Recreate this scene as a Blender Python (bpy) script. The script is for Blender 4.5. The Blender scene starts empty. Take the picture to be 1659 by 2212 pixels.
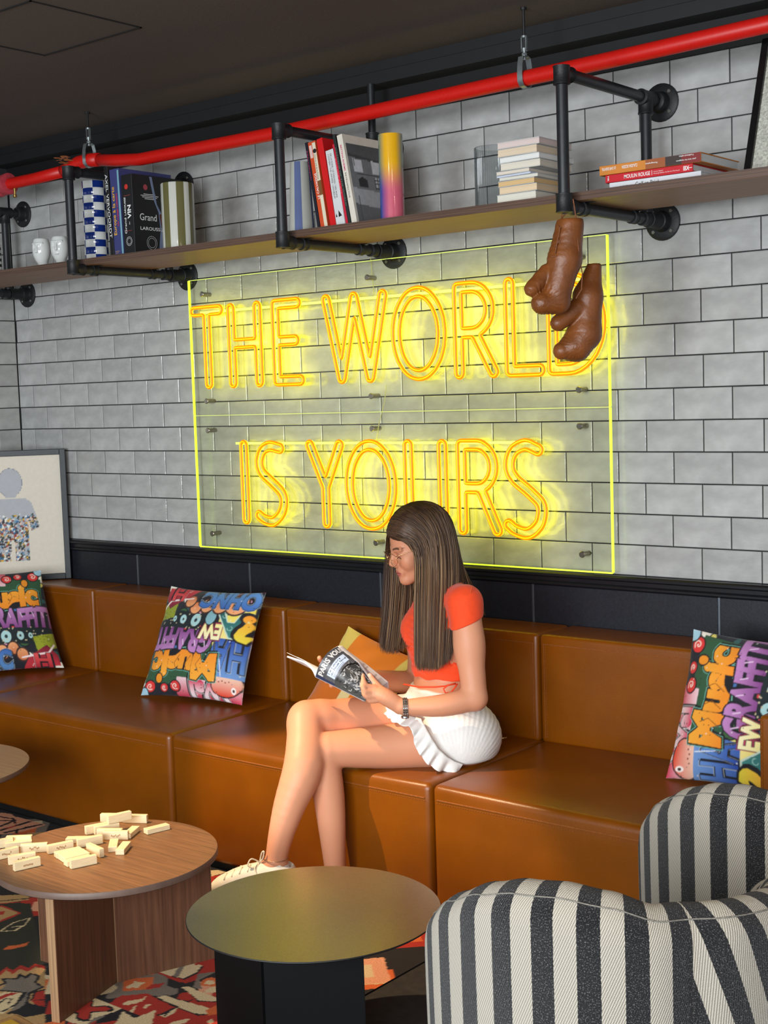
import bpy, math, random
import numpy as np
from mathutils import Vector, Matrix
random.seed(7)
SC = bpy.context.scene
COL = SC.collection
# ------------------------------------------------------------------ camera
CAM_R = ((0.776893974, 0.628797799, -0.0323895134), (0.029298105, -0.087488981, -0.995734553), (-0.628949421, 0.772631222, -0.086392246))
cam_d = bpy.data.cameras.new('camera')
cam = bpy.data.objects.new('camera', cam_d)
COL.objects.link(cam)
m = Matrix((CAM_R[0], [-x for x in CAM_R[1]], [-x for x in CAM_R[2]])).transposed().to_4x4()
m.translation = (5.10379, -4.03739, 1.63278)
cam.matrix_world = m
cam_d.sensor_fit = 'VERTICAL'
cam_d.sensor_height = 36.0
cam_d.lens = 36.0 * 2968.35 / 2212.0
cam_d.clip_start = 0.05
SC.camera = cam
# ------------------------------------------------------------------ light and exposure
SC.view_settings.view_transform = 'Standard'
SC.view_settings.look = 'None'
SC.view_settings.gamma = 1.0
SC.view_settings.use_curve_mapping = False
SC.view_settings.exposure = 0.0
SC.cycles.use_denoising = True
SC.cycles.max_bounces = 8
SC.cycles.transparent_max_bounces = 16
SC.cycles.sample_clamp_indirect = 4.0
SC.cycles.caustics_reflective = False
SC.cycles.caustics_refractive = False
world = bpy.data.worlds.new('daylight')
SC.world = world
world.use_nodes = True
bg = world.node_tree.nodes['Background']
bg.inputs[0].default_value = (0.86, 0.93, 1.0, 1)
bg.inputs[1].default_value = 0.66
def lamp(name, kind, loc, target, energy, color, **kw):
    d = bpy.data.lights.new(name, kind)
    d.energy = energy
    d.color = color
    for k, v in kw.items():
        setattr(d, k, v)
    o = bpy.data.objects.new(name, d)
    COL.objects.link(o)
    o.location = loc
    o.rotation_euler = (Vector(target) - Vector(loc)).to_track_quat('-Z', 'Y').to_euler()
    return o
# main lamp: daylight from the glazed front of the lounge, behind and to the right of the camera
lamp('window_daylight', 'AREA', (4.6, -6.6, 1.75), (2.2, 0.0, 1.3), 370, (0.93, 0.96, 1.0), shape='RECTANGLE', size=4.6, size_y=2.0)
lamp('left_wall_fill', 'AREA', (2.6, -5.6, 1.7), (-0.41, -0.3, 1.6), 70, (0.84, 0.97, 1.0), shape='RECTANGLE', size=1.2, size_y=1.8)  # added cool fill lamp, no window there; aimed to brighten the left wall
# halogen downlights of the ceiling
lamp('downlight_warm', 'SPOT', (1.30, -2.25, 2.76), (2.30, -1.10, 0.15), 520, (1.0, 0.70, 0.42), spot_size=math.radians(31), spot_blend=0.35, shadow_soft_size=0.02)
for _k, (_x, _y) in enumerate(((4.35, -2.5), (3.0, -3.0), (5.6, -2.2))):
    lamp('downlight_small', 'AREA', (_x, _y, 2.79), (_x, _y, 0.0), 7, (1.0, 0.80, 0.58), shape='DISK', size=0.09)
# ------------------------------------------------------------------ helpers
def s2l(c):
    return tuple((x / 12.92 if x <= 0.04045 else ((x + 0.055) / 1.055) ** 2.4) for x in c[:3])
def rgb(r, g, b):
    return s2l((r / 255.0, g / 255.0, b / 255.0))
MATS = {}
def mat(name, color=(0.5, 0.5, 0.5), rough=0.5, metal=0.0, emit=None, strength=0.0, coat=0.0, sheen=0.0, spec=None, trans=0.0, ior=1.45,
        noise=None, bump=None, attr=None, objrand=0.0, sss=0.0):
    """noise=(scale, amount, (stretch xyz)); bump=(scale, strength, distance, (stretch)); attr = colour attribute used as base colour"""
    if name in MATS:
        return MATS[name]
    M = bpy.data.materials.new(name)
    M.use_nodes = True
    nt = M.node_tree
    P = nt.nodes['Principled BSDF']
    P.inputs['Base Color'].default_value = (*color, 1)
    P.inputs['Roughness'].default_value = rough
    P.inputs['Metallic'].default_value = metal
    P.inputs['IOR'].default_value = ior
    P.inputs['Transmission Weight'].default_value = trans
    P.inputs['Coat Weight'].default_value = coat
    P.inputs['Coat Roughness'].default_value = 0.08
    P.inputs['Sheen Weight'].default_value = sheen
    if sss:
        P.inputs['Subsurface Weight'].default_value = sss
        P.inputs['Subsurface Radius'].default_value = (0.012, 0.004, 0.002)
        P.inputs['Subsurface Scale'].default_value = 1.0
    if spec is not None:
        P.inputs['Specular IOR Level'].default_value = spec
    if emit:
        P.inputs['Emission Color'].default_value = (*emit, 1)
        P.inputs['Emission Strength'].default_value = strength
    L = nt.links
    src = None
    if attr:
        a = nt.nodes.new('ShaderNodeAttribute')
        a.attribute_name = attr
        src = a.outputs['Color']
    if noise or bump:
        tc = nt.nodes.new('ShaderNodeTexCoord')
    def noise_node(scale, stretch, detail=4.0):
        mp = nt.nodes.new('ShaderNodeMapping')
        mp.inputs['Scale'].default_value = stretch
        L.new(tc.outputs['Object'], mp.inputs['Vector'])
        n = nt.nodes.new('ShaderNodeTexNoise')
        n.inputs['Scale'].default_value = scale
        n.inputs['Detail'].default_value = detail
        L.new(mp.outputs['Vector'], n.inputs['Vector'])
        return n
    if noise:
        n = noise_node(noise[0], noise[2] if len(noise) > 2 else (1, 1, 1))
        mr = nt.nodes.new('ShaderNodeMapRange')
        mr.inputs['From Min'].default_value = 0.3
        mr.inputs['From Max'].default_value = 0.7
        mr.inputs['To Min'].default_value = 1.0 - noise[1]
        mr.inputs['To Max'].default_value = 1.0 + noise[1]
        L.new(n.outputs['Fac'], mr.inputs['Value'])
        mul = nt.nodes.new('ShaderNodeVectorMath')
        mul.operation = 'SCALE'
        if src:
            L.new(src, mul.inputs[0])
        else:
            mul.inputs[0].default_value = color
        L.new(mr.outputs['Result'], mul.inputs['Scale'])
        src = mul.outputs['Vector']
    if objrand:
        oi = nt.nodes.new('ShaderNodeObjectInfo')
        mr = nt.nodes.new('ShaderNodeMapRange')
        mr.inputs['To Min'].default_value = 1.0 - objrand
        mr.inputs['To Max'].default_value = 1.0 + objrand
        L.new(oi.outputs['Random'], mr.inputs['Value'])
        mul = nt.nodes.new('ShaderNodeVectorMath')
        mul.operation = 'SCALE'
        if src:
            L.new(src, mul.inputs[0])
        else:
            mul.inputs[0].default_value = color
        L.new(mr.outputs['Result'], mul.inputs['Scale'])
        src = mul.outputs['Vector']
    if src:
        L.new(src, P.inputs['Base Color'])
    if bump:
        n = noise_node(bump[0], bump[3] if len(bump) > 3 else (1, 1, 1), 3.0)
        b = nt.nodes.new('ShaderNodeBump')
        b.inputs['Strength'].default_value = bump[1]
        b.inputs['Distance'].default_value = bump[2]
        L.new(n.outputs['Fac'], b.inputs['Height'])
        L.new(b.outputs['Normal'], P.inputs['Normal'])
    MATS[name] = M
    return M
def tag(o, label=None, cat=None, group=None, kind=None):
    if label: o['label'] = label
    if cat: o['category'] = cat
    if group: o['group'] = group
    if kind: o['kind'] = kind
    return o
def thing(name, label, cat, loc=(0, 0, 0), rotz=0.0, group=None):
    o = bpy.data.objects.new(name, None)
    o.empty_display_size = 0.05
    COL.objects.link(o)
    o.location = loc
    o.rotation_euler = (0, 0, rotz)
    return tag(o, label, cat, group)
class MB:
    """collects simple solids into one mesh"""
    def __init__(s):
        s.v = []; s.f = []; s.mi = []; s.cur = 0
    def add(s, vs, fs):
        k = len(s.v)
        s.v.extend([tuple(map(float, p)) for p in vs])
        for q in fs:
            s.f.append(tuple(i + k for i in q)); s.mi.append(s.cur)
        return s
    def mat(s, i):
        s.cur = i
        return s
    def box(s, x0, x1, y0, y1, z0, z1, bev=0.0):
        return s.obox(((x0 + x1) / 2, (y0 + y1) / 2, (z0 + z1) / 2), (abs(x1 - x0) / 2, abs(y1 - y0) / 2, abs(z1 - z0) / 2), None, bev)
    def obox(s, c, h, R=None, bev=0.0):
        hx, hy, hz = h
        if bev <= 0:
            vs = [(x * hx, y * hy, z * hz) for x in (-1, 1) for y in (-1, 1) for z in (-1, 1)]
            fs = [(0, 1, 3, 2), (4, 6, 7, 5), (0, 4, 5, 1), (2, 3, 7, 6), (0, 2, 6, 4), (1, 5, 7, 3)]
        else:
            b = min(bev, hx * .95, hy * .95, hz * .95)
            vs = []; idx = {}
            for x in (-1, 1):
                for y in (-1, 1):
                    for z in (-1, 1):
                        for ax in range(3):
                            p = [x * (hx - b), y * (hy - b), z * (hz - b)]
                            p[ax] = (x * hx, y * hy, z * hz)[ax]
                            idx[(x, y, z, ax)] = len(vs); vs.append(tuple(p))
            fs = []
            def face(ids, n):
                P = [Vector(vs[i]) for i in ids]
                cc = sum(P, Vector()) / len(P)
                nn = Vector(n).normalized()
                a = (P[0] - cc).normalized(); b2 = nn.cross(a)
                ids = sorted(ids, key=lambda i: math.atan2((Vector(vs[i]) - cc).dot(b2), (Vector(vs[i]) - cc).dot(a)))
                fs.append(tuple(ids))
            for ax in range(3):
                for sg in (-1, 1):
                    ids = [idx[k] for k in idx if k[3] == ax and k[ax] == sg]
                    n = [0, 0, 0]; n[ax] = sg; face(ids, n)
            for ax in range(3):
                o1, o2 = [a for a in range(3) if a != ax]
                for s1 in (-1, 1):
                    for s2 in (-1, 1):
                        ids = [idx[k] for k in idx if k[o1] == s1 and k[o2] == s2 and k[3] in (o1, o2)]
                        n = [0, 0, 0]; n[o1] = s1; n[o2] = s2; face(ids, n)
            for x in (-1, 1):
                for y in (-1, 1):
                    for z in (-1, 1):
                        face([idx[(x, y, z, a)] for a in range(3)], (x, y, z))
        c = Vector(c)
        out = []
        for p in vs:
            p = Vector(p)
            if R is not None: p = R @ p
            out.append(p + c)
        return s.add(out, fs)
    def rbox(s, c, h, r, R=None, n=3, fn=None, sub=1):
        """box with rounded edges of radius r"""
        hx, hy, hz = h
        r = min(r, hx, hy, hz)
        def coords(hh):
            a = [-hh + r * (1 - math.cos(math.pi / 2 * k / n)) for k in range(n + 1)]
            if hh - r > 1e-6:
                mid = [-(hh - r) + 2 * (hh - r) * k / sub for k in range(1, sub)]
                return a + mid + [-x for x in reversed(a)]
            return a[:-1] + [0] + [-x for x in reversed(a[:-1])]
        X, Y, Z = coords(hx), coords(hy), coords(hz)
        ids = {}; vs = []; fs = []
        def vid(p):
            k = (round(p[0], 6), round(p[1], 6), round(p[2], 6))
            if k in ids: return ids[k]
            q = Vector(p)
            core = Vector((max(-hx + r, min(hx - r, q.x)), max(-hy + r, min(hy - r, q.y)), max(-hz + r, min(hz - r, q.z))))
            d = q - core
            if d.length > 1e-9: q = core + d.normalized() * r
            ids[k] = len(vs); vs.append(q)
            return ids[k]
        for (A, B, mk, flip) in ((X, Y, lambda a, b: (a, b, hz), 0), (X, Y, lambda a, b: (a, b, -hz), 1), (Y, Z, lambda a, b: (hx, a, b), 0),
                                 (Y, Z, lambda a, b: (-hx, a, b), 1), (Z, X, lambda a, b: (b, hy, a), 0), (Z, X, lambda a, b: (b, -hy, a), 1)):
            for i in range(len(A) - 1):
                for j in range(len(B) - 1):
                    q = [vid(mk(A[i], B[j])), vid(mk(A[i + 1], B[j])), vid(mk(A[i + 1], B[j + 1])), vid(mk(A[i], B[j + 1]))]
                    q2 = []
                    for t in q:
                        if t not in q2: q2.append(t)
                    if len(q2) < 3: continue
                    fs.append(tuple(reversed(q2)) if flip else tuple(q2))
        c = Vector(c)
        out = []
        for p in vs:
            if fn: p = Vector(fn(p))
            out.append((R @ p if R is not None else p) + c)
        return s.add(out, fs)
    def tube(s, pts, r, seg=8, closed=False, caps=True, rr=None):
        P = [Vector(p) for p in pts]
        n = len(P)
        rad = rr if rr else [r] * n
        prev = None; rings = []
        for i in range(n):
            if closed: t = P[(i + 1) % n] - P[i - 1]
            else: t = P[min(i + 1, n - 1)] - P[max(i - 1, 0)]
            if t.length < 1e-9: t = Vector((0, 0, 1))
            t.normalize()
            if prev is None:
                u = t.orthogonal().normalized()
            else:
                u = prev - t * prev.dot(t)
                if u.length < 1e-6: u = t.orthogonal()
                u.normalize()
            prev = u
            w = t.cross(u)
            rings.append([P[i] + (u * math.cos(2 * math.pi * k / seg) + w * math.sin(2 * math.pi * k / seg)) * rad[i] for k in range(seg)])
        if closed:
            # minimise twist between the last and first ring
            best = min(range(seg), key=lambda o: sum((rings[-1][k] - rings[0][(k + o) % seg]).length for k in range(seg)))
        vs = [p for R_ in rings for p in R_]
        fs = []
        for i in range(n - 1):
            for k in range(seg):
                fs.append((i * seg + k, i * seg + (k + 1) % seg, (i + 1) * seg + (k + 1) % seg, (i + 1) * seg + k))
        if closed:
            i = n - 1
            for k in range(seg):
                fs.append((i * seg + k, i * seg + (k + 1) % seg, (k + 1 + best) % seg, (k + best) % seg))
        elif caps:
            fs.append(tuple(reversed(range(seg))))
            fs.append(tuple((n - 1) * seg + k for k in range(seg)))
        return s.add(vs, fs)
    def lathe(s, prof, c=(0, 0, 0), R=None, seg=24, cap0=True, cap1=True):
        """prof: [(radius, height)] about the local z axis"""
        vs = []; fs = []
        c = Vector(c)
        for (r, z) in prof:
            for k in range(seg):
                p = Vector((r * math.cos(2 * math.pi * k / seg), r * math.sin(2 * math.pi * k / seg), z))
                vs.append((R @ p if R is not None else p) + c)
        for i in range(len(prof) - 1):
            for k in range(seg):
                fs.append((i * seg + k, i * seg + (k + 1) % seg, (i + 1) * seg + (k + 1) % seg, (i + 1) * seg + k))
        if cap0: fs.append(tuple(reversed(range(seg))))
        if cap1: fs.append(tuple((len(prof) - 1) * seg + k for k in range(seg)))
        return s.add(vs, fs)
    def cyl(s, a, b, r, seg=16, bev=0.0):
        a = Vector(a); b = Vector(b)
        R = (b - a).to_track_quat('Z', 'Y').to_matrix()
        L = (b - a).length
        pr = [(r, 0), (r, L)] if bev <= 0 else [(r - bev, 0), (r, bev), (r, L - bev), (r - bev, L)]
        return s.lathe(pr, a, R, seg)
    def ball(s, c, r, seg=12, R=None):
        rx, ry, rz = r if isinstance(r, (tuple, list)) else (r, r, r)
        c = Vector(c); vs = []; fs = []
        n = seg // 2
        for i in range(1, n):
            th = math.pi * i / n
            for k in range(seg):
                ph = 2 * math.pi * k / seg
                p = Vector((rx * math.sin(th) * math.cos(ph), ry * math.sin(th) * math.sin(ph), rz * math.cos(th)))
                vs.append((R @ p if R is not None else p) + c)
        top = len(vs); p = Vector((0, 0, rz)); vs.append((R @ p if R is not None else p) + c)
        bot = len(vs); p = Vector((0, 0, -rz)); vs.append((R @ p if R is not None else p) + c)
        for i in range(n - 2):
            for k in range(seg):
                fs.append((i * seg + k, (i + 1) * seg + k, (i + 1) * seg + (k + 1) % seg, i * seg + (k + 1) % seg))
        for k in range(seg):
            fs.append((top, k, (k + 1) % seg))
            fs.append((bot, (n - 2) * seg + (k + 1) % seg, (n - 2) * seg + k))
        return s.add(vs, fs)
    def grid(s, fn, nu, nv, wrapu=False):
        vs = []; fs = []
        for j in range(nv + 1):
            for i in range(nu if wrapu else nu + 1):
                vs.append(fn(i / nu, j / nv))
        w = nu if wrapu else nu + 1
        for j in range(nv):
            for i in range(nu):
                a = j * w + i; b = j * w + (i + 1) % w
                fs.append((a, b, b + w, a + w))
        return s.add(vs, fs)
    def prism(s, pts, depth, M):
        """closed polygon in local xy extruded along local z by depth, placed with matrix M"""
        n = len(pts)
        vs = [M @ Vector((p[0], p[1], 0)) for p in pts] + [M @ Vector((p[0], p[1], depth)) for p in pts]
        fs = [tuple(reversed(range(n))), tuple(range(n, 2 * n))]
        for i in range(n):
            j = (i + 1) % n
            fs.append((i, j, n + j, n + i))
        return s.add(vs, fs)
    def build(s, name, mats, parent=None, smooth=False, loc=None, colors=None, world=False):
        me = bpy.data.meshes.new(name)
        v = s.v
        off = Vector((0, 0, 0))
        if loc is not None: off = Vector(loc)
        elif parent is not None and world: off = root_offset(parent)
        if off.length > 0:
            v = [(p[0] - off.x, p[1] - off.y, p[2] - off.z) for p in v]
        me.from_pydata(v, [], s.f)
        if not isinstance(mats, (list, tuple)): mats = [mats]
        for M in mats: me.materials.append(M)
        if len(mats) > 1: me.polygons.foreach_set('material_index', s.mi)
        if smooth:
            me.polygons.foreach_set('use_smooth', [True] * len(me.polygons))
            if isinstance(smooth, (int, float)) and not isinstance(smooth, bool):
                me.set_sharp_from_angle(angle=math.radians(smooth))
        if colors is not None:
            a = me.color_attributes.new('print', 'FLOAT_COLOR', 'POINT')
            c4 = np.ones((len(colors), 4), np.float32)
            c4[:, :3] = colors
            a.data.foreach_set('color', c4.ravel())
        me.update()
        o = bpy.data.objects.new(name, me)
        COL.objects.link(o)
        if loc is not None: o.location = loc
        if parent is not None: o.parent = parent
        return o
def root_offset(o):
    off = Vector((0, 0, 0))
    while o is not None:
        off += o.location
        o = o.parent
    return off
def copy_tree(o, parent=None):
    c = o.copy()
    COL.objects.link(c)
    if parent is not None: c.parent = parent
    for ch in [x for x in bpy.data.objects if x.parent == o]:
        copy_tree(ch, c)
    return c
TEXT_CACHE = {}
def text_shape(body, offset=0.0, spacing=1.0):
    """triangulated outline of a word, height of capitals about 0.7, origin at its lower left"""
    key = (body, offset, spacing)
    if key in TEXT_CACHE: return TEXT_CACHE[key]
    cu = bpy.data.curves.new('t', 'FONT')
    cu.body = body
    cu.size = 1.0
    cu.offset = offset
    cu.space_character = spacing
    cu.resolution_u = 3
    o = bpy.data.objects.new('t', cu)
    COL.objects.link(o)
    dg = bpy.context.evaluated_depsgraph_get()
    dg.update()
    me = o.evaluated_get(dg).to_mesh()
    me.calc_loop_triangles()
    V = np.array([v.co[:2] for v in me.vertices], float).reshape(-1, 2)
    T = np.array([t.vertices[:] for t in me.loop_triangles], int).reshape(-1, 3)
    o.evaluated_get(dg).to_mesh_clear()
    bpy.data.objects.remove(o)
    bpy.data.curves.remove(cu)
    TEXT_CACHE[key] = (V, T)
    return V, T
def text_on(mb, body, origin, xdir, ydir, height, width=None, offset=0.0, spacing=1.0, lift=0.0006, center=False):
    """flat lettering: origin = lower left of the word, xdir / ydir unit vectors, height of capitals in metres"""
    V, T = text_shape(body, offset, spacing)
    if len(V) == 0: return mb
    x0, x1 = V[:, 0].min(), V[:, 0].max()
    sc = height / 0.70
    sx = sc if width is None else width / (x1 - x0)
    o = Vector(origin); xd = Vector(xdir).normalized(); yd = Vector(ydir).normalized()
    n = xd.cross(yd)
    sh = (x0 + x1) / 2 if center else x0
    mb.add([o + xd * (v[0] - sh) * sx + yd * v[1] * sc + n * lift for v in V], [tuple(t) for t in T])
    return mb
# ------------------------------------------------------------------ smooth solids from distance fields (surface nets)
def d_cone(P, a, b, ra, rb):
    """capsule tapering from ra at a to rb at b"""
    a = np.array(a, np.float32); b = np.array(b, np.float32); d = b - a
    t = np.clip(((P - a) @ d) / max(float(d @ d), 1e-12), 0, 1)
    return np.linalg.norm(P - (a + t[:, None] * d), axis=1) - (ra + (rb - ra) * t)
def d_ell(P, c, r, R=None):
    """ellipsoid; R rows are its axes"""
    q = P - np.array(c, np.float32)
    if R is not None: q = q @ np.array(R, np.float32).T
    r = np.array(r, np.float32)
    k0 = np.linalg.norm(q / r, axis=1); k1 = np.linalg.norm(q / (r * r), axis=1)
    return k0 * (k0 - 1.0) / np.maximum(k1, 1e-9)
def d_box(P, c, h, r, R=None):
    q = P - np.array(c, np.float32)
    if R is not None: q = q @ np.array(R, np.float32).T
    q = np.abs(q) - (np.array(h, np.float32) - r)
    return np.linalg.norm(np.maximum(q, 0), axis=1) + np.minimum(q.max(1), 0) - r
def smin(a, b, k):
    h = np.clip(0.5 + 0.5 * (b - a) / k, 0, 1)
    return b + (a - b) * h - k * h * (1 - h)
def smax(a, b, k):
    return -smin(-a, -b, k)
def snet(fn, lo, hi, h, slack=1.4):
    lo = np.array(lo, np.float32); hi = np.array(hi, np.float32)
    B = 6
    n = (np.ceil((hi - lo) / (h * B)).astype(int)) * B + 1
    nb = (n - 1) // B
    # coarse pass: block centres
    g = [lo[i] + (np.arange(nb[i]) + 0.5) * B * h for i in range(3)]
    C = np.stack(np.meshgrid(*g, indexing='ij'), -1).reshape(-1, 3).astype(np.float32)
    dc = fn(C).reshape(nb)
    act = np.abs(dc) < B * h * slack
    D = np.where(dc < 0, -1.0, 1.0).astype(np.float32)
    D = np.repeat(np.repeat(np.repeat(D, B, 0), B, 1), B, 2)
    D = np.pad(D, ((0, 1), (0, 1), (0, 1)), mode='edge')
    A = np.repeat(np.repeat(np.repeat(act, B, 0), B, 1), B, 2)
    M = np.zeros(n, bool)
    for dx in (0, 1):
        for dy in (0, 1):
            for dz in (0, 1):
                M[dx:dx + n[0] - 1, dy:dy + n[1] - 1, dz:dz + n[2] - 1] |= A
    idx = np.argwhere(M)
    for k in range(0, len(idx), 400000):
        I = idx[k:k + 400000]
        D[I[:, 0], I[:, 1], I[:, 2]] = fn((lo + I * h).astype(np.float32))
    S = D < 0
    cnt = np.zeros(n - 1, np.int8)
    corners = [(a, b, c) for a in (0, 1) for b in (0, 1) for c in (0, 1)]
    for (a, b, c) in corners: cnt += S[a:a + n[0] - 1, b:b + n[1] - 1, c:c + n[2] - 1]
    cells = np.argwhere((cnt > 0) & (cnt < 8))
    flat = (cells[:, 0] * (n[1] - 1) + cells[:, 1]) * (n[2] - 1) + cells[:, 2]
    acc = np.zeros((len(cells), 3), np.float32); num = np.zeros(len(cells), np.float32)
    dv = {c: D[cells[:, 0] + c[0], cells[:, 1] + c[1], cells[:, 2] + c[2]] for c in corners}
    for c in corners:
        for ax in range(3):
            if c[ax] == 0:
                c2 = list(c); c2[ax] = 1; c2 = tuple(c2)
                d0, d1 = dv[c], dv[c2]
                m_ = (d0 < 0) != (d1 < 0)
                t = np.where(m_, d0 / np.where(np.abs(d0 - d1) < 1e-12, 1, d0 - d1), 0)
                p = np.zeros((len(cells), 3), np.float32); p[:] = c; p[:, ax] += t
                acc += p * m_[:, None]; num += m_
    V = lo + (cells + acc / num[:, None]) * h
    quads = []
    for ax in range(3):
        o1, o2 = [(1, 2), (2, 0), (0, 1)][ax]
        sl0 = [slice(None)] * 3; sl1 = [slice(None)] * 3
        sl0[ax] = slice(0, n[ax] - 1); sl1[ax] = slice(1, n[ax])
        ch = S[tuple(sl0)] != S[tuple(sl1)]
        E_ = np.argwhere(ch)
        ok = (E_[:, o1] > 0) & (E_[:, o1] < n[o1] - 1) & (E_[:, o2] > 0) & (E_[:, o2] < n[o2] - 1)
        E_ = E_[ok]
        if not len(E_): continue
        neg = S[E_[:, 0], E_[:, 1], E_[:, 2]]
        q = []
        for (u, v) in ((0, 0), (-1, 0), (-1, -1), (0, -1)):
            c = E_.copy(); c[:, o1] += u; c[:, o2] += v
            q.append(np.searchsorted(flat, (c[:, 0] * (n[1] - 1) + c[:, 1]) * (n[2] - 1) + c[:, 2]))
        q = np.stack(q, 1)
        q[~neg] = q[~neg][:, ::-1]
        quads.append(q)
    Q = np.concatenate(quads)
    # two light smoothing passes
    for _ in range(2):
        s = np.zeros_like(V); w = np.zeros(len(V), np.float32)
        for k in range(4):
            a, b = Q[:, k], Q[:, (k + 1) % 4]
            np.add.at(s, a, V[b]); np.add.at(w, a, 1)
        V = V * 0.5 + 0.5 * s / np.maximum(w, 1)[:, None]
    return V, Q
def np_mesh(name, V, F, mats, parent=None, smooth=True, colors=None, loc=None, world=True):
    """V (n,3) world coordinates, F (m,4) or (m,3)"""
    V = np.asarray(V, np.float32); F = np.asarray(F, np.int32)
    used = np.unique(F)
    if len(used) < len(V):
        remap = np.zeros(len(V), np.int32); remap[used] = np.arange(len(used))
        V = V[used]; F = remap[F]
        if colors is not None: colors = np.asarray(colors)[used]
    off = Vector((0, 0, 0))
    if loc is not None: off = Vector(loc)
    elif parent is not None and world: off = root_offset(parent)
    V = V - np.array(off[:], np.float32)
    me = bpy.data.meshes.new(name)
    k = F.shape[1]
    me.vertices.add(len(V)); me.loops.add(F.size); me.polygons.add(len(F))
    me.vertices.foreach_set('co', V.ravel())
    me.loops.foreach_set('vertex_index', F.ravel())
    me.polygons.foreach_set('loop_start', np.arange(len(F), dtype=np.int32) * k)
    me.polygons.foreach_set('use_smooth', np.full(len(F), bool(smooth)))
    if not isinstance(mats, (list, tuple)): mats = [mats]
    for M in mats: me.materials.append(M)
    if colors is not None:
        a = me.color_attributes.new('print', 'FLOAT_COLOR', 'POINT')
        c4 = np.ones((len(V), 4), np.float32); c4[:, :3] = colors
        a.data.foreach_set('color', c4.ravel())
    me.update(calc_edges=True)
    me.validate()
    o = bpy.data.objects.new(name, me)
    COL.objects.link(o)
    if loc is not None: o.location = loc
    if parent is not None: o.parent = parent
    return o
# ------------------------------------------------------------------ flat prints: painted into per-vertex colours
class Canvas:
    def __init__(s, n, m, bg):
        s.n, s.m = n, m
        s.a = np.zeros((m, n, 3), np.float32); s.a[:] = bg
        s.x, s.y = np.meshgrid((np.arange(n) + .5) / n, (np.arange(m) + .5) / m)
    def _win(s, x0, x1, y0, y1):
        i0, i1 = max(0, int(x0 * s.n) - 1), min(s.n, int(x1 * s.n) + 2)
        j0, j1 = max(0, int(y0 * s.m) - 1), min(s.m, int(y1 * s.m) + 2)
        return slice(j0, max(j0, j1)), slice(i0, max(i0, i1))
    def poly(s, pts, col, col2=None):
        P = np.array(pts, float)
        w = s._win(P[:, 0].min(), P[:, 0].max(), P[:, 1].min(), P[:, 1].max())
        X, Y = s.x[w], s.y[w]
        ins = np.zeros(X.shape, bool)
        for (a, b) in zip(P, np.roll(P, -1, 0)):
            if a[1] == b[1]: continue
            c = ((a[1] > Y) != (b[1] > Y)) & (X < (b[0] - a[0]) * (Y - a[1]) / (b[1] - a[1]) + a[0])
            ins ^= c
        s._put(w, ins, col, col2, P[:, 1].min(), P[:, 1].max(), Y)
    def _put(s, w, ins, col, col2, y0, y1, Y):
        if col2 is None: s.a[w][ins] = col
        else:
            t = np.clip((Y[ins] - y0) / max(y1 - y0, 1e-6), 0, 1)[:, None]
            s.a[w][ins] = np.array(col) * (1 - t) + np.array(col2) * t
    def ell(s, cx, cy, rx, ry, col, col2=None, rot=0.0):
        r = max(rx, ry)
        w = s._win(cx - r, cx + r, cy - r, cy + r)
        X, Y = s.x[w] - cx, s.y[w] - cy
        c, d = math.cos(rot), math.sin(rot)
        ins = ((X * c + Y * d) / rx) ** 2 + ((-X * d + Y * c) / ry) ** 2 < 1
        s._put(w, ins, col, col2, cy - ry, cy + ry, s.y[w])
    def line(s, pts, wd, col):
        for a, b in zip(pts[:-1], pts[1:]):
            w = s._win(min(a[0], b[0]) - wd, max(a[0], b[0]) + wd, min(a[1], b[1]) - wd, max(a[1], b[1]) + wd)
            P = np.stack([s.x[w], s.y[w]], -1)
            s.a[w][seg_dist2(P, a, b) < wd / 2] = col
    def text(s, body, x, y, w_, h_, col, col2=None, offset=0.0, shear=0.0, wob=0.0):
        V, T = text_shape(body, offset)
        base, _ = text_shape(body, 0.0)
        x0, x1 = base[:, 0].min(), base[:, 0].max(); y0, y1 = base[:, 1].min(), base[:, 1].max()
        U = (V[:, 0] - x0) / (x1 - x0); W = (V[:, 1] - y0) / (y1 - y0)
        px = x + U * w_ + W * h_ * shear
        py = y + W * h_ + wob * np.sin(U * 9)
        for t in T:
            X3, Y3 = px[t], py[t]
            w = s._win(X3.min(), X3.max(), Y3.min(), Y3.max())
            X, Y = s.x[w], s.y[w]
            if X.size == 0: continue
            d = (X3[1] - X3[0]) * (Y3[2] - Y3[0]) - (X3[2] - X3[0]) * (Y3[1] - Y3[0])
            if abs(d) < 1e-12: continue
            l1 = ((X - X3[0]) * (Y3[2] - Y3[0]) - (X3[2] - X3[0]) * (Y - Y3[0])) / d
            l2 = ((X3[1] - X3[0]) * (Y - Y3[0]) - (X - X3[0]) * (Y3[1] - Y3[0])) / d
            ins = (l1 >= -1e-3) & (l2 >= -1e-3) & (l1 + l2 <= 1.001)
            s._put(w, ins, col, col2, y, y + h_, Y)
    def sample(s, u, v):
        i = np.clip((np.asarray(u) * s.n).astype(int), 0, s.n - 1); j = np.clip((np.asarray(v) * s.m).astype(int), 0, s.m - 1)
        return s.a[j, i]
def seg_dist2(P, a, b):
    a = np.array(a); b = np.array(b); d = b - a
    t = np.clip(((P - a) @ d) / max(float(d @ d), 1e-12), 0, 1)
    return np.linalg.norm(P - (a + t[..., None] * d), axis=-1)
def vnoise(P, f, seed=0):
    """cheap smooth noise in [-1,1] from sines"""
    r = np.random.RandomState(seed)
    out = np.zeros(len(P), np.float32)
    for k in range(5):
        d = r.normal(size=3); d /= np.linalg.norm(d)
        out += np.sin(P @ d * f * (0.7 + 0.25 * k) + r.uniform(0, 6.28))
    return out / 3.2
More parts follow.
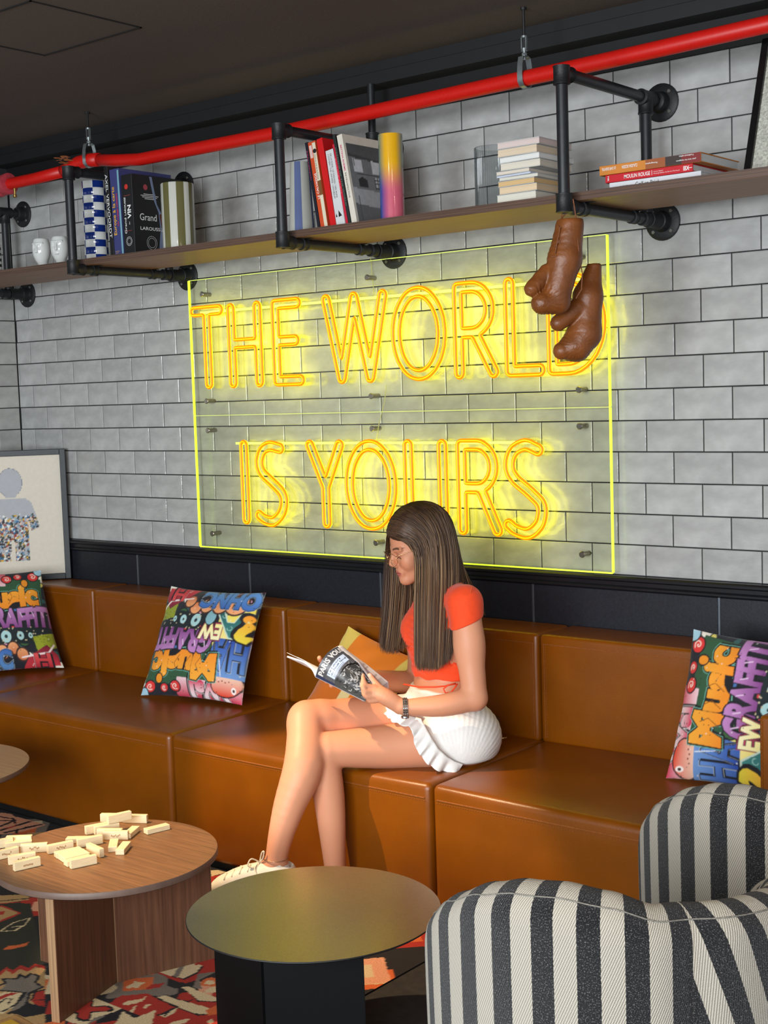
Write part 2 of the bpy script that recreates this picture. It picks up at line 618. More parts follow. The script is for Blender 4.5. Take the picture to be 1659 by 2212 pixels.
# ------------------------------------------------------------------ the room
M_tile = mat('glazed_grey_tile', (0.39, 0.39, 0.38), 0.13, noise=(9.0, 0.20, (1, 1, 1.6)), bump=(13.0, 0.7, 0.004, (1, 1, 2.2)), objrand=0.07)
M_grout = mat('dark_grout', rgb(38, 38, 40), 0.9, noise=(60, 0.2))
M_black = mat('black_paint', rgb(20, 19, 20), 0.55, noise=(20, 0.1))
M_ceil = mat('ceiling_black_paint', rgb(84, 73, 66), 0.75, bump=(90, 0.3, 0.002))
M_panel = mat('dark_wainscot_panel', rgb(27, 29, 36), 0.42, noise=(120, 0.25), bump=(160, 0.25, 0.001))
M_strip = mat('brushed_metal_strip', rgb(120, 128, 138), 0.35, 0.8, noise=(40, 0.1))
WX0, WX1, WY, CEIL = -0.41, 6.5, -7.5, 2.82
def struct(mb, name, m, **k):
    return tag(mb.build(name, m, **k), kind='structure')
struct(MB().box(WX0 - 0.1, WX1, WY, 0.1, -0.06, 0.0), 'floor', mat('dark_carpet', rgb(40, 38, 36), 0.95, noise=(30, 0.3), bump=(300, 0.4, 0.003)))
struct(MB().box(WX0 - 0.1, WX1, WY, 0.1, CEIL, CEIL + 0.06), 'ceiling', M_ceil)
hatch = MB()
HQ = [(1.579, -1.47), (1.715, -1.395), (1.69, -1.19), (1.43, -1.19)]
for a, b in ((HQ[0], HQ[1]), (HQ[1], HQ[2]), (HQ[0], (1.40, -1.36)), (HQ[2], (1.53, -1.10))):
    pass
hx0, hx1, hy0, hy1 = 1.20, 1.70, -1.43, -1.00
for (x0, x1, y0, y1) in ((hx0, hx1, hy0, hy0 + 0.006), (hx0, hx1, hy1 - 0.006, hy1), (hx0, hx0 + 0.006, hy0, hy1), (hx1 - 0.006, hx1, hy0, hy1)):
    hatch.box(x0, x1, y0, y1, CEIL - 0.003, CEIL)
struct(hatch, 'trim_1', mat('hatch_gap', rgb(14, 12, 12), 0.9, noise=(30, 0.1)))
wall = struct(MB().box(WX0 - 0.1, WX1, 0.004, 0.1, 0.0, CEIL), 'wall_back', M_grout)
wl = struct(MB().box(WX0 - 0.1, WX0 - 0.005, WY, 0.004, 0.0, CEIL), 'wall_left', M_grout)
# tiles: one bevelled slab shared by all whole tiles
PX, PZ, G = 0.2024, 0.103, 0.0042
def tile_mesh(w, h):
    b = 0.0025; t = 0.006
    x, z = w / 2, h / 2
    vs = [(-x, 0, -z), (x, 0, -z), (x, 0, z), (-x, 0, z), (-x, -t + .0015, -z), (x, -t + .0015, -z), (x, -t + .0015, z), (-x, -t + .0015, z),
          (-x + b, -t, -z + b), (x - b, -t, -z + b), (x - b, -t, z - b), (-x + b, -t, z - b)]
    fs = [(0, 1, 5, 4), (1, 2, 6, 5), (2, 3, 7, 6), (3, 0, 4, 7), (4, 5, 9, 8), (5, 6, 10, 9), (6, 7, 11, 10), (7, 4, 8, 11), (8, 9, 10, 11)]
    return vs, fs
tile_cache = {}
def put_tile(parent, x0, x1, z0, origin, yaw, rnd):
    w = round(x1 - x0 - G, 4)
    if w not in tile_cache:
        vs, fs = tile_mesh(w, PZ - G)
        me = bpy.data.meshes.new('tile')
        me.from_pydata(vs, [], fs)
        me.materials.append(M_tile)
        tile_cache[w] = me
    o = bpy.data.objects.new('tile', tile_cache[w])
    COL.objects.link(o)
    o.parent = parent
    cx = (x0 + x1) / 2
    o.rotation_euler = (rnd.uniform(-.006, .006), rnd.uniform(-.002, .002), yaw + rnd.uniform(-.006, .006))
    o.location = (cx, 0.0045, z0 + PZ / 2) if yaw == 0 else (WX0 - 0.0055, -cx, z0 + PZ / 2)
    return o
rnd = random.Random(3)
extra = MB()
def extra_tile(mb, x0, x1, z0, left=False):
    vs, fs = tile_mesh(x1 - x0 - G, PZ - G)
    cx = (x0 + x1) / 2
    if left: vs = [(WX0 - 0.0055 - p[1], -cx + p[0], p[2] + z0 + PZ / 2) for p in vs]
    else: vs = [(p[0] + cx, p[1] + 0.0045, p[2] + z0 + PZ / 2) for p in vs]
    mb.add(vs, fs)
for k in range(16):
    z0 = 1.0 + k * PZ
    odd = (k % 2 == 0)                    # rows counted from the ledge: 1st, 3rd ... start half a tile over
    jit = rnd.uniform(-.006, .006)
    if k in (0, 1): jit = -0.010
    c = -3.5 if odd else -3.0
    while c < 21:
        x0 = max(c * PX + jit, WX0); x1 = (c + 1) * PX + jit
        if x1 - x0 > 0.008:
            hidden = x0 > 3.45 + (0.08 if k > 8 else 0) or (x1 < -0.02 and k < 4) or (x1 < -0.22 and k > 11)
            if hidden: extra_tile(extra, x0, x1, z0)
            else: put_tile(wall, x0, x1, z0, None, 0, rnd)
        c += 1
eo = extra.build('tile', M_tile, parent=wall)
eo['kind'] = 'stuff'
extra = MB()
for k in range(16):
    z0 = 1.0 + k * PZ
    y = 0.002
    w = PX * (0.62 if k % 2 == 0 else 0.12) if k % 2 == 0 else PX
    n = 0
    while y < 3.2:
        if n == 0 and k > 3: put_tile(wl, y, y + w, z0, None, math.pi / 2, rnd)
        else: extra_tile(extra, y, y + w, z0, True)
        y += w; w = PX; n += 1
eo = extra.build('tile', M_tile, parent=wl)
eo['kind'] = 'stuff'
# upper band, bulkhead below the ceiling, ledge and wainscot
struct(MB().box(WX0, WX1, -0.002, 0.004, 2.648, 2.745), 'trim_2', M_black)
struct(MB().box(WX0, WX1, -0.095, 0.0, 2.742, CEIL).box(WX0, WX1, -0.099, -0.094, 2.785, 2.789), 'trim_3', mat('bulkhead_black_paint', rgb(22, 22, 24), 0.6, noise=(20, 0.1)))
ledge = MB()
prof = [(0.0, 1.0), (-0.030, 1.0), (-0.036, 0.994), (-0.036, 0.986), (-0.024, 0.980), (-0.024, 0.968), (-0.030, 0.962), (-0.030, 0.956), (-0.012, 0.948), (0.0, 0.948)]
ledge.prism([(p[0], p[1]) for p in prof], WX1 - WX0, Matrix(((0, 0, 1, WX0), (1, 0, 0, 0), (0, 1, 0, 0), (0, 0, 0, 1))))
struct(ledge, 'trim_4', mat('ledge_black_lacquer', rgb(24, 24, 28), 0.3, noise=(30, 0.1)))
JX = [-0.30, 0.403, 1.102, 1.800, 2.490, 3.190, 3.89, 4.59]
wain = struct(MB().box(WX0, WX1, -0.004, 0.004, 0.0, 0.95), 'wall_lower', M_black)
for a, b in zip(JX[:-1], JX[1:]):
    MB().box(a + 0.004, b - 0.004, -0.014, -0.004, 0.10, 0.949, 0.0015).build('panel', M_panel, parent=wain)
    MB().box(b - 0.0035, b + 0.0035, -0.013, -0.004, 0.10, 0.949).build('joint_strip', M_strip, parent=wain)
# stroke skeletons of the sign's letters on its plane (x, z in metres)
LETTERS = [
    ('letter_tube', [[(0.895,1.991),(1.044,1.991)],[(0.969,1.991),(0.969,1.693)]]),
    ('letter_tube', [[(1.11,1.991),(1.11,1.693)],[(1.258,1.991),(1.258,1.693)],[(1.11,1.849),(1.258,1.849)]]),
    ('letter_tube', [[(1.472,1.991),(1.356,1.991),(1.356,1.693),(1.479,1.693)],[(1.356,1.848),(1.458,1.848)]]),
    ('letter_tube', [[(1.623,1.991),(1.691,1.693),(1.761,1.991),(1.831,1.693),(1.9,1.991)]]),
    ('letter_tube', [[(2.165,1.842),(2.163,1.865),(2.16,1.888),(2.153,1.91),(2.145,1.929),(2.134,1.947),(2.122,1.962),(2.108,1.975),(2.093,1.984),(2.078,1.989),(2.062,1.991),(2.046,1.989),(2.03,1.984),(2.015,1.975),(2.001,1.962),(1.989,1.947),(1.978,1.929),(1.97,1.91),(1.964,1.888),(1.96,1.865),(1.959,1.842),(1.96,1.819),(1.964,1.796),(1.97,1.774),(1.978,1.754),(1.989,1.737),(2.001,1.721),(2.015,1.709),(2.03,1.7),(2.046,1.695),(2.062,1.693),(2.078,1.695),(2.093,1.7),(2.108,1.709),(2.122,1.721),(2.134,1.737),(2.145,1.754),(2.153,1.774),(2.16,1.796),(2.163,1.819),(2.165,1.842)]]),
    ('letter_tube', [[(2.24,1.693),(2.24,1.991),(2.299,1.991),(2.299,1.991),(2.316,1.989),(2.331,1.983),(2.345,1.974),(2.357,1.961),(2.366,1.946),(2.372,1.93),(2.373,1.912),(2.372,1.895),(2.366,1.878),(2.357,1.863),(2.345,1.851),(2.331,1.841),(2.316,1.835),(2.299,1.833),(2.24,1.833)],[(2.308,1.833),(2.386,1.693)]]),
    ('letter_tube', [[(2.457,1.991),(2.457,1.693),(2.575,1.693)]]),
    ('letter_tube', [[(2.628,1.693),(2.628,1.991),(2.688,1.991),(2.688,1.991),(2.709,1.989),(2.73,1.982),(2.749,1.971),(2.767,1.956),(2.782,1.938),(2.794,1.916),(2.803,1.893),(2.809,1.868),(2.811,1.842),(2.809,1.816),(2.803,1.791),(2.794,1.768),(2.782,1.746),(2.767,1.728),(2.749,1.713),(2.73,1.702),(2.709,1.695),(2.688,1.693),(2.628,1.693)]]),
    ('letter_tube', [[(1.153,1.439),(1.153,1.139)]]),
    ('letter_tube', [[(1.354,1.427),(1.347,1.428),(1.34,1.429),(1.333,1.431),(1.326,1.433),(1.319,1.434),(1.312,1.435),(1.305,1.436),(1.299,1.436),(1.293,1.435),(1.287,1.434),(1.282,1.432),(1.276,1.43),(1.271,1.428),(1.266,1.425),(1.262,1.422),(1.257,1.418),(1.254,1.414),(1.25,1.408),(1.246,1.403),(1.244,1.396),(1.241,1.39),(1.239,1.383),(1.237,1.377),(1.237,1.371),(1.237,1.366),(1.237,1.36),(1.238,1.355),(1.24,1.35),(1.242,1.345),(1.245,1.339),(1.248,1.334),(1.252,1.329),(1.258,1.323),(1.264,1.318),(1.271,1.313),(1.279,1.308),(1.287,1.302),(1.295,1.297),(1.302,1.292),(1.309,1.287),(1.315,1.282),(1.322,1.278),(1.328,1.273),(1.334,1.268),(1.34,1.264),(1.345,1.259),(1.35,1.255),(1.353,1.25),(1.357,1.246),(1.359,1.241),(1.361,1.237),(1.363,1.232),(1.364,1.228),(1.364,1.223),(1.365,1.218),(1.364,1.214),(1.364,1.208),(1.363,1.203),(1.362,1.197),(1.36,1.191),(1.358,1.185),(1.355,1.18),(1.353,1.174),(1.349,1.169),(1.345,1.165),(1.341,1.159),(1.335,1.155),(1.33,1.15),(1.324,1.146),(1.318,1.142),(1.312,1.139),(1.307,1.136),(1.301,1.135),(1.295,1.134),(1.289,1.134),(1.283,1.135),(1.277,1.135),(1.271,1.137),(1.265,1.138),(1.26,1.139),(1.255,1.141),(1.25,1.143),(1.246,1.145),(1.242,1.147),(1.238,1.15),(1.234,1.152),(1.23,1.155),(1.226,1.157)]]),
    ('letter_tube', [[(1.513,1.439),(1.589,1.278),(1.665,1.439)],[(1.589,1.278),(1.589,1.139)]]),
    ('letter_tube', [[(1.919,1.289),(1.918,1.312),(1.914,1.335),(1.908,1.357),(1.899,1.377),(1.889,1.395),(1.876,1.41),(1.862,1.423),(1.847,1.432),(1.831,1.437),(1.815,1.439),(1.798,1.437),(1.782,1.432),(1.767,1.423),(1.753,1.41),(1.741,1.395),(1.73,1.377),(1.721,1.357),(1.715,1.335),(1.711,1.312),(1.71,1.289),(1.711,1.265),(1.715,1.242),(1.721,1.221),(1.73,1.201),(1.741,1.183),(1.753,1.167),(1.767,1.155),(1.782,1.146),(1.798,1.141),(1.815,1.139),(1.831,1.141),(1.847,1.146),(1.862,1.155),(1.876,1.167),(1.889,1.183),(1.899,1.201),(1.908,1.221),(1.914,1.242),(1.918,1.265),(1.919,1.289)]]),
    ('letter_tube', [[(1.997,1.439),(1.997,1.199),(1.998,1.187),(2.003,1.176),(2.01,1.165),(2.019,1.156),(2.031,1.149),(2.045,1.143),(2.06,1.14),(2.075,1.139),(2.09,1.14),(2.105,1.143),(2.118,1.149),(2.13,1.156),(2.14,1.165),(2.147,1.176),(2.152,1.187),(2.153,1.199),(2.153,1.439)]]),
    ('letter_tube', [[(2.237,1.139),(2.237,1.439),(2.305,1.439),(2.305,1.439),(2.32,1.437),(2.334,1.431),(2.347,1.422),(2.358,1.41),(2.366,1.396),(2.371,1.38),(2.373,1.363),(2.371,1.346),(2.366,1.33),(2.358,1.316),(2.347,1.304),(2.334,1.295),(2.32,1.289),(2.305,1.287),(2.237,1.287)],[(2.316,1.287),(2.386,1.139)]]),
    ('letter_tube', [[(2.56,1.422),(2.553,1.425),(2.547,1.427),(2.541,1.43),(2.534,1.433),(2.528,1.436),(2.521,1.438),(2.515,1.439),(2.509,1.44),(2.502,1.439),(2.495,1.437),(2.489,1.435),(2.482,1.433),(2.475,1.429),(2.469,1.426),(2.463,1.422),(2.459,1.417),(2.455,1.412),(2.451,1.407),(2.448,1.4),(2.445,1.393),(2.443,1.386),(2.442,1.379),(2.441,1.373),(2.441,1.366),(2.441,1.361),(2.442,1.355),(2.444,1.349),(2.446,1.344),(2.449,1.338),(2.453,1.333),(2.457,1.328),(2.461,1.323),(2.466,1.317),(2.473,1.312),(2.479,1.307),(2.487,1.302),(2.494,1.297),(2.501,1.292),(2.509,1.287),(2.515,1.282),(2.522,1.277),(2.529,1.272),(2.535,1.266),(2.542,1.261),(2.548,1.256),(2.554,1.251),(2.559,1.246),(2.563,1.242),(2.566,1.237),(2.568,1.232),(2.57,1.228),(2.57,1.223),(2.571,1.219),(2.571,1.214),(2.571,1.21),(2.57,1.205),(2.57,1.2),(2.569,1.194),(2.567,1.189),(2.566,1.183),(2.564,1.178),(2.562,1.173),(2.559,1.168),(2.555,1.163),(2.551,1.159),(2.546,1.154),(2.541,1.149),(2.535,1.145),(2.529,1.141),(2.523,1.138),(2.517,1.135),(2.511,1.134),(2.505,1.133),(2.499,1.133),(2.492,1.134),(2.485,1.136),(2.479,1.137),(2.473,1.139),(2.467,1.141),(2.462,1.143),(2.457,1.145),(2.453,1.147),(2.45,1.149),(2.447,1.152),(2.444,1.154),(2.441,1.157),(2.438,1.159),(2.434,1.161)]])]
# outlines of the rug motifs on the floor (x, y in metres)
RUG = [
    ('poly','green',[(1.283,-1.458),(1.412,-1.4),(1.855,-1.682),(1.791,-1.816)]),
    ('poly','beige',[(1.248,-1.424),(1.335,-1.35),(1.376,-1.381),(1.321,-1.475)]),
    ('line','black',[(1.295,-1.457),(1.366,-1.373)],0.006),
    ('line','red',[(1.316,-1.472),(1.386,-1.388)],0.006),
    ('poly','beige',[(1.334,-1.495),(1.35,-1.47),(1.452,-1.471),(1.455,-1.55),(1.443,-1.571)]),
    ('line','red',[(1.329,-1.491),(1.348,-1.468),(1.452,-1.471),(1.457,-1.551)],0.008),
    ('poly','red',[(1.383,-1.504),(1.396,-1.488),(1.419,-1.509),(1.408,-1.521)]),
    ('line','cream',[(1.526,-1.6),(1.501,-1.532),(1.513,-1.477),(1.553,-1.53),(1.56,-1.57),(1.528,-1.602)],0.004),
    ('line','cream',[(1.53,-1.558),(1.549,-1.532),(1.554,-1.561)],0.004),
    ('poly','orange',[(1.657,-1.684),(1.645,-1.656),(1.665,-1.637),(1.674,-1.599),(1.69,-1.626),(1.677,-1.665)]),
    ('poly','red',[(1.799,-1.822),(1.787,-1.786),(1.771,-1.752),(1.81,-1.759),(1.796,-1.723),(1.834,-1.72),(1.822,-1.688),(1.861,-1.684),(2.169,-1.918),(2.052,-2.0)]),
    ('poly','beige',[(1.823,-1.838),(1.807,-1.8),(1.791,-1.766),(1.83,-1.773),(1.816,-1.738),(1.855,-1.736),(1.842,-1.703),(1.881,-1.699),(2.169,-1.918),(2.052,-2.0)]),
    ('poly','grey',[(1.833,-1.81),(1.868,-1.785),(1.848,-1.761),(1.884,-1.769),(1.87,-1.74),(1.904,-1.738),(1.934,-1.772),(1.974,-1.776),(1.978,-1.825),(2.04,-1.884),(2.035,-1.937),(1.993,-1.867),(1.965,-1.829),(1.914,-1.85),(1.895,-1.863),(1.877,-1.833)]),
    ('line','black',[(1.833,-1.81),(1.868,-1.785),(1.848,-1.761),(1.884,-1.769),(1.87,-1.74),(1.904,-1.738),(1.934,-1.772),(1.974,-1.776),(1.978,-1.825),(2.04,-1.884),(2.035,-1.937)],0.008),
    ('line','black',[(1.833,-1.81),(1.866,-1.824),(1.866,-1.851)],0.008),
    ('line','black',[(1.887,-1.866),(1.914,-1.85),(1.965,-1.829),(1.993,-1.867)],0.008),
    ('poly','cream',[(1.898,-1.892),(1.924,-1.848),(1.966,-1.834),(2.012,-1.894),(2.023,-1.945),(2.006,-1.967)]),
    ('line','black',[(1.992,-1.957),(2.012,-1.938),(2.005,-1.889),(1.963,-1.836)],0.006),
    ('poly','red',[(1.92,-1.907),(1.931,-1.853),(1.95,-1.84),(1.938,-1.92)]),
    ('line','black',[(1.971,-1.943),(1.951,-1.885),(1.967,-1.875),(1.986,-1.902)],0.005),
    ('poly','red',[(2.019,-1.849),(1.984,-1.811),(1.996,-1.787),(2.084,-1.853),(2.061,-1.865)]),
    ('line','black',[(2.019,-1.849),(1.982,-1.81),(1.994,-1.785)],0.006),
    ('line','black',[(2.025,-1.844),(2.045,-1.826)],0.005),
    ('poly','black',[(2.044,-1.93),(2.022,-1.867),(2.084,-1.853),(2.118,-1.879),(2.091,-1.926)]),
    ('poly','red',[(2.074,-1.658),(2.063,-1.606),(2.124,-1.513),(2.126,-1.495),(2.227,-1.357),(2.308,-1.425),(2.304,-1.488),(2.287,-1.531),(2.236,-1.532),(2.168,-1.53),(2.112,-1.632)]),
    ('poly','cream',[(2.085,-1.615),(2.072,-1.589),(2.127,-1.511),(2.137,-1.53)]),
    ('poly','cream',[(2.171,-1.52),(2.14,-1.491),(2.189,-1.401),(2.246,-1.423),(2.267,-1.464),(2.266,-1.514),(2.227,-1.519)]),
    ('line','black',[(2.225,-1.518),(2.266,-1.514),(2.267,-1.464),(2.245,-1.422)],0.006),
    ('poly','grey',[(2.225,-1.518),(2.181,-1.448),(2.192,-1.436),(2.242,-1.513)]),
    ('poly','red',[(2.222,-1.429),(2.196,-1.407),(2.212,-1.39),(2.229,-1.412)]),
    ('poly','cream',[(2.074,-1.658),(2.06,-1.635),(2.07,-1.634),(2.082,-1.653)]),
    ('poly','cream',[(2.111,-1.717),(2.099,-1.689),(2.107,-1.662),(2.133,-1.65),(2.153,-1.657),(2.164,-1.685),(2.154,-1.715),(2.131,-1.724)]),
    ('poly','cream',[(2.165,-1.643),(2.169,-1.619),(2.16,-1.604),(2.172,-1.601),(2.192,-1.59),(2.192,-1.608),(2.204,-1.628),(2.184,-1.63),(2.185,-1.645)]),
    ('poly','red',[(2.227,-1.623),(2.217,-1.591),(2.239,-1.558),(2.25,-1.59)]),
    ('poly','grey',[(2.265,-1.638),(2.26,-1.609),(2.25,-1.573),(2.3,-1.565),(2.319,-1.588),(2.312,-1.621)]),
    ('poly','orange',[(2.33,-1.513),(2.313,-1.481),(2.318,-1.46),(2.336,-1.455),(2.38,-1.483),(2.367,-1.502),(2.344,-1.51)]),
    ('poly','cream',[(2.336,-1.503),(2.328,-1.482),(2.338,-1.469),(2.358,-1.483),(2.352,-1.498)]),
    ('poly','grey',[(2.324,-1.533),(2.271,-1.462),(2.305,-1.427),(2.304,-1.488),(2.358,-1.53)]),
    ('poly','cream',[(2.377,-1.547),(2.367,-1.513),(2.38,-1.483),(2.411,-1.514)]),
    ('poly','red',[(2.212,-1.739),(2.202,-1.688),(2.251,-1.635),(2.305,-1.644),(2.363,-1.643),(2.325,-1.584),(2.343,-1.551),(2.466,-1.537),(2.634,-1.702),(2.253,-1.971),(2.212,-1.87),(2.262,-1.739)]),
    ('poly','cream',[(2.247,-1.72),(2.244,-1.696),(2.265,-1.667),(2.261,-1.644),(2.278,-1.678),(2.264,-1.718)]),
    ('poly','cream',[(2.298,-1.742),(2.282,-1.71),(2.282,-1.7),(2.314,-1.742)]),
    ('poly','cream',[(2.313,-1.708),(2.3,-1.683),(2.31,-1.675),(2.319,-1.699)]),
    ('poly','black',[(2.262,-1.739),(2.317,-1.739),(2.347,-1.738),(2.323,-1.773),(2.277,-1.843),(2.251,-1.795)]),
    ('poly','cream',[(2.178,-1.875),(2.148,-1.738),(2.265,-1.737),(2.26,-1.865)]),
    ('line','black',[(2.178,-1.875),(2.148,-1.738)],0.006),
    ('line','black',[(2.159,-1.829),(2.233,-1.761)],0.036),
    ('line','black',[(2.148,-1.763),(2.226,-1.837)],0.036),
    ('line','red',[(2.16,-1.827),(2.229,-1.765)],0.026),
    ('line','red',[(2.153,-1.767),(2.222,-1.833)],0.026),
    ('poly','cream',[(2.296,-1.552),(2.311,-1.541),(2.429,-1.542),(2.453,-1.555),(2.402,-1.586),(2.359,-1.57)]),
    ('line','black',[(2.36,-1.572),(2.404,-1.588),(2.455,-1.556)],0.005),
    ('poly','cream',[(2.292,-1.637),(2.299,-1.614),(2.382,-1.607),(2.498,-1.598),(2.48,-1.63),(2.465,-1.645),(2.387,-1.646)]),
    ('line','black',[(2.293,-1.639),(2.389,-1.647),(2.466,-1.646),(2.481,-1.629)],0.006),
    ('line','black',[(2.299,-1.614),(2.382,-1.607),(2.384,-1.589)],0.006),
    ('poly','cream',[(2.328,-1.817),(2.28,-1.746),(2.338,-1.758),(2.349,-1.693),(2.409,-1.76)]),
    ('poly','cream',[(2.377,-1.708),(2.384,-1.643),(2.406,-1.677),(2.406,-1.706)]),
    ('line','black',[(2.377,-1.708),(2.384,-1.643)],0.006),
    ('line','black',[(2.382,-1.703),(2.385,-1.677),(2.394,-1.7)],0.005),
    ('poly','cream',[(2.441,-1.738),(2.441,-1.709),(2.462,-1.671),(2.473,-1.701)]),
    ('poly','orange',[(2.462,-1.618),(2.459,-1.571),(2.506,-1.607),(2.491,-1.631)]),
    ('poly','cream',[(2.511,-1.66),(2.512,-1.641),(2.529,-1.648),(2.527,-1.666)]),
    ('poly','grey',[(2.266,-1.861),(2.246,-1.818),(2.263,-1.777),(2.265,-1.833)]),
    ('poly','pink',[(0.477,-0.864),(0.479,-0.842),(0.53,-0.837),(0.568,-0.847),(0.63,-0.842),(0.69,-0.845),(0.762,-0.845),(0.758,-0.928),(0.742,-0.98),(0.702,-1.025)]),
    ('line','black',[(0.516,-0.882),(0.586,-0.871)],0.012),
    ('line','black',[(0.56,-0.913),(0.61,-0.88)],0.012),
    ('line','black',[(0.581,-0.867),(0.639,-0.899)],0.012),
    ('line','black',[(0.623,-0.957),(0.609,-0.877)],0.012),
    ('line','black',[(0.667,-0.989),(0.674,-0.855)],0.012),
    ('line','black',[(0.706,-0.996),(0.742,-0.852)],0.012),
    ('line','black',[(0.719,-0.908),(0.731,-0.886)],0.012),
    ('line','black',[(0.75,-0.975),(0.715,-0.944)],0.012),
    ('poly','red',[(0.666,-0.963),(0.662,-0.918),(0.632,-0.883),(0.674,-0.924),(0.678,-0.955)]),
    ('poly','cream',[(1.677,-0.846),(1.699,-0.826),(1.735,-0.828),(1.726,-0.885)]),
    ('poly','red',[(1.721,-0.888),(1.747,-0.84),(1.786,-0.845),(1.807,-0.891),(1.794,-0.958)]),
    ('poly','black',[(1.743,-0.893),(1.764,-0.865),(1.805,-0.872),(1.798,-0.906)]),
    ('poly','red',[(1.758,-0.924),(1.794,-0.91),(1.816,-0.963),(1.803,-0.971)]),
]
# boxing gloves: limb axes with radii
GLOVE = {'front':[[(3.0426,-0.6306,2.0886,0.0396),(3.0298,-0.6409,1.9933,0.0475)],[(3.0298,-0.6409,1.9933,0.0462),(3.0121,-0.6553,1.9095,0.0422)],[(2.9858,-0.6959,1.8709,0.0317),(3.0135,-0.6541,1.8743,0.0356)],[(2.9884,-0.6745,1.9587,0.0224),(2.9668,-0.7177,1.9117,0.0224)]],'back':[[(3.0468,-0.5088,1.9751,0.0224),(3.032,-0.5208,1.8931,0.0422)],[(3.032,-0.5208,1.8931,0.0422),(3.022,-0.5289,1.7865,0.0488)],[(3.022,-0.5289,1.7865,0.0488),(3.0051,-0.5516,1.7496,0.0436)],[(3.0051,-0.5516,1.7496,0.0436),(2.9824,-0.5892,1.7371,0.0264)],[(3.0173,-0.5546,1.8597,0.029),(2.9807,-0.6035,1.817,0.0238)]],'lace1':[(3.0287,-0.629,2.1212,0.0),(3.0266,-0.6435,2.1099,0.0),(3.0364,-0.6677,2.0878,0.0),(3.0379,-0.6756,2.073,0.0)],'lace2':[(3.0205,-0.6356,2.1215,0.0),(3.0235,-0.6461,2.1036,0.0),(3.0339,-0.6762,2.081,0.0)],'lace3':[(3.0665,-0.6499,2.1565,0.0),(3.0708,-0.6463,2.1154,0.0),(3.0747,-0.6496,2.0661,0.0),(3.0789,-0.6462,2.0145,0.0),(3.0725,-0.6321,1.9708,0.0)],'lace4':[(3.0683,-0.642,2.116,0.0),(3.0731,-0.6445,2.0666,0.0),(3.0747,-0.6496,2.0019,0.0),(3.0652,-0.6509,1.9511,0.0),(3.0532,-0.6478,1.9068,0.0)],'lace5':[(3.0728,-0.6319,1.9901,0.0),(3.0731,-0.6187,1.9519,0.0),(3.0678,-0.6166,1.907,0.0),(3.0577,-0.6312,1.8811,0.0)],'xlace':[[(3.0335,-0.6842,2.0497,0.0),(3.0443,-0.6806,2.0246,0.0)],[(3.0447,-0.6778,2.0491,0.0),(3.0281,-0.6912,2.0254,0.0)],[(3.0227,-0.6982,1.9985,0.0),(3.0344,-0.6925,1.9991,0.0)],[(3.0401,-0.6789,2.0802,0.0),(3.031,-0.6941,2.0057,0.0)]]}
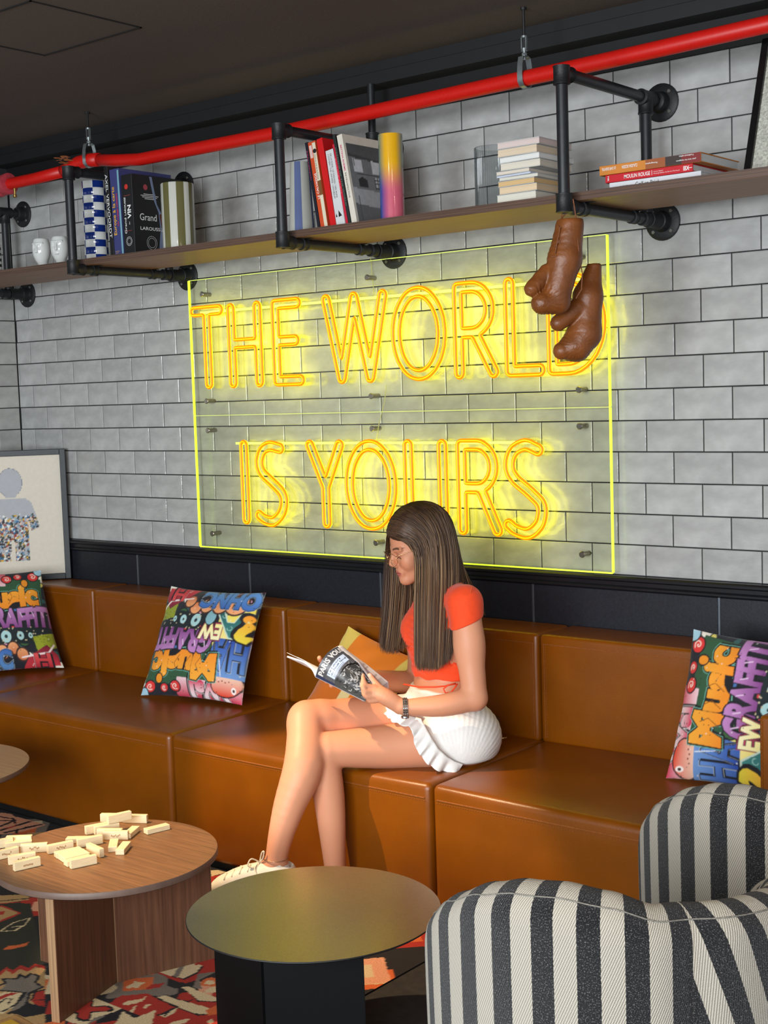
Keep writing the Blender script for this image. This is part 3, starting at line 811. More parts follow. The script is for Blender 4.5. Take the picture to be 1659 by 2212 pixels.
# the reader: joints, limb radii, guides of hair, clothing and magazine (metres)
BODY = {'pelvis':(2.5108,-0.5081,0.517),'waist':(2.4711,-0.5274,0.6808),'chest':(2.4735,-0.5254,0.8385),'upchest':(2.4814,-0.519,0.9334),'neck0':(2.4822,-0.5184,0.971),'head':(2.4236,-0.5658,1.1415),'sh_n':(2.6215,-0.6051,0.975,0.05),'el_n':(2.6718,-0.6351,0.6856,0.038),'fo_n':(2.6046,-0.7153,0.6703,0.0345),'wr_n':(2.5158,-0.7935,0.6695,0.0245),'sh_f':(2.3418,-0.4519,0.9289,0.048),'el_f':(2.2991,-0.4351,0.6555,0.04),'fo_f':(2.2702,-0.5356,0.6758,0.036),'wr_f':(2.2423,-0.6868,0.7161,0.025),'thigh_n':[(2.5587,-0.5787,0.5298,0.092),(2.4161,-0.7263,0.5189,0.071),(2.2889,-0.8871,0.5283,0.055)],'shin_n':[(2.273,-0.9065,0.5245,0.053),(2.2968,-0.9065,0.376,0.049),(2.3107,-0.9081,0.1935,0.036),(2.317,-0.9095,0.0984,0.031),(2.3157,-0.9105,0.0537,0.032)],'foot_n':[(2.3156,-0.9106,0.0492,0.032),(2.2407,-0.9841,0.0356,0.028)],'thigh_f':[(2.4368,-0.4715,0.5069,0.092),(2.3076,-0.6597,0.5778,0.072),(2.2131,-0.8456,0.6074,0.058)],'knee_f':(2.1947,-0.8862,0.6135,0.056),'shin_f':[(2.2022,-0.8995,0.6024,0.056),(2.2598,-0.9751,0.4973,0.063),(2.2491,-1.0352,0.382,0.05),(2.2334,-1.0607,0.2958,0.04),(2.2177,-1.0735,0.2147,0.033)],'foot_f':[(2.2212,-1.0706,0.1852,0.034),(2.1576,-1.1285,0.1664,0.03),(2.1018,-1.1802,0.1443,0.022)],'shoe':[(2.2341,-1.0602,0.1715,0.036),(2.1965,-1.097,0.1706,0.039),(2.1479,-1.139,0.1632,0.037),(2.1029,-1.1792,0.1457,0.031),(2.0857,-1.1945,0.1381,0.024)],'sole':[(2.2397,-1.0556,0.1376,0.028),(2.1954,-1.098,0.1326,0.03),(2.1363,-1.1496,0.126,0.034),(2.0871,-1.1934,0.1131,0.026)],'palm_n':[(2.5049,-0.8023,0.6757,0.024),(2.4725,-0.8286,0.7045,0.026),(2.4489,-0.8439,0.7177,0.022)],'fingers_n':[[(2.4468,-0.8494,0.7344,0.0095),(2.4338,-0.8689,0.741,0.0088),(2.4239,-0.8718,0.7577,0.0082),(2.4138,-0.8633,0.7709,0.0072)],[(2.4476,-0.8577,0.7231,0.0098),(2.4363,-0.8772,0.727,0.009),(2.4288,-0.8807,0.7412,0.0084),(2.4197,-0.8713,0.7528,0.0074)],[(2.4497,-0.8587,0.7091,0.0095),(2.4381,-0.8757,0.7111,0.0087),(2.4305,-0.8793,0.7224,0.0082),(2.4214,-0.87,0.7326,0.0072)],[(2.4546,-0.8521,0.6955,0.0086),(2.444,-0.8658,0.6955,0.0078),(2.4363,-0.8695,0.7039,0.0073),(2.4279,-0.8634,0.7119,0.0065)],[(2.4834,-0.8197,0.6997,0.0125),(2.4598,-0.8299,0.7249,0.0115),(2.4398,-0.8358,0.747,0.0098),(2.4237,-0.8398,0.7677,0.0078)]],'palm_f':[(2.2423,-0.6868,0.7161,0.025),(2.2469,-0.7604,0.736,0.026),(2.2439,-0.8013,0.7521,0.022)],'fingers_f':[[(2.2455,-0.8065,0.7712,0.009),(2.2453,-0.8453,0.7898,0.0086),(2.2442,-0.8654,0.8021,0.008),(2.2542,-0.8805,0.8131,0.0072)],[(2.2451,-0.8068,0.7592,0.009),(2.2449,-0.8456,0.7765,0.0086),(2.2481,-0.8623,0.7783,0.008),(2.2581,-0.8774,0.7894,0.0072)],[(2.2448,-0.8071,0.7473,0.009),(2.2445,-0.8459,0.7632,0.0086),(2.2519,-0.8592,0.7545,0.008),(2.2619,-0.8743,0.7657,0.0072)],[(2.2445,-0.8073,0.7353,0.009),(2.2441,-0.8462,0.7499,0.0086),(2.2582,-0.8542,0.7336,0.008),(2.2681,-0.8693,0.7448,0.0072)],[(2.2661,-0.7834,0.7243,0.0115),(2.2762,-0.8267,0.7215,0.01),(2.2858,-0.864,0.7266,0.0085)]],'hem':[(2.4246,-0.6679,0.7171),(2.5742,-0.5983,0.7263)],'sleeve':[(2.602,-0.653,0.8935),(2.683,-0.5874,0.9336)],'skirt_edge':[(2.3356,-0.6628,0.6337),(2.3671,-0.6888,0.6109),(2.4274,-0.7172,0.6078),(2.5029,-0.7268,0.5988),(2.5321,-0.7418,0.5385),(2.5523,-0.7254,0.4967),(2.5683,-0.6931,0.4681),(2.5911,-0.6232,0.4312)],'ruf_in':[(2.3595,-0.6692,0.6226),(2.4306,-0.7017,0.6229),(2.5201,-0.7128,0.6186),(2.5638,-0.7251,0.5713),(2.5865,-0.7144,0.5313),(2.6024,-0.6938,0.5055),(2.6139,-0.6716,0.4874),(2.6268,-0.6458,0.4744)],'ruf_out':[(2.3504,-0.6894,0.6105),(2.4306,-0.7403,0.6012),(2.5115,-0.7545,0.597),(2.5354,-0.7648,0.5383),(2.5587,-0.7549,0.5016),(2.5783,-0.7301,0.4724),(2.5987,-0.7007,0.4568),(2.6261,-0.6656,0.4526)],'cord':[(2.4459,-0.7022,0.7168),(2.5077,-0.7036,0.7151),(2.556,-0.6838,0.7167),(2.5825,-0.6662,0.7193),(2.6066,-0.6429,0.7263)],'loop':[(2.6083,-0.6453,0.7255),(2.5928,-0.6656,0.7232),(2.5838,-0.678,0.7129),(2.5892,-0.6762,0.7),(2.6026,-0.6654,0.7009),(2.6106,-0.6563,0.7147),(2.6141,-0.6458,0.7262)],'hair_near':[[(2.3575,-0.645,1.1856),(2.4133,-0.6706,1.1757),(2.4608,-0.6567,1.1528),(2.48,-0.6514,1.0888),(2.4964,-0.6806,0.9795),(2.5132,-0.712,0.7874)],[(2.3612,-0.6421,1.1944),(2.4251,-0.6611,1.1928),(2.471,-0.6459,1.158),(2.4836,-0.6485,1.0989),(2.4998,-0.6779,0.9794),(2.5164,-0.7094,0.7815)],[(2.3805,-0.6264,1.2322),(2.4538,-0.6443,1.2216),(2.5043,-0.6292,1.1665),(2.5161,-0.6324,1.0768),(2.5321,-0.6646,0.9507),(2.5409,-0.6896,0.7746)],[(2.4097,-0.59,1.2684),(2.4882,-0.6036,1.2541),(2.5315,-0.6046,1.1767),(2.5417,-0.6117,1.0611),(2.5534,-0.6409,0.9343),(2.5604,-0.6674,0.7785)],[(2.4411,-0.5645,1.2834),(2.5164,-0.5679,1.2606),(2.549,-0.5672,1.1736),(2.5599,-0.5777,1.058),(2.5692,-0.6088,0.9308),(2.5743,-0.6368,0.7965)],[(2.4635,-0.5335,1.271),(2.5232,-0.5367,1.2286),(2.5451,-0.5382,1.1484),(2.5553,-0.5493,1.0542),(2.5667,-0.5851,0.9418),(2.5727,-0.6188,0.8226)]],'hair_far':[[(2.3549,-0.6343,1.1934),(2.3184,-0.5995,1.1705),(2.2951,-0.5733,1.1182),(2.2877,-0.5729,1.0415),(2.2894,-0.5908,0.9217),(2.2916,-0.6212,0.8043)],[(2.3487,-0.6265,1.1954),(2.3136,-0.5842,1.1657),(2.3026,-0.5544,1.1013),(2.3074,-0.557,1.0254),(2.3142,-0.5837,0.9073),(2.3207,-0.6169,0.7941)],[(2.3583,-0.6187,1.2084),(2.3225,-0.5641,1.164),(2.3183,-0.5353,1.0999),(2.3325,-0.5431,1.0099),(2.3443,-0.5786,0.8936),(2.3512,-0.6115,0.7991)],[(2.3703,-0.6089,1.2303),(2.3369,-0.5459,1.1628),(2.3368,-0.5203,1.0838),(2.3618,-0.5322,0.9951),(2.3739,-0.5675,0.8943),(2.3849,-0.61,0.8141)],[(2.3939,-0.5899,1.2516),(2.3604,-0.5269,1.1618),(2.3663,-0.5092,1.0764),(2.3941,-0.5254,0.9811),(2.4083,-0.5653,0.8968),(2.4269,-0.6146,0.8307)]],'hair_back':[[(2.4688,-0.5164,1.2578),(2.5057,-0.4994,1.1948),(2.5271,-0.5078,1.1071),(2.5324,-0.5035,1.0323),(2.5381,-0.486,0.9779),(2.5426,-0.4566,0.9214)],[(2.4509,-0.5051,1.2534),(2.4781,-0.4702,1.1759),(2.4913,-0.4595,1.0848),(2.5005,-0.4393,1.0222),(2.5088,-0.4068,0.9652),(2.5195,-0.3724,0.8998)],[(2.4389,-0.5019,1.2452),(2.4541,-0.451,1.1579),(2.4605,-0.4331,1.0725),(2.4698,-0.4127,1.0094),(2.4758,-0.382,0.9519),(2.4843,-0.3494,0.886)]],'bag':(2.5731,-0.3933,0.5004),'cover':[[(2.3078,-0.962,0.7733),(2.3201,-0.9546,0.8107),(2.3326,-0.9328,0.8426),(2.3411,-0.9028,0.8571),(2.3391,-0.8723,0.8562),(2.3313,-0.8464,0.8395)],[(2.3697,-0.9208,0.735),(2.3795,-0.9154,0.7638),(2.3871,-0.899,0.789),(2.3915,-0.8749,0.8038),(2.3909,-0.8496,0.8066),(2.3875,-0.8267,0.7833)],[(2.4331,-0.8772,0.695),(2.4413,-0.8705,0.7148),(2.4456,-0.8594,0.729),(2.4449,-0.8471,0.7352),(2.443,-0.8358,0.7343),(2.4427,-0.827,0.7225)]],'page':[[(2.3313,-0.8464,0.8395),(2.3246,-0.8364,0.8402)],[(2.3875,-0.8267,0.7833),(2.3774,-0.7962,0.7886)],[(2.429,-0.8317,0.745),(2.4154,-0.7783,0.7556)],[(2.4427,-0.827,0.7225),(2.4372,-0.7671,0.7354)],[(2.4488,-0.8259,0.7143),(2.4408,-0.7706,0.7101)]],'far_leaf':[[(2.301,-0.9546,0.7713),(2.2851,-0.9546,0.7956),(2.2543,-0.9537,0.8126),(2.2153,-0.9532,0.8188),(2.1838,-0.9529,0.823)],[(2.4247,-0.8673,0.6906),(2.4079,-0.8616,0.7107),(2.3786,-0.857,0.7268),(2.3438,-0.8556,0.7343),(2.3074,-0.8529,0.7387)]]}
# ------------------------------------------------------------------ the neon sign
LM = (0.86, 0.80, 0.0)
M_tube_front = mat('neon_tube_front', (0.05, 0.02, 0.0), 0.5, emit=(1.0, 0.30, 0.0), strength=1.15, bump=(300, 0.05, 0.001))
M_tube_core = mat('neon_tube_core', (0.05, 0.03, 0.0), 0.5, emit=(1.0, 0.80, 0.0), strength=1.25, bump=(300, 0.05, 0.001))
M_tube_side = mat('neon_tube_side', (0.9, 0.9, 0.1), 0.35, emit=LM, strength=8.0, bump=(300, 0.05, 0.001))
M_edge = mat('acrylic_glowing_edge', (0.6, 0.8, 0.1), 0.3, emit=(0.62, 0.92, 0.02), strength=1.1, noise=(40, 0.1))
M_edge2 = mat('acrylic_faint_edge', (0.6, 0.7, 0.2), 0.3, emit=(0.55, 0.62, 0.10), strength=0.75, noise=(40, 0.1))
M_tube_rim = mat('neon_tube_rim', (0.05, 0.04, 0.0), 0.5, emit=(1.0, 0.82, 0.0), strength=5.0, bump=(300, 0.05, 0.001))
def acrylic(name, clear, tint):
    M = bpy.data.materials.new(name); M.use_nodes = True
    nt = M.node_tree
    for n in list(nt.nodes):
        if n.type == 'BSDF_PRINCIPLED': nt.nodes.remove(n)
    t = nt.nodes.new('ShaderNodeBsdfTransparent'); t.inputs[0].default_value = (*tint, 1)
    g = nt.nodes.new('ShaderNodeBsdfGlossy'); g.inputs['Roughness'].default_value = 0.03
    fr = nt.nodes.new('ShaderNodeLayerWeight')
    pw = nt.nodes.new('ShaderNodeMath'); pw.operation = 'POWER'; pw.inputs[1].default_value = 4.0
    mx = nt.nodes.new('ShaderNodeMixShader')
    sc = nt.nodes.new('ShaderNodeMath'); sc.operation = 'MULTIPLY_ADD'; sc.inputs[1].default_value = clear; sc.inputs[2].default_value = 0.025
    nt.links.new(fr.outputs['Facing'], pw.inputs[0])
    nt.links.new(pw.outputs[0], sc.inputs[0])
    nt.links.new(sc.outputs[0], mx.inputs[0]); nt.links.new(t.outputs[0], mx.inputs[1]); nt.links.new(g.outputs[0], mx.inputs[2])
    nt.links.new(mx.outputs[0], nt.nodes['Material Output'].inputs[0])
    return M
M_acryl = acrylic('clear_acrylic', 0.4, (0.985, 0.988, 0.93))
M_steel = mat('brushed_steel', rgb(150, 145, 132), 0.3, 0.9, noise=(80, 0.1))
SX0, SX1, SZ0, SZ1, SZM, SY = 0.846, 2.824, 1.012, 2.122, 1.562, -0.042
sign = thing('neon_sign', 'yellow neon sign reading THE WORLD IS YOURS on clear acrylic on tiled wall', 'sign', (1.83, -0.05, SZ0))
for (z0, z1) in ((SZ0, SZM - 0.001), (SZM + 0.001, SZ1)):
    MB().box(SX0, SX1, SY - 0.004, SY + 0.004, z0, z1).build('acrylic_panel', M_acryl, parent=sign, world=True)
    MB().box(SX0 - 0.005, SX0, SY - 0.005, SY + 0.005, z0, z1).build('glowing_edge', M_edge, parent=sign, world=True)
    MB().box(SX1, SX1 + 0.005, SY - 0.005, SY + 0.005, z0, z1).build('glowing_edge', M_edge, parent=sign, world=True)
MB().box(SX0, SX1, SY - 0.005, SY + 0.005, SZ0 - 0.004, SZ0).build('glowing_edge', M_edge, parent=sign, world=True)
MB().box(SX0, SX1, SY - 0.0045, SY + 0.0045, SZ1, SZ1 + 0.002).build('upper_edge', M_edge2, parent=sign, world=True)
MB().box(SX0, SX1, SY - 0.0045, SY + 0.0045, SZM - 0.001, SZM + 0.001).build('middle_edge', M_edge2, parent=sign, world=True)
for x in (0.925, 1.812, 2.712):
    for z in (2.062, 1.622, 1.500, 1.068):
        MB().cyl((x, 0.004, z), (x, SY - 0.004, z), 0.0085, 14).cyl((x, SY - 0.004, z), (x, SY - 0.010, z), 0.0115, 18, 0.002).build('standoff', M_steel, parent=sign, smooth=40, world=True)
# letters: closed double outlines traced round a stroke skeleton
def seg_dist(P, a, b):
    a = np.array(a); b = np.array(b); d = b - a
    t = np.clip(((P - a) @ d) / max(d @ d, 1e-12), 0, 1)
    return np.linalg.norm(P - (a + t[..., None] * d), axis=-1)
def ell_pts(cx, cz, rx, rz, a0, a1, n):
    return [(cx + rx * math.cos(math.radians(a0 + (a1 - a0) * i / n)), cz + rz * math.sin(math.radians(a0 + (a1 - a0) * i / n))) for i in range(n + 1)]
def contours(strokes, w, h=0.0022):
    pts = np.array([p for s in strokes for p in s])
    lo = pts.min(0) - w - 0.01; hi = pts.max(0) + w + 0.01
    nx, nz = (np.ceil((hi - lo) / h)).astype(int) + 1
    gx = lo[0] + np.arange(nx) * h; gz = lo[1] + np.arange(nz) * h
    P = np.stack(np.meshgrid(gx, gz, indexing='ij'), -1)
    D = np.full(P.shape[:2], 9.0)
    for s in strokes:
        for a, b in zip(s[:-1], s[1:]): D = np.minimum(D, seg_dist(P, a, b))
    D -= w
    # marching squares, linked into loops
    nxt = {}
    def ip(i, j, k, l):
        t = D[i, j] / (D[i, j] - D[k, l])
        return (gx[i] + (gx[k] - gx[i]) * t, gz[j] + (gz[l] - gz[j]) * t)
    S = D < 0
    cells = np.argwhere((S[:-1, :-1] != S[1:, :-1]) | (S[:-1, :-1] != S[:-1, 1:]) | (S[:-1, :-1] != S[1:, 1:]))
    pos = {}
    for i, j in cells:
        c = [(i, j), (i + 1, j), (i + 1, j + 1), (i, j + 1)]
        cr = []
        for k in range(4):
            a, b = c[k], c[(k + 1) % 4]
            if S[a] != S[b]:
                key = (min(a, b), max(a, b))
                pos[key] = ip(*key[0], *key[1])
                cr.append((key, S[a]))
        if len(cr) == 2:
            st = cr[0] if cr[0][1] else cr[1]; en = cr[1] if cr[0][1] else cr[0]
            nxt[st[0]] = en[0]
    loops = []
    while nxt:
        k0 = next(iter(nxt)); k = k0; L = []
        while k in nxt:
            L.append(pos[k]); k = nxt.pop(k)
        if len(L) > 20:
            A = np.array(L)
            for _ in range(6): A = (np.roll(A, 1, 0) + 2 * A + np.roll(A, -1, 0)) / 4
            loops.append(A[::4])
    return loops
TY = -0.070
def tube_letter(name, strokes, w=0.0158, parent=None):
    mb = MB()
    r = 0.0076
    for Lp in contours(strokes, w):
        n = len(Lp)
        seg = 10
        T = np.roll(Lp, -1, 0) - np.roll(Lp, 1, 0)
        T /= np.linalg.norm(T, axis=1)[:, None]
        N = np.c_[-T[:, 1], T[:, 0]]
        ang = [math.radians(a) for a in (-105, -75, -30, 0, 40, 90, 140, 180, 210, 235)]   # -90 faces the room
        vs = []
        for i in range(n):
            for a in ang:
                vs.append((Lp[i, 0] + N[i, 0] * r * math.cos(a), TY + r * math.sin(a), Lp[i, 1] + N[i, 1] * r * math.cos(a)))
        k0 = len(mb.v)
        mb.v.extend(vs)
        for i in range(n):
            for k in range(seg):
                j = (i + 1) % n; l = (k + 1) % seg
                mb.f.append((k0 + i * seg + k, k0 + i * seg + l, k0 + j * seg + l, k0 + j * seg + k))
                mb.mi.append({0: 1, 4: 2, 5: 2, 3: 3, 6: 3}.get(k, 0))
    return mb.build(name, [M_tube_front, M_tube_core, M_tube_side, M_tube_rim], parent=parent, smooth=True, world=True)
for (nm, strokes) in LETTERS:
    tube_letter(nm, strokes, parent=sign)
# clear letter backings: one lit top bar for each line of words
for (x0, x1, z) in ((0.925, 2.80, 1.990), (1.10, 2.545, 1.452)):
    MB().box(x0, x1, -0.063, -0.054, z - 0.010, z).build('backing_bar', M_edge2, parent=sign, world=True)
MB().tube([(1.80, -0.012, 2.17), (1.815, -0.020, 2.05), (1.83, -0.03, 1.99)], 0.0015, 6).build('wire', mat('clear_wire', rgb(190, 190, 120), 0.3, noise=(30, 0.1)), parent=sign, world=True)
MB().tube([(1.872, -0.030, 1.66), (1.87, -0.04, 1.60), (1.84, -0.04, 1.52), (1.82, -0.035, 1.455)], 0.0015, 6).build('wire', MATS['clear_wire'], parent=sign, world=True)
# ------------------------------------------------------------------ leather banquette
def leather(name, col, rough=0.33):
    return mat(name, col, rough, noise=(7.0, 0.10), bump=(420, 0.25, 0.0012), spec=0.6)
M_leather = leather('tan_leather', rgb(122, 64, 0))
M_stitch = mat('tan_stitching', rgb(134, 74, 24), 0.8, noise=(200, 0.2))
SX = [-0.41, 0.345, 1.49, 2.642, 3.79]
YB, YF, ZS, ZB = -0.225, -0.835, 0.458, 0.818
def stitch_row(mb, a, b, up, n):
    a = Vector(a); b = Vector(b)
    d = (b - a) / n
    R = Matrix((d.normalized(), Vector(up).cross(d.normalized()).normalized(), Vector(up))).transposed()
    for i in range(n):
        mb.obox(a + d * (i + 0.5), (d.length * 0.32, 0.0007, 0.0006), R)
def banquette(x0, x1, label, s0=None):
    t = thing('leather_banquette', label, 'sofa', ((x0 + x1) / 2, -0.5, 0.0), 0, 'tan leather banquette modules along the wall')
    g = 0.003
    w = (x1 - x0) / 2 - g
    cx = (x0 + x1) / 2
    # seat: slightly crowned box with a soft front edge and a cap seam below its rim
    def crown(p):
        q = Vector(p)
        if q.z > 0:
            q.z += 0.008 * (1 - (q.x / w) ** 2) * (1 - (q.y / 0.3) ** 2)
        return q
    hs = (ZS - 0.03) / 2
    xs = x0 if s0 is None else s0
    w, cx = (x1 - xs) / 2 - g, (x1 + xs) / 2
    MB().rbox((cx, (YF - 0.03) / 2, 0.03 + hs), (w, (-0.03 - YF) / 2, hs), 0.022, n=4, fn=crown, sub=8).build('seat', M_leather, parent=t, smooth=True, world=True)
    seam = MB()
    seam.tube([(xs + g + .02, YF - 0.0008, ZS - 0.045), (x1 - g - .02, YF - 0.0008, ZS - 0.045)], 0.0022, 6)
    stitch_row(seam, (xs + .02, YF - 0.0007, ZS - 0.054), (x1 - .02, YF - 0.0007, ZS - 0.054), (0, 0, 1), 120)
    tag(seam.build('seat_seam', [M_stitch], parent=t, world=True), kind='stuff')
    hb = (ZB - 0.45) / 2
    w, cx = (x1 - x0) / 2 - g, (x1 + x0) / 2
    MB().rbox((cx, (YB - 0.015) / 2, 0.45 + hb), (w, (-0.015 - YB) / 2, hb), 0.016, n=4, sub=6).build('backrest', M_leather, parent=t, smooth=True, world=True)
    seam = MB()
    seam.tube([(x0 + g + .015, YB - 0.0006, ZB - 0.032), (x1 - g - .015, YB - 0.0006, ZB - 0.032)], 0.0018, 6)
    for xx, sg in ((x0 + 0.022, 1), (x1 - 0.022, -1)):
        seam.tube([(xx, YB - 0.0006, 0.47), (xx, YB - 0.0006, ZB - 0.03)], 0.0014, 6)
        stitch_row(seam, (xx + sg * .007, YB - 0.0006, 0.47), (xx + sg * .007, YB - 0.0006, ZB - 0.035), (0, 1, 0), 34)
    tag(seam.build('backrest_seam', [M_stitch], parent=t, world=True), kind='stuff')
    pl = MB().box(xs + 0.02, x1 - 0.02, YF + 0.03, -0.05, 0.0, 0.03)
    pl.build('plinth', M_black, parent=t, world=True)
    return t
banquette(SX[0], SX[1], 'tan leather banquette module in the corner below the framed picture', -0.192)
banquette(SX[1], SX[2], 'tan leather banquette module carrying the graffiti cushion below the word THE')
banquette(SX[2], SX[3], 'tan leather banquette module behind the seated reader, with the yellow and orange cushion')
banquette(SX[3], SX[4], 'tan leather banquette module right of the seated reader, behind the striped armchairs')
t = thing('leather_banquette', 'tan leather banquette return along the short left wall under the framed picture', 'sofa', (-0.302, -0.72, 0.0))
MB().rbox((-0.302, -0.72, 0.42), (0.10, 0.49, 0.398), 0.016, n=4, sub=4).build('backrest', M_leather, parent=t, smooth=True, world=True)
t = thing('leather_banquette', 'tan leather end block with stitched edge at the right edge, before the graffiti cushion', 'sofa', (3.815, -0.543, 0.467))
MB().rbox((3.815, -0.543, 0.635), (0.125, 0.308, 0.168), 0.014, n=4, sub=3).build('backrest', M_leather, parent=t, smooth=True, world=True)
sm = MB()
stitch_row(sm, (3.700, -0.8517, 0.48), (3.700, -0.8517, 0.79), (0, -1, 0), 30)
stitch_row(sm, (3.70, -0.8517, 0.791), (3.93, -0.8517, 0.791), (0, -1, 0), 26)
tag(sm.build('seam', M_stitch, parent=t, world=True), kind='stuff')
# ------------------------------------------------------------------ shelf, pipe brackets, sprinkler pipe
def wood(name, c, amt=0.25, rough=0.45, stretch=(1.2, 28, 28), scale=3.0):
    return mat(name, c, rough, noise=(scale, amt, stretch), bump=(scale * 2, 0.08, 0.001, stretch))
M_walnut = wood('walnut_veneer', rgb(132, 96, 68))
M_walnut_edge = wood('walnut_edge', rgb(84, 64, 54), 0.35, stretch=(1.0, 5, 90))
SHZ = 2.190
shelf = thing('wall_shelf', 'long walnut shelf board carried by black pipe brackets under the red pipe', 'shelf', (1.8, -0.38, SHZ))
MB().box(WX0, 4.3, -0.553, -0.20, SHZ - 0.024, SHZ, 0.001).build('board', M_walnut, parent=shelf, world=True)
eb = MB()
for k in range(3):
    eb.box(WX0, 4.3, -0.555 + 0.001 * (k % 2), -0.553, SHZ - 0.024 + 0.008 * k + 0.0006, SHZ - 0.024 + 0.008 * (k + 1) - 0.0004)
eb.build('edge_band', M_walnut_edge, parent=shelf, world=True)
M_pipe = mat('black_iron_pipe', rgb(38, 40, 43), 0.38, 0.25, noise=(60, 0.15), bump=(240, 0.12, 0.001))
M_cast = mat('black_cast_fitting', rgb(30, 31, 33), 0.5, 0.25, noise=(60, 0.15), bump=(180, 0.4, 0.0015))
M_bolt = mat('dull_bolt', rgb(120, 118, 112), 0.4, 0.7, noise=(60, 0.1))
def flange(parent, x, z):
    p = MB()
    p.lathe([(0.060, 0), (0.060, 0.006), (0.056, 0.009), (0.034, 0.010), (0.030, 0.016), (0.029, 0.040), (0.026, 0.042)], (x, -0.001, z), Matrix(((1, 0, 0), (0, 0, -1), (0, 1, 0))), 28)
    f = p.build('wall_flange', M_cast, parent=parent, smooth=35, world=True)
    for a in (45, 135, 225, 315):
        MB().cyl((x + 0.044 * math.cos(math.radians(a)), -0.006, z + 0.044 * math.sin(math.radians(a))), (x + 0.044 * math.cos(math.radians(a)), -0.014, z + 0.044 * math.sin(math.radians(a))), 0.006, 10, 0.001).build('bolt', M_bolt, parent=f, world=True, smooth=40)
def sleeve(mb, a, b, r=0.0235):
    a = Vector(a); b = Vector(b); L = (b - a).length
    R = (b - a).to_track_quat('Z', 'Y').to_matrix()
    e = 0.005
    mb.lathe([(r - 0.006, 0), (r + 0.0012, 0.0015), (r + 0.0012, e), (r, e + .002), (r, L - e - .002), (r + 0.0012, L - e), (r + 0.0012, L - 0.0015), (r - 0.006, L)], a, R, 20)
    return mb
def bracket(x, label, rear):
    t = thing('pipe_bracket', label, 'shelf bracket', (x, 0.0, 2.148), 0, 'black pipe brackets holding the shelf')
    ZU, ZL, YV, r = 2.520, 2.148, -0.602, 0.0172
    MB().cyl((x, YV, ZL), (x, YV, ZU), r, 18).build('upright', M_pipe, parent=t, smooth=40, world=True)
    f = MB(); sleeve(f, (x, YV, ZU - 0.034), (x, YV, ZU + 0.020)); sleeve(f, (x, YV, ZU), (x, YV + 0.048, ZU), 0.022)
    f.build('upper_elbow', M_cast, parent=t, smooth=40, world=True)
    f = MB(); sleeve(f, (x, YV, ZL - 0.020), (x, YV, ZL + 0.036)); sleeve(f, (x, YV, ZL), (x, YV + 0.05, ZL), 0.022)
    f.build('lower_elbow', M_cast, parent=t, smooth=40, world=True)
    MB().cyl((x, YV, ZU), (x, -0.02, ZU), r, 18).build('upper_arm', M_pipe, parent=t, smooth=40, world=True)
    MB().cyl((x, YV, ZL), (x, -0.02, ZL), r, 18).build('lower_arm', M_pipe, parent=t, smooth=40, world=True)
    flange(t, x, ZU); flange(t, x, ZL)
    f = MB(); sleeve(f, (x, -0.072, ZU), (x, -0.142, ZU)); sleeve(f, (x, -0.107, ZU), (x, -0.107, ZU - 0.05 if rear == 'down' else ZU + 0.05))
    f.build('tee', M_cast, parent=t, smooth=40, world=True)
    f = MB(); sleeve(f, (x, -0.040, ZL), (x, -0.105, ZL), 0.0245); sleeve(f, (x, -0.11, ZL), (x, -0.145, ZL), 0.0215)
    f.build('wall_sleeve', M_cast, parent=t, smooth=40, world=True)
    if rear == 'down':
        MB().cyl((x, -0.107, ZU), (x, -0.107, ZL + 0.02), r, 18).build('rear_upright', M_pipe, parent=t, smooth=40, world=True)
    else:
        MB().cyl((x, -0.107, ZU), (x, -0.107, 2.741), r * 0.8, 18).build('rear_upright', M_pipe, parent=t, smooth=40, world=True)
    for y in (-0.50, -0.20):     # clips that screw the board down onto the lower arm
        c = MB(); sleeve(c, (x, y - 0.014, ZL), (x, y + 0.014, ZL), 0.0205)
        c.box(x - 0.012, x + 0.04, y - 0.012, y + 0.012, ZL + 0.0165, 2.1655, 0.001)
        c.build('board_clip', M_cast, parent=t, smooth=40, world=True)
bracket(-0.302, 'black pipe bracket in the corner, left of the two white face vases', 'down')
bracket(0.797, 'black pipe bracket beside the blue checked vase', 'down')
bracket(1.907, 'black pipe bracket beside the leaning red books', 'up')
bracket(3.008, 'black pipe bracket from which the boxing gloves hang', 'down')
M_red = mat('red_pipe_paint', rgb(196, 22, 14), 0.42, noise=(120, 0.06), bump=(200, 0.15, 0.001))
sp = thing('sprinkler_pipe', 'bright red sprinkler pipe running along the top of the tiled wall', 'pipe', (1.8, -0.3, 2.6))
RED = [(5.2, -0.3, 2.655), (3.0, -0.3, 2.607), (2.45, -0.3, 2.600), (1.62, -0.3, 2.586), (0.87, -0.3, 2.589), (0.72, -0.3, 2.604), (0.60, -0.3, 2.622)]
MB().tube(RED, 0.0245, 20).build('pipe_run', M_red, parent=sp, smooth=True, world=True)
MB().tube([(0.62, -0.3, 2.620), (0.56, -0.301, 2.626), (0.50, -0.305, 2.624), (0.44, -0.31, 2.606), (0.40, -0.31, 2.599)], 0.0275, 18).build('elbow', M_red, parent=sp, smooth=True, world=True)
MB().tube([(0.42, -0.31, 2.600), (0.2, -0.31, 2.593), (-0.02, -0.31, 2.592), (-0.41, -0.31, 2.588)], 0.0245, 18).build('pipe_run', M_red, parent=sp, smooth=True, world=True)
M_pink = mat('faded_red_coupling', rgb(176, 60, 70), 0.4, noise=(90, 0.15))
cp = MB(); cp.lathe([(0.030, 0), (0.046, 0.004), (0.046, 0.03), (0.036, 0.04), (0.036, 0.06), (0.046, 0.07), (0.046, 0.096), (0.030, 0.10)], (0.03, -0.31, 2.594), Vector((-1, 0, -0.05)).to_track_quat('Z', 'Y').to_matrix(), 24)
cp.build('coupling', M_pink, parent=sp, smooth=40, world=True)
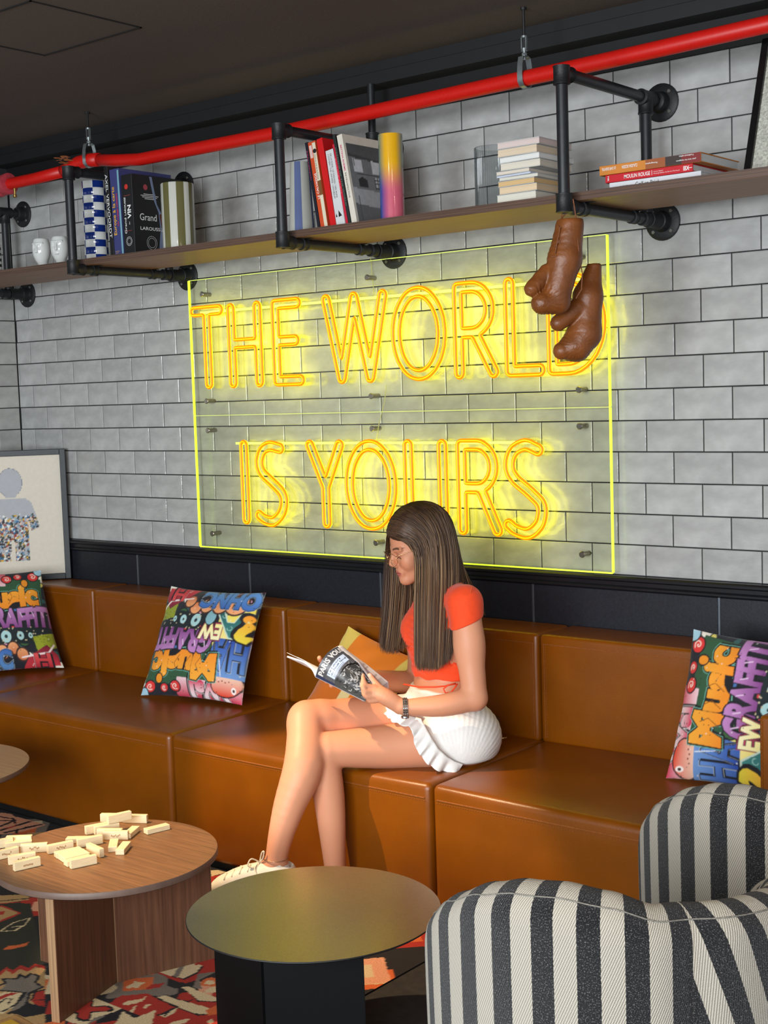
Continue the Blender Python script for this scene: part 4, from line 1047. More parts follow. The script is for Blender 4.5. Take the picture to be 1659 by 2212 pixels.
MB().cyl((0.06, -0.31, 2.57), (0.06, -0.31, 2.54), 0.006, 10).cyl((0.06, -0.31, 2.542), (0.06, -0.31, 2.530), 0.009, 10, .002).build('drain_plug', mat('brass', rgb(170, 140, 80), 0.3, 0.9, noise=(50, 0.1)), parent=sp, smooth=40, world=True)
# crumpled dried leaf sprig that sits on the pipe
sprig = MB(); rr = random.Random(5)
for k in range(16):
    c = Vector((0.455 + rr.uniform(-.035, .035), -0.345 + rr.uniform(-.015, .015), 2.632 + rr.uniform(-.012, .016)))
    R = Matrix.Rotation(rr.uniform(0, 6.28), 3, 'Z') @ Matrix.Rotation(rr.uniform(-.6, .6), 3, 'X')
    sprig.prism([(-.018, 0), (-.007, .005), (.010, .004), (.020, 0), (.008, -.005), (-.008, -.004)], 0.0012, Matrix.Translation(c) @ R.to_4x4())
tag(sprig.build('dried_sprig', mat('dry_copper_leaf', rgb(150, 88, 50), 0.6, noise=(60, 0.4)), loc=(0.455, -0.345, 2.615)), 'small crumpled copper brown dried sprig lying on the red pipe', 'dried leaves')
M_zinc = mat('zinc_plated_steel', rgb(176, 184, 186), 0.32, 0.85, noise=(70, 0.12), bump=(150, 0.1, 0.001))
def hanger(x, z, label):
    t = thing('pipe_hanger', label, 'pipe hanger', (x, -0.3, CEIL), 0, 'zinc pipe hangers holding the red pipe')
    MB().cyl((x, -0.3, z + 0.09), (x, -0.3, CEIL), 0.0042, 8).cyl((x, -0.3, CEIL - 0.008), (x, -0.3, CEIL), 0.010, 8).build('threaded_rod', M_black, parent=t, smooth=40, world=True)
    b = MB()
    for s in (-1, 1): b.box(x + s * 0.008 - 0.002, x + s * 0.008 + 0.002, -0.304, -0.296, z + 0.088, z + 0.128)
    b.cyl((x, -0.3, z + 0.124), (x, -0.3, z + 0.130), 0.010, 12).cyl((x, -0.3, z + 0.084), (x, -0.3, z + 0.092), 0.010, 12)
    b.build('turnbuckle', M_zinc, parent=t, smooth=40, world=True)
    MB().cyl((x, -0.3, z + 0.058), (x, -0.3, z + 0.088), 0.006, 10).cyl((x, -0.3, z + 0.070), (x, -0.3, z + 0.077), 0.009, 6).build('bolt', M_zinc, parent=t, smooth=40, world=True)
    st = MB()
    path = [(-0.007, 0.066), (-0.020, 0.062), (-0.026, 0.040), (-0.0285, 0.010), (-0.027, -0.012), (-0.018, -0.024), (0.0, -0.0295), (0.018, -0.024), (0.027, -0.012), (0.0285, 0.010), (0.026, 0.040), (0.020, 0.062), (0.007, 0.066)]
    vs = []
    for (y, zz) in path:
        k = (math.hypot(y, zz) + 0.0025) / math.hypot(y, zz)
        for xx, q in ((-0.0095, 1), (0.0095, 1), (0.0095, k), (-0.0095, k)):
            vs.append((x + xx, -0.3 + y * q, z + zz * q))
    fs = []
    for i in range(len(path) - 1):
        for k in range(4):
            fs.append((i * 4 + k, i * 4 + (k + 1) % 4, (i + 1) * 4 + (k + 1) % 4, (i + 1) * 4 + k))
    fs += [(3, 2, 1, 0), tuple(len(vs) - 4 + k for k in range(4))]
    st.add(vs, fs)
    st.build('strap', M_zinc, parent=t, smooth=50, world=True)
hanger(2.690, 2.603, 'zinc pipe hanger holding the red pipe, beside the bracket with the boxing gloves')
hanger(0.560, 2.626, 'zinc pipe hanger holding the red pipe above the blue checked vase')
# ------------------------------------------------------------------ things on the shelf
M_page = mat('book_pages', rgb(222, 214, 198), 0.8, noise=(3.0, 0.12, (1, 1, 160)))
M_page_white = mat('white_book_pages', rgb(205, 208, 208), 0.8, noise=(3.0, 0.12, (160, 1, 1)))
def paper(r, g, b, rough=0.5):
    return mat('cover_%d_%d_%d' % (r, g, b), rgb(r, g, b), rough, noise=(25, 0.05), bump=(260, 0.05, 0.0005))
INK_W, INK_Y, INK_R, INK_K = paper(232, 232, 230), paper(228, 170, 40), paper(220, 40, 70), paper(28, 28, 30)
def standing_book(label, x0, x1, z1, depth, lean, cover, spine=None, y0=-0.47, group=None, boards=0.003, yaw=0.0, page=None):
    """spine on the room side; lean in radians about the foot; returns the thing, its local frame has the spine at y=0, x 0..w, z 0..h"""
    t = thing('book', label, 'book', (x0, y0, SHZ + 0.001), 0, group)
    t.rotation_euler = (0, lean, yaw)
    w, h = x1 - x0, (z1 - SHZ) / math.cos(lean)
    b = min(boards, w * 0.3)
    c = MB().box(0, b, 0, depth, 0, h, 0.0006).box(w - b, w, 0, depth, 0, h, 0.0006)
    c.build('cover', cover, parent=t)
    MB().box(0, w, -0.0015, 0.002, 0, h, 0.0008).build('spine', spine or cover, parent=t)
    MB().box(b, w - b, 0.002, depth - 0.004, 0.003, h - 0.003).build('page_block', page or M_page, parent=t)
    return t, w, h
def spine_text(t, body, ink, x, z, size, down, length=None, offset=0.0):
    m = MB()
    if down: text_on(m, body, (x, -0.0015, z), (0, 0, -1), (1, 0, 0), size, length, offset)
    else: text_on(m, body, (x, -0.0015, z), (0, 0, 1), (-1, 0, 0), size, length, offset)
    return m.build('spine_lettering', ink, parent=t)
G1 = 'tall books by the blue checked vase'
K = paper(24, 24, 26)
t, w, h = standing_book('tall black book with large white spaced spine capitals, beside the blue checked vase', 0.868, 0.889, 2.542, 0.27, -0.055, K, group=G1)
spine_text(t, 'AXEL VERVOORDT', INK_W, 0.0045, h - 0.03, 0.0135, True, 0.245)
t, w, h = standing_book('blue cookery book with yellow and red spine title between two black books', 0.892, 0.945, 2.527, 0.27, -0.03, paper(58, 62, 112), group=G1)
spine_text(t, 'Europe à la carte', INK_Y, 0.021, 0.085, 0.016, False, 0.185, 0.01)
spine_text(t, 'Un voyage culinaire', INK_R, 0.036, 0.118, 0.008, False, 0.125, 0.01)
m_ = MB().box(0.006, 0.030, -0.0022, -0.0015, 0.022, 0.023).box(0.006, 0.024, -0.0022, -0.0015, 0.016, 0.017)
m_.build('spine_line', INK_Y, parent=t)
MB().box(0.044, 0.0528, -0.0024, -0.001, 0.0, h * 0.98).build('spine_band', paper(120, 165, 180), parent=t)
t, w, h = standing_book('thick black wine encyclopedia with white script lettering beside the olive striped vase', 0.951, 1.012, 2.498, 0.255, -0.01, K, group=G1, boards=0.004)
spine_text(t, 'Grand', INK_W, 0.020, 0.085, 0.011, False, 0.060, 0.004)
spine_text(t, 'LAROUSSE', INK_W, 0.020, 0.155, 0.0085, False, 0.068, 0.012)
spine_text(t, 'DU', INK_W, 0.040, 0.118, 0.005, False, 0.010, 0.01)
spine_text(t, 'VIN', INK_W, 0.048, 0.140, 0.019, False, 0.052, 0.03)
def disc(mb, c, r, n, seg=18, ring=0.0):
    c = Vector(c); q = Vector(n).orthogonal().normalized(); p = Vector(n).cross(q).normalized(); n = Vector(n).normalized()
    if ring:
        vs = []
        for k in range(seg):
            d = q * math.cos(2 * math.pi * k / seg) + p * math.sin(2 * math.pi * k / seg)
            vs += [c + d * r, c + d * (r - ring)]
        return mb.add(vs, [(2 * k, 2 * ((k + 1) % seg), 2 * ((k + 1) % seg) + 1, 2 * k + 1) for k in range(seg)])
    vs = [c + q * r * math.cos(2 * math.pi * k / seg) + p * r * math.sin(2 * math.pi * k / seg) for k in range(seg)]
    return mb.add(vs, [tuple(range(seg))])
disc(MB(), (0.028, -0.0021, 0.262), 0.010, (0, -1, 0)).build('red_seal', paper(190, 50, 40), parent=t)
disc(disc(MB(), (0.030, -0.0021, 0.055), 0.017, (0, -1, 0), 24, 0.001), (0.030, -0.0021, 0.055), 0.012, (0, -1, 0), 20, 0.001).build('stamp', INK_W, parent=t)
MB().box(0.012, 0.048, -0.0022, -0.0015, 0.228, 0.2295).box(0.012, 0.048, -0.0022, -0.0015, 0.094, 0.0955).build('spine_line', paper(150, 60, 60), parent=t)
m_ = MB(); xx = w + 0.0006
text_on(m_, 'Grand', (xx, 0.030, 0.135), (0, 1, 0), (0, 0, 1), 0.026, 0.085, 0.0)
m_.build('cover_lettering', INK_W, parent=t)
m_ = MB(); text_on(m_, 'LAROUSSE', (xx, 0.030, 0.098), (0, 1, 0), (0, 0, 1), 0.0125, 0.112, 0.008)
for k, L_ in enumerate((0.06, 0.09, 0.075, 0.05)): m_.box(xx, xx + .0004, 0.085 - L_ / 2, 0.085 + L_ / 2, 0.235 - 0.006 * k, 0.237 - 0.006 * k)
m_.build('cover_lettering', INK_W, parent=t)
disc(MB(), (xx + .0006, 0.065, 0.262), 0.011, (1, 0, 0)).build('red_seal', paper(150, 60, 70), parent=t)
disc(disc(MB(), (xx + .0006, 0.085, 0.050), 0.026, (1, 0, 0), 28, 0.001), (xx + .0006, 0.085, 0.050), 0.019, (1, 0, 0), 24, 0.001).build('stamp', INK_W, parent=t)
gl = MB().prism([(0.088, h - .004), (0.100, h - .004), (0.120, 0.20), (0.142, 0.165), (0.150, 0.10), (0.158, 0.004), (0.118, 0.004), (0.133, 0.10), (0.127, 0.17), (0.108, 0.21)], 0.0006, Matrix(((0, 0, 1, xx), (1, 0, 0, 0), (0, 1, 0, 0), (0, 0, 0, 1))))
gl.build('glass_picture', paper(110, 122, 150), parent=t)
MB().prism([(0.130, 0.162), (0.142, 0.166), (0.149, 0.10), (0.139, 0.11)], 0.0005, Matrix(((0, 0, 1, xx + .0006), (1, 0, 0, 0), (0, 1, 0, 0), (0, 0, 0, 1)))).build('wine_picture', paper(90, 40, 30), parent=t)
# vases
M_glaze_w = mat('white_glaze', rgb(214, 216, 212), 0.08, noise=(12, 0.03), coat=0.3)
M_glaze_b = mat('cobalt_glaze', rgb(22, 46, 118), 0.08, noise=(18, 0.12), coat=0.3)
def vase_round(name, label, x, y, prof, seg, mats, mi, cat='vase', group=None, inner=True):
    """prof [(r, z)] outside from foot to rim; mi(i, k) picks the material of a face"""
    t = MB()
    pr = list(prof)
    if inner: pr += [(prof[-1][0] - 0.004, prof[-1][1]), (prof[-1][0] - 0.005, prof[-1][1] - 0.10)]
    k0 = len(t.f)
    t.lathe(pr, (x, y, SHZ), None, seg)
    for i in range(len(pr) - 1):
        for k in range(seg): t.mi[k0 + i * seg + k] = mi(i, k) if i < len(prof) - 1 else 0
    o = t.build(name, mats, smooth=40, loc=(x, y, SHZ))
    return tag(o, label, cat, group)
prof = [(0.040, 0.0)]
hh = 0.318 / 11
for k in range(11):
    r = 0.0475 if k % 2 else 0.0462
    prof += [(r, hh * k + 0.0008), (r, hh * (k + 1) - 0.0008)]
vase_round('checked_vase', 'tall white vase with cobalt blue checks standing beside the black bracket', 0.722, -0.42, prof, 48, [M_glaze_w, M_glaze_b], lambda i, k: 1 if (i % 2 == 1 and (((k + 6) // 8 + (i // 2)) % 2 == 0)) else 0)
M_cream = mat('cream_glaze', rgb(196, 196, 186), 0.10, noise=(12, 0.04), coat=0.3)
M_olive = mat('olive_glaze', rgb(102, 98, 62), 0.12, noise=(12, 0.06), coat=0.3)
vase_round('striped_vase', 'short wide vase with vertical olive and white stripes on the shelf', 1.205, -0.42, [(0.058, 0), (0.0625, 0.003), (0.0625, 0.249), (0.060, 0.252)], 54, [M_cream, M_olive], lambda i, k: 1 if ((k + 1) // 4) % 2 == 0 else 0)
M_peri = mat('periwinkle_glaze', rgb(104, 116, 160), 0.08, noise=(12, 0.06), coat=0.3)
vase_round('striped_vase', 'pale tapered vase with a blue vertical stripe behind the bracket and leaning books', 1.832, -0.42, [(0.042, 0), (0.0455, 0.003), (0.034, 0.247), (0.032, 0.250)], 48, [M_cream, M_peri], lambda i, k: 1 if (k - 37) % 12 < 5 else 0)
# colour-washed cylinder
cv = MB(); cols = []
NU, NV = 60, 40
x, y, r, H = 2.237, -0.42, 0.0402, 0.288
for j in range(NV + 1):
    for i in range(NU):
        a = 2 * math.pi * i / NU
        cv.v.append((x + r * math.cos(a), y + r * math.sin(a), SHZ + H * j / NV))
        v = j / NV
        s = math.cos(a - math.radians(-80))          # 1 on the side turned to the room's right
        def blend(c, d, k): k = max(0, min(1, k)); return tuple(p * (1 - k) + q * k for p, q in zip(c, d))
        teal, yel, pink, blue, org = rgb(98, 130, 118), rgb(222, 166, 24), rgb(200, 92, 112), rgb(44, 74, 150), rgb(214, 140, 60)
        side = math.cos(a - math.radians(-20))          # +1 on the right flank seen from the room
        mid = math.exp(-((math.degrees(a) - 360 * (a > math.pi) + 52) / 52.0) ** 2)
        topc = blend(teal, yel, mid * 1.5 - 0.15)
        botc = blend(blue, pink, side * 1.3 + 0.05)
        k = max(0.0, min(1.0, (v - 0.34) / 0.36)); k = k * k * (3 - 2 * k)
        c = blend(botc, topc, k)
        cols.append(c)
for j in range(NV):
    for i in range(NU):
        cv.f.append((j * NU + i, j * NU + (i + 1) % NU, (j + 1) * NU + (i + 1) % NU, (j + 1) * NU + i)); cv.mi.append(0)
cv.lathe([(r, 0.0), (0.03, -0.0)], (x, y, SHZ + H), None, NU); cols += [rgb(180, 150, 60)] * (2 * NU)
tag(cv.build('colour_wash_vase', mat('rainbow_glaze', attr='print', rough=0.07, coat=0.4, noise=(30, 0.03)), smooth=40, loc=(x, y, SHZ), colors=np.array(cols)), 'tall glossy cylinder vase washed from yellow to pink and blue', 'vase')
# ribbed glass
M_glass = acrylic('ribbed_glass', 1.3, (0.88, 0.895, 0.90))
gv = MB(); NU = 96
def ring(r, z): return [((r + 0.0016 * math.cos(48 * 2 * math.pi * i / NU)) * math.cos(2 * math.pi * i / NU), (r + 0.0016 * math.cos(48 * 2 * math.pi * i / NU)) * math.sin(2 * math.pi * i / NU), z) for i in range(NU)]
rings = [ring(0.054, 0), ring(0.060, 0.004), ring(0.060, 0.215), ring(0.0565, 0.217), ring(0.0555, 0.02)]
vs = [p for r_ in rings for p in r_]; fs = []
for j in range(len(rings) - 1):
    for i in range(NU): fs.append((j * NU + i, j * NU + (i + 1) % NU, (j + 1) * NU + (i + 1) % NU, (j + 1) * NU + i))
gv.add([(p[0] + 2.562, p[1] - 0.30, p[2] + SHZ) for p in vs], fs)
tag(gv.build('ribbed_glass_vase', M_glass, loc=(2.562, -0.30, SHZ), smooth=50), 'clear ribbed glass cylinder vase beside the stack of pale paperbacks', 'vase')
# face vases
def face_vase(x, yaw, s, label, mouth):
    cy, cz = -0.42, SHZ
    fx, fy = math.cos(yaw), math.sin(yaw)          # facing direction
    def loc(P):
        q = P - np.array((x, cy, cz), np.float32)
        return np.stack([(q[:, 0] * fx + q[:, 1] * fy) / s, (-q[:, 0] * fy + q[:, 1] * fx) / s, q[:, 2] / s], 1)   # forward, left, up
    def fn(P):
        q = loc(P)
        d = d_ell(q, (0.0, 0, 0.078), (0.036, 0.035, 0.062))
        d = smin(d, d_cone(q, (-0.008, 0, 0.0), (-0.006, 0, 0.045), 0.019, 0.018), 0.008)
        d = smax(d, q[:, 2] - 0.118, 0.004)
        d = smax(d, -q[:, 2] + 0.001, 0.002)
        d = smax(d, -(d_cone(q, (0, 0, 0.085), (0, 0, 0.14), 0.022, 0.027)), 0.003)
        d = smin(d, d_cone(q, (0.0345, 0, 0.094), (0.037, 0, 0.066), 0.0032, 0.0052), 0.004)
        for sg in (-1, 1):
            d = smin(d, d_cone(q, (0.034, sg * 0.004, 0.096), (0.027, sg * 0.022, 0.097), 0.003, 0.0025), 0.003)
            d = smax(d, -d_ell(q, (0.036, sg * 0.013, 0.083), (0.0055, 0.009, 0.010)), 0.004)
        if mouth:
            d = smin(d, d_cone(q, (0.033, -0.006, 0.048), (0.033, 0.006, 0.048), 0.002, 0.002), 0.003)
        return d * s
    V, Q = snet(fn, (x - 0.06, cy - 0.06, cz - 0.01), (x + 0.06, cy + 0.06, cz + 0.15 * s), 0.0016)
    return tag(np_mesh('face_vase', V, Q, M_glaze_w, loc=(x, cy, cz)), label, 'vase', None)
face_vase(0.368, math.radians(-70), 1.08, 'white glazed face vase with hollow eyes, farther from the checked vase', False)
face_vase(0.489, math.radians(-62), 1.06, 'white glazed face vase with a small mouth, next to the bracket and checked vase', True)
sv = MB(); sv.lathe([(0.03, 0), (0.036, 0.004), (0.036, 0.11), (0.030, 0.12)], (0.028, -0.42, SHZ), None, 32)
for i in range(3):
    for k in range(32): pass
o = MB()
prof = [(0.034, 0.012 * k) for k in range(12)]
o.lathe(prof, (0.034, -0.42, SHZ), None, 32)
for i in range(11):
    for k in range(32): o.mi[i * 32 + k] = i % 2
tag(o.build('striped_vase', [M_glaze_w, paper(20, 20, 24, 0.15)], smooth=40, loc=(0.034, -0.42, SHZ)), 'black and white ringed pot cut by the left edge of the photo', 'vase')
# leaning books
G2 = 'leaning books under the red pipe'
LEAN = -0.155
t, w, h = standing_book('thin navy black book leaning against the pale blue striped vase', 1.950, 1.961, 2.490, 0.24, -0.150, paper(22, 22, 36), group=G2)
spine_text(t, 'Marrakech', paper(200, 60, 110), 0.003, h - 0.03, 0.004, True, 0.10)
t, w, h = standing_book('book with orange spine and cream label, bearing an apple brandy title', 1.965, 1.998, 2.488, 0.235, -0.155, paper(198, 74, 34), group=G2)
MB().box(0.0185, 0.0325, -0.0024, -0.001, 0.165, h - 0.006).box(0.0185, 0.0325, -0.0024, -0.001, 0.002, 0.115).build('spine_label', paper(216, 206, 180), parent=t)
MB().box(0.0185, 0.0325, -0.0026, -0.001, 0.115, 0.165).build('spine_picture', paper(120, 78, 40), parent=t)
disc(MB(), (0.026, -0.003, h - 0.035), 0.008, (0, -1, 0), 9).build('spine_emblem', INK_K, parent=t)
spine_text(t, 'LE CALVADOS', INK_W, 0.017, 0.105, 0.0085, False, 0.088, 0.012)
m_ = MB()
for k in range(4): m_.box(0.004 + 0.003 * k, 0.0055 + 0.003 * k, -0.0022, -0.001, h - 0.055, h - 0.012)
m_.build('spine_lettering', INK_W, parent=t)
sp_ = MB(); text_on(sp_, 'Dans le sud de la France', (0.022, -0.0025, 0.255), (0, 0, -1), (1, 0, 0), 0.0055, 0.085); sp_.build('spine_lettering', INK_K, parent=t)
t, w, h = standing_book('bright red slipcase leaning between the orange and white books', 2.009, 2.034, 2.494, 0.245, -0.165, paper(200, 18, 22), group=G2, boards=0.010)
t, w, h = standing_book('white bilingual art book leaning against the red slipcase', 2.036, 2.074, 2.450, 0.20, -0.150, paper(205, 206, 206), group=G2)
for (b_, x_) in (('L’UNIVERS / THE UNIVERSE / UNIVERSUM', 0.008), ('DE LA MODE / OF FASHION / DER MODE', 0.018)):
    spine_text(t, b_, INK_K, x_, h - 0.014, 0.0065, True, 0.150)
MB().prism([(0.004, 0.036), (0.011, 0.036), (0.0075, 0.048)], 0.0007, Matrix(((1, 0, 0, 0), (0, 0, -1, -0.0016), (0, 1, 0, 0), (0, 0, 0, 1)))).prism([(0.016, 0.034), (0.031, 0.036), (0.019, 0.056)], 0.0007, Matrix(((1, 0, 0, 0), (0, 0, -1, -0.0016), (0, 1, 0, 0), (0, 0, 0, 1)))).build('spine_emblem', INK_K, parent=t)
t, w, h = standing_book('slim crimson book leaning between the white and dark green books', 2.0785, 2.0875, 2.468, 0.22, -0.180, paper(196, 26, 52), group=G2)
spine_text(t, 'ROUGE PARIS', paper(240, 110, 120), 0.002, h - 0.05, 0.004, True, 0.12, 0.01)
t, w, h = standing_book('dark green book leaning against the white photography book', 2.0895, 2.1005, 2.499, 0.235, -0.190, paper(34, 42, 40), group=G2)
spine_text(t, 'GARDENS OF THE WORLD', paper(120, 140, 120), 0.003, h - 0.045, 0.004, True, 0.20)
t, w, h = standing_book('white photography book with pink spine title and house front cover, leaning last', 2.104, 2.127, 2.494, 0.245, -0.180, paper(214, 206, 192), group=G2)
spine_text(t, 'BETTINA RHEIMS', paper(206, 40, 110), 0.008, h - 0.035, 0.0058, True, 0.088, 0.02)
spine_text(t, 'RETROSPECTIVE', INK_K, 0.008, h - 0.130, 0.0058, True, 0.085)
xc = w + 0.0007
cvp = Canvas(120, 140, s2l((0.42, 0.42, 0.44)))
g_ = lambda v: s2l((v, v, v * 1.02))
cvp.poly([(0, 0), (1, 0), (1, .10), (0, .30)], g_(.40)); cvp.poly([(0, .25), (.85, .20), (.85, .42), (0, .47)], g_(.66))
cvp.poly([(0, .45), (.80, .42), (.80, .86), (0, .86)], g_(.46)); cvp.poly([(0, .84), (.80, .80), (.82, .84), (0, .90)], g_(.25))
cvp.poly([(0, .88), (.8, .83), (1, .7), (1, 1), (0, 1)], g_(.33)); cvp.poly([(.80, .2), (1, .1), (1, .8), (.80, .84)], g_(.22))
for a, b in ((.10, .66), (.52, .66)): cvp.poly([(a, b), (a + .2, b - .01), (a + .2, b + .15), (a, b + .16)], g_(.80))
cvp.poly([(.16, .47), (.36, .47), (.36, .56), (.26, .60), (.16, .56)], g_(.15)); cvp.poly([(.54, .47), (.72, .46), (.72, .60), (.54, .61)], g_(.75))
for k in range(3): cvp.line([(.54 + .06 * k, .46), (.54 + .06 * k, .61)], .012, g_(.2)); cvp.line([(.54, .48 + .05 * k), (.72, .48 + .05 * k)], .012, g_(.2))
cvp.line([(0, .64), (.8, .63)], .012, g_(.25)); cvp.line([(.82, .15), (.80, .84)], .02, g_(.1)); cvp.line([(.10, 0), (.12, .86)], .008, g_(.3))
gp = MB().grid(lambda u, v: (xc, 0.010 + 0.232 * u, 0.006 + (h - 0.036) * v), 60, 70)
gp.build('cover_picture', mat('grey_cover_print', attr='print', rough=0.45, noise=(60, 0.1)), parent=t, colors=cvp.sample(np.tile(np.arange(61) / 60.0, 71), np.repeat(np.arange(71) / 70.0, 61)))
# stack of pale paperbacks, fore-edges to the room
stack = [(2.688, 2.829, 2.190, 2.2255, (212, 208, 194), 'thick pale one at the bottom'), (2.697, 2.834, 2.226, 2.248, (216, 192, 158), 'tan one second from the bottom'), (2.694, 2.827, 2.2485, 2.266, (206, 172, 122), 'tan one third from the bottom'),
         (2.696, 2.834, 2.2665, 2.277, (208, 204, 192), 'thin grey one fourth from the bottom'), (2.689, 2.815, 2.2775, 2.284, (196, 204, 224), 'thin bluish one in the middle'), (2.687, 2.807, 2.2845, 2.296, (212, 200, 184), 'narrow one below the thick cream one'),
         (2.702, 2.843, 2.2965, 2.319, (210, 202, 186), 'thick cream one fourth from the top'), (2.701, 2.847, 2.3195, 2.3375, (216, 216, 212), 'white one third from the top'), (2.694, 2.835, 2.338, 2.362, (210, 190, 164), 'beige one second from the top'), (2.693, 2.844, 2.3625, 2.383, (206, 188, 182), 'pinkish one on top')]
rr = random.Random(9)
for (x0, x1, z0, z1, c, where) in stack:
    t = thing('paperback', 'paperback, ' + where + ', stacked by the glass vase', 'book', ((x0 + x1) / 2, -0.375, z0), rr.uniform(-.03, .03), 'pale paperbacks stacked beside the ribbed glass vase')
    w = x1 - x0; hh = z1 - z0 - 0.0006
    e = min(0.0012, hh * .12)
    MB().box(-w / 2, w / 2, -0.095, 0.095, 0, e).box(-w / 2, w / 2, -0.095, 0.095, hh - e, hh).box(-w / 2, w / 2, 0.093, 0.095, 0, hh).build('cover', paper(196, 196, 192), parent=t)
    MB().obox((0, -0.001, hh / 2), (w / 2 - 0.0006, 0.0935, hh / 2 - e), None, 0.001).build('page_block', mat('edge_%d_%d_%d' % c, rgb(*c), 0.75, noise=(2.0, 0.10, (1, 1, 220))), parent=t)
# three books lying right of the bracket
G3 = 'books lying flat right of the boxing gloves'
def lying(label, x0, x1, z0, z1, d, col, page):
    t = thing('book', label, 'book', (x0, -0.47, z0), 0, G3)
    w, h = x1 - x0, z1 - z0 - 0.0006
    MB().box(0, w, 0, d, 0, 0.0025).box(0, w, 0, d, h - 0.0025, h).build('cover', paper(*col), parent=t)
    MB().box(0, w, -0.0015, 0.002, 0, h, 0.001).build('spine', paper(*col), parent=t)
    MB().box(0.003, w - 0.003, 0.002, d - 0.003, 0.0025, h - 0.0025).build('page_block', page, parent=t)
    return t, w, h
t, w, h = lying('white golf book at the bottom of the flat stack of three', 3.081, 3.369, SHZ, 2.2165, 0.23, (206, 208, 212), M_page_white)
m_ = MB(); text_on(m_, 'Golf en Privé', (0.085, -0.0015, 0.007), (1, 0, 0), (0, 0, 1), 0.012, 0.075); text_on(m_, 'SAINT GERMAIN', (0.035, -0.0015, 0.008), (1, 0, 0), (0, 0, 1), 0.006, 0.04); m_.build('spine_lettering', INK_K, parent=t)
t, w, h = lying('red book with white hand-drawn spine title, middle of the flat stack', 3.068, 3.344, 2.217, 2.2395, 0.23, (188, 20, 34), M_page_white)
m_ = MB(); text_on(m_, 'MOULIN ROUGE', (0.062, -0.0015, 0.006), (1, 0, 0), (0, 0, 1), 0.0105, 0.083, 0.012); m_.box(0.150, 0.1512, -0.0022, -0.0015, 0.005, 0.018); text_on(m_, 'Francesco Rapazzini', (0.156, -0.0015, 0.0125), (1, 0, 0), (0, 0, 1), 0.003, 0.03); text_on(m_, 'Photographies de Bruno Perroud', (0.156, -0.0015, 0.007), (1, 0, 0), (0, 0, 1), 0.003, 0.08)
text_on(m_, 'IBX', (0.248, -0.0015, 0.005), (1, 0, 0), (0, 0, 1), 0.012, 0.018, 0.02); m_.box(0.262, 0.2745, -0.0022, -0.0015, 0.010, 0.0115)
text_on(m_, 'MR', (0.008, -0.0015, 0.018), (0, 0, -1), (1, 0, 0), 0.005, 0.014, 0.01); m_.build('spine_lettering', INK_W, parent=t)
t, w, h = lying('orange and brown cookery book on top of the flat stack', 3.049, 3.369, 2.240, 2.2675, 0.245, (196, 122, 44), M_page_white)
MB().box(0.150, 0.212, -0.0024, -0.001, 0.0005, h - 0.0005).build('spine_picture', paper(150, 84, 44), parent=t)
MB().box(0.212, 0.262, -0.0024, -0.001, 0.0005, h - 0.0005).build('spine_picture', paper(58, 44, 42), parent=t)
MB().box(0.262, 0.3195, -0.0024, -0.001, 0.0005, h - 0.0005).build('spine_picture', paper(122, 36, 36), parent=t)
m_ = MB()
for (b_, xr, z_, s_, L_) in (('LE CAFÉ ESSENTIEL', 0.055, 0.020, 0.0075, 0.046), ('CLAUDIA RODEN', 0.125, 0.020, 0.0085, 0.050), ('Photographies', 0.188, 0.017, 0.004, 0.038), ('Traditional tables', 0.300, 0.024, 0.004, 0.045), ('pour tous les voyageurs', 0.306, 0.012, 0.004, 0.060)):
    text_on(m_, b_, (xr, -0.0025, z_), (-1, 0, 0), (0, 0, -1), s_, L_, 0.01)
m_.build('spine_lettering', INK_W, parent=t)
# framed picture leaning on the shelf at the right
M_frame_b = mat('black_frame_wood', rgb(14, 14, 15), 0.35, noise=(60, 0.1))
t = thing('picture_frame', 'black framed grey textured picture leaning on the shelf at the right edge', 'picture frame', (3.60, -0.28, SHZ))
lx0, zt = 3.436, 2.60
def leanp(x, z, off=0.0):      # plane leaning back to the wall
    k = (z - SHZ) / 0.41
    return Vector((x, -0.345 + 0.145 * k - off, z))
R_l = Matrix(((1, 0, 0), (0, 0.943, 0.333), (0, -0.333, 0.943)))
hl = 0.215
cen = leanp(3.62, SHZ + 0.005 + hl * 0.943)
for (dx, dz, hx, hz) in ((-0.174, 0, 0.010, hl), (0.174, 0, 0.010, hl), (0, hl - 0.010, 0.184, 0.010), (0, -hl + 0.010, 0.184, 0.010)):
    MB().obox(cen + R_l @ Vector((dx, 0, dz)), (hx, 0.011, hz), R_l, 0.0015).build('frame_side', M_frame_b, parent=t, world=True)
M_knit = mat('grey_woven_print', rgb(176, 176, 164), 0.7, noise=(150, 0.35), bump=(150, 0.6, 0.004))
MB().obox(cen + R_l @ Vector((0, 0.003, 0)), (0.165, 0.003, hl - 0.019), R_l).build('picture_sheet', M_knit, parent=t, world=True)
bd = MB()
for k in range(3): bd.ball(cen + R_l @ Vector((-0.104, -0.010, -0.12 + 0.036 * k)), (0.017, 0.008, 0.018), 12, R_l)
bd.build('gold_relief', mat('dull_gold', rgb(150, 130, 84), 0.35, 0.6, noise=(50, 0.15)), parent=t, smooth=True, world=True)
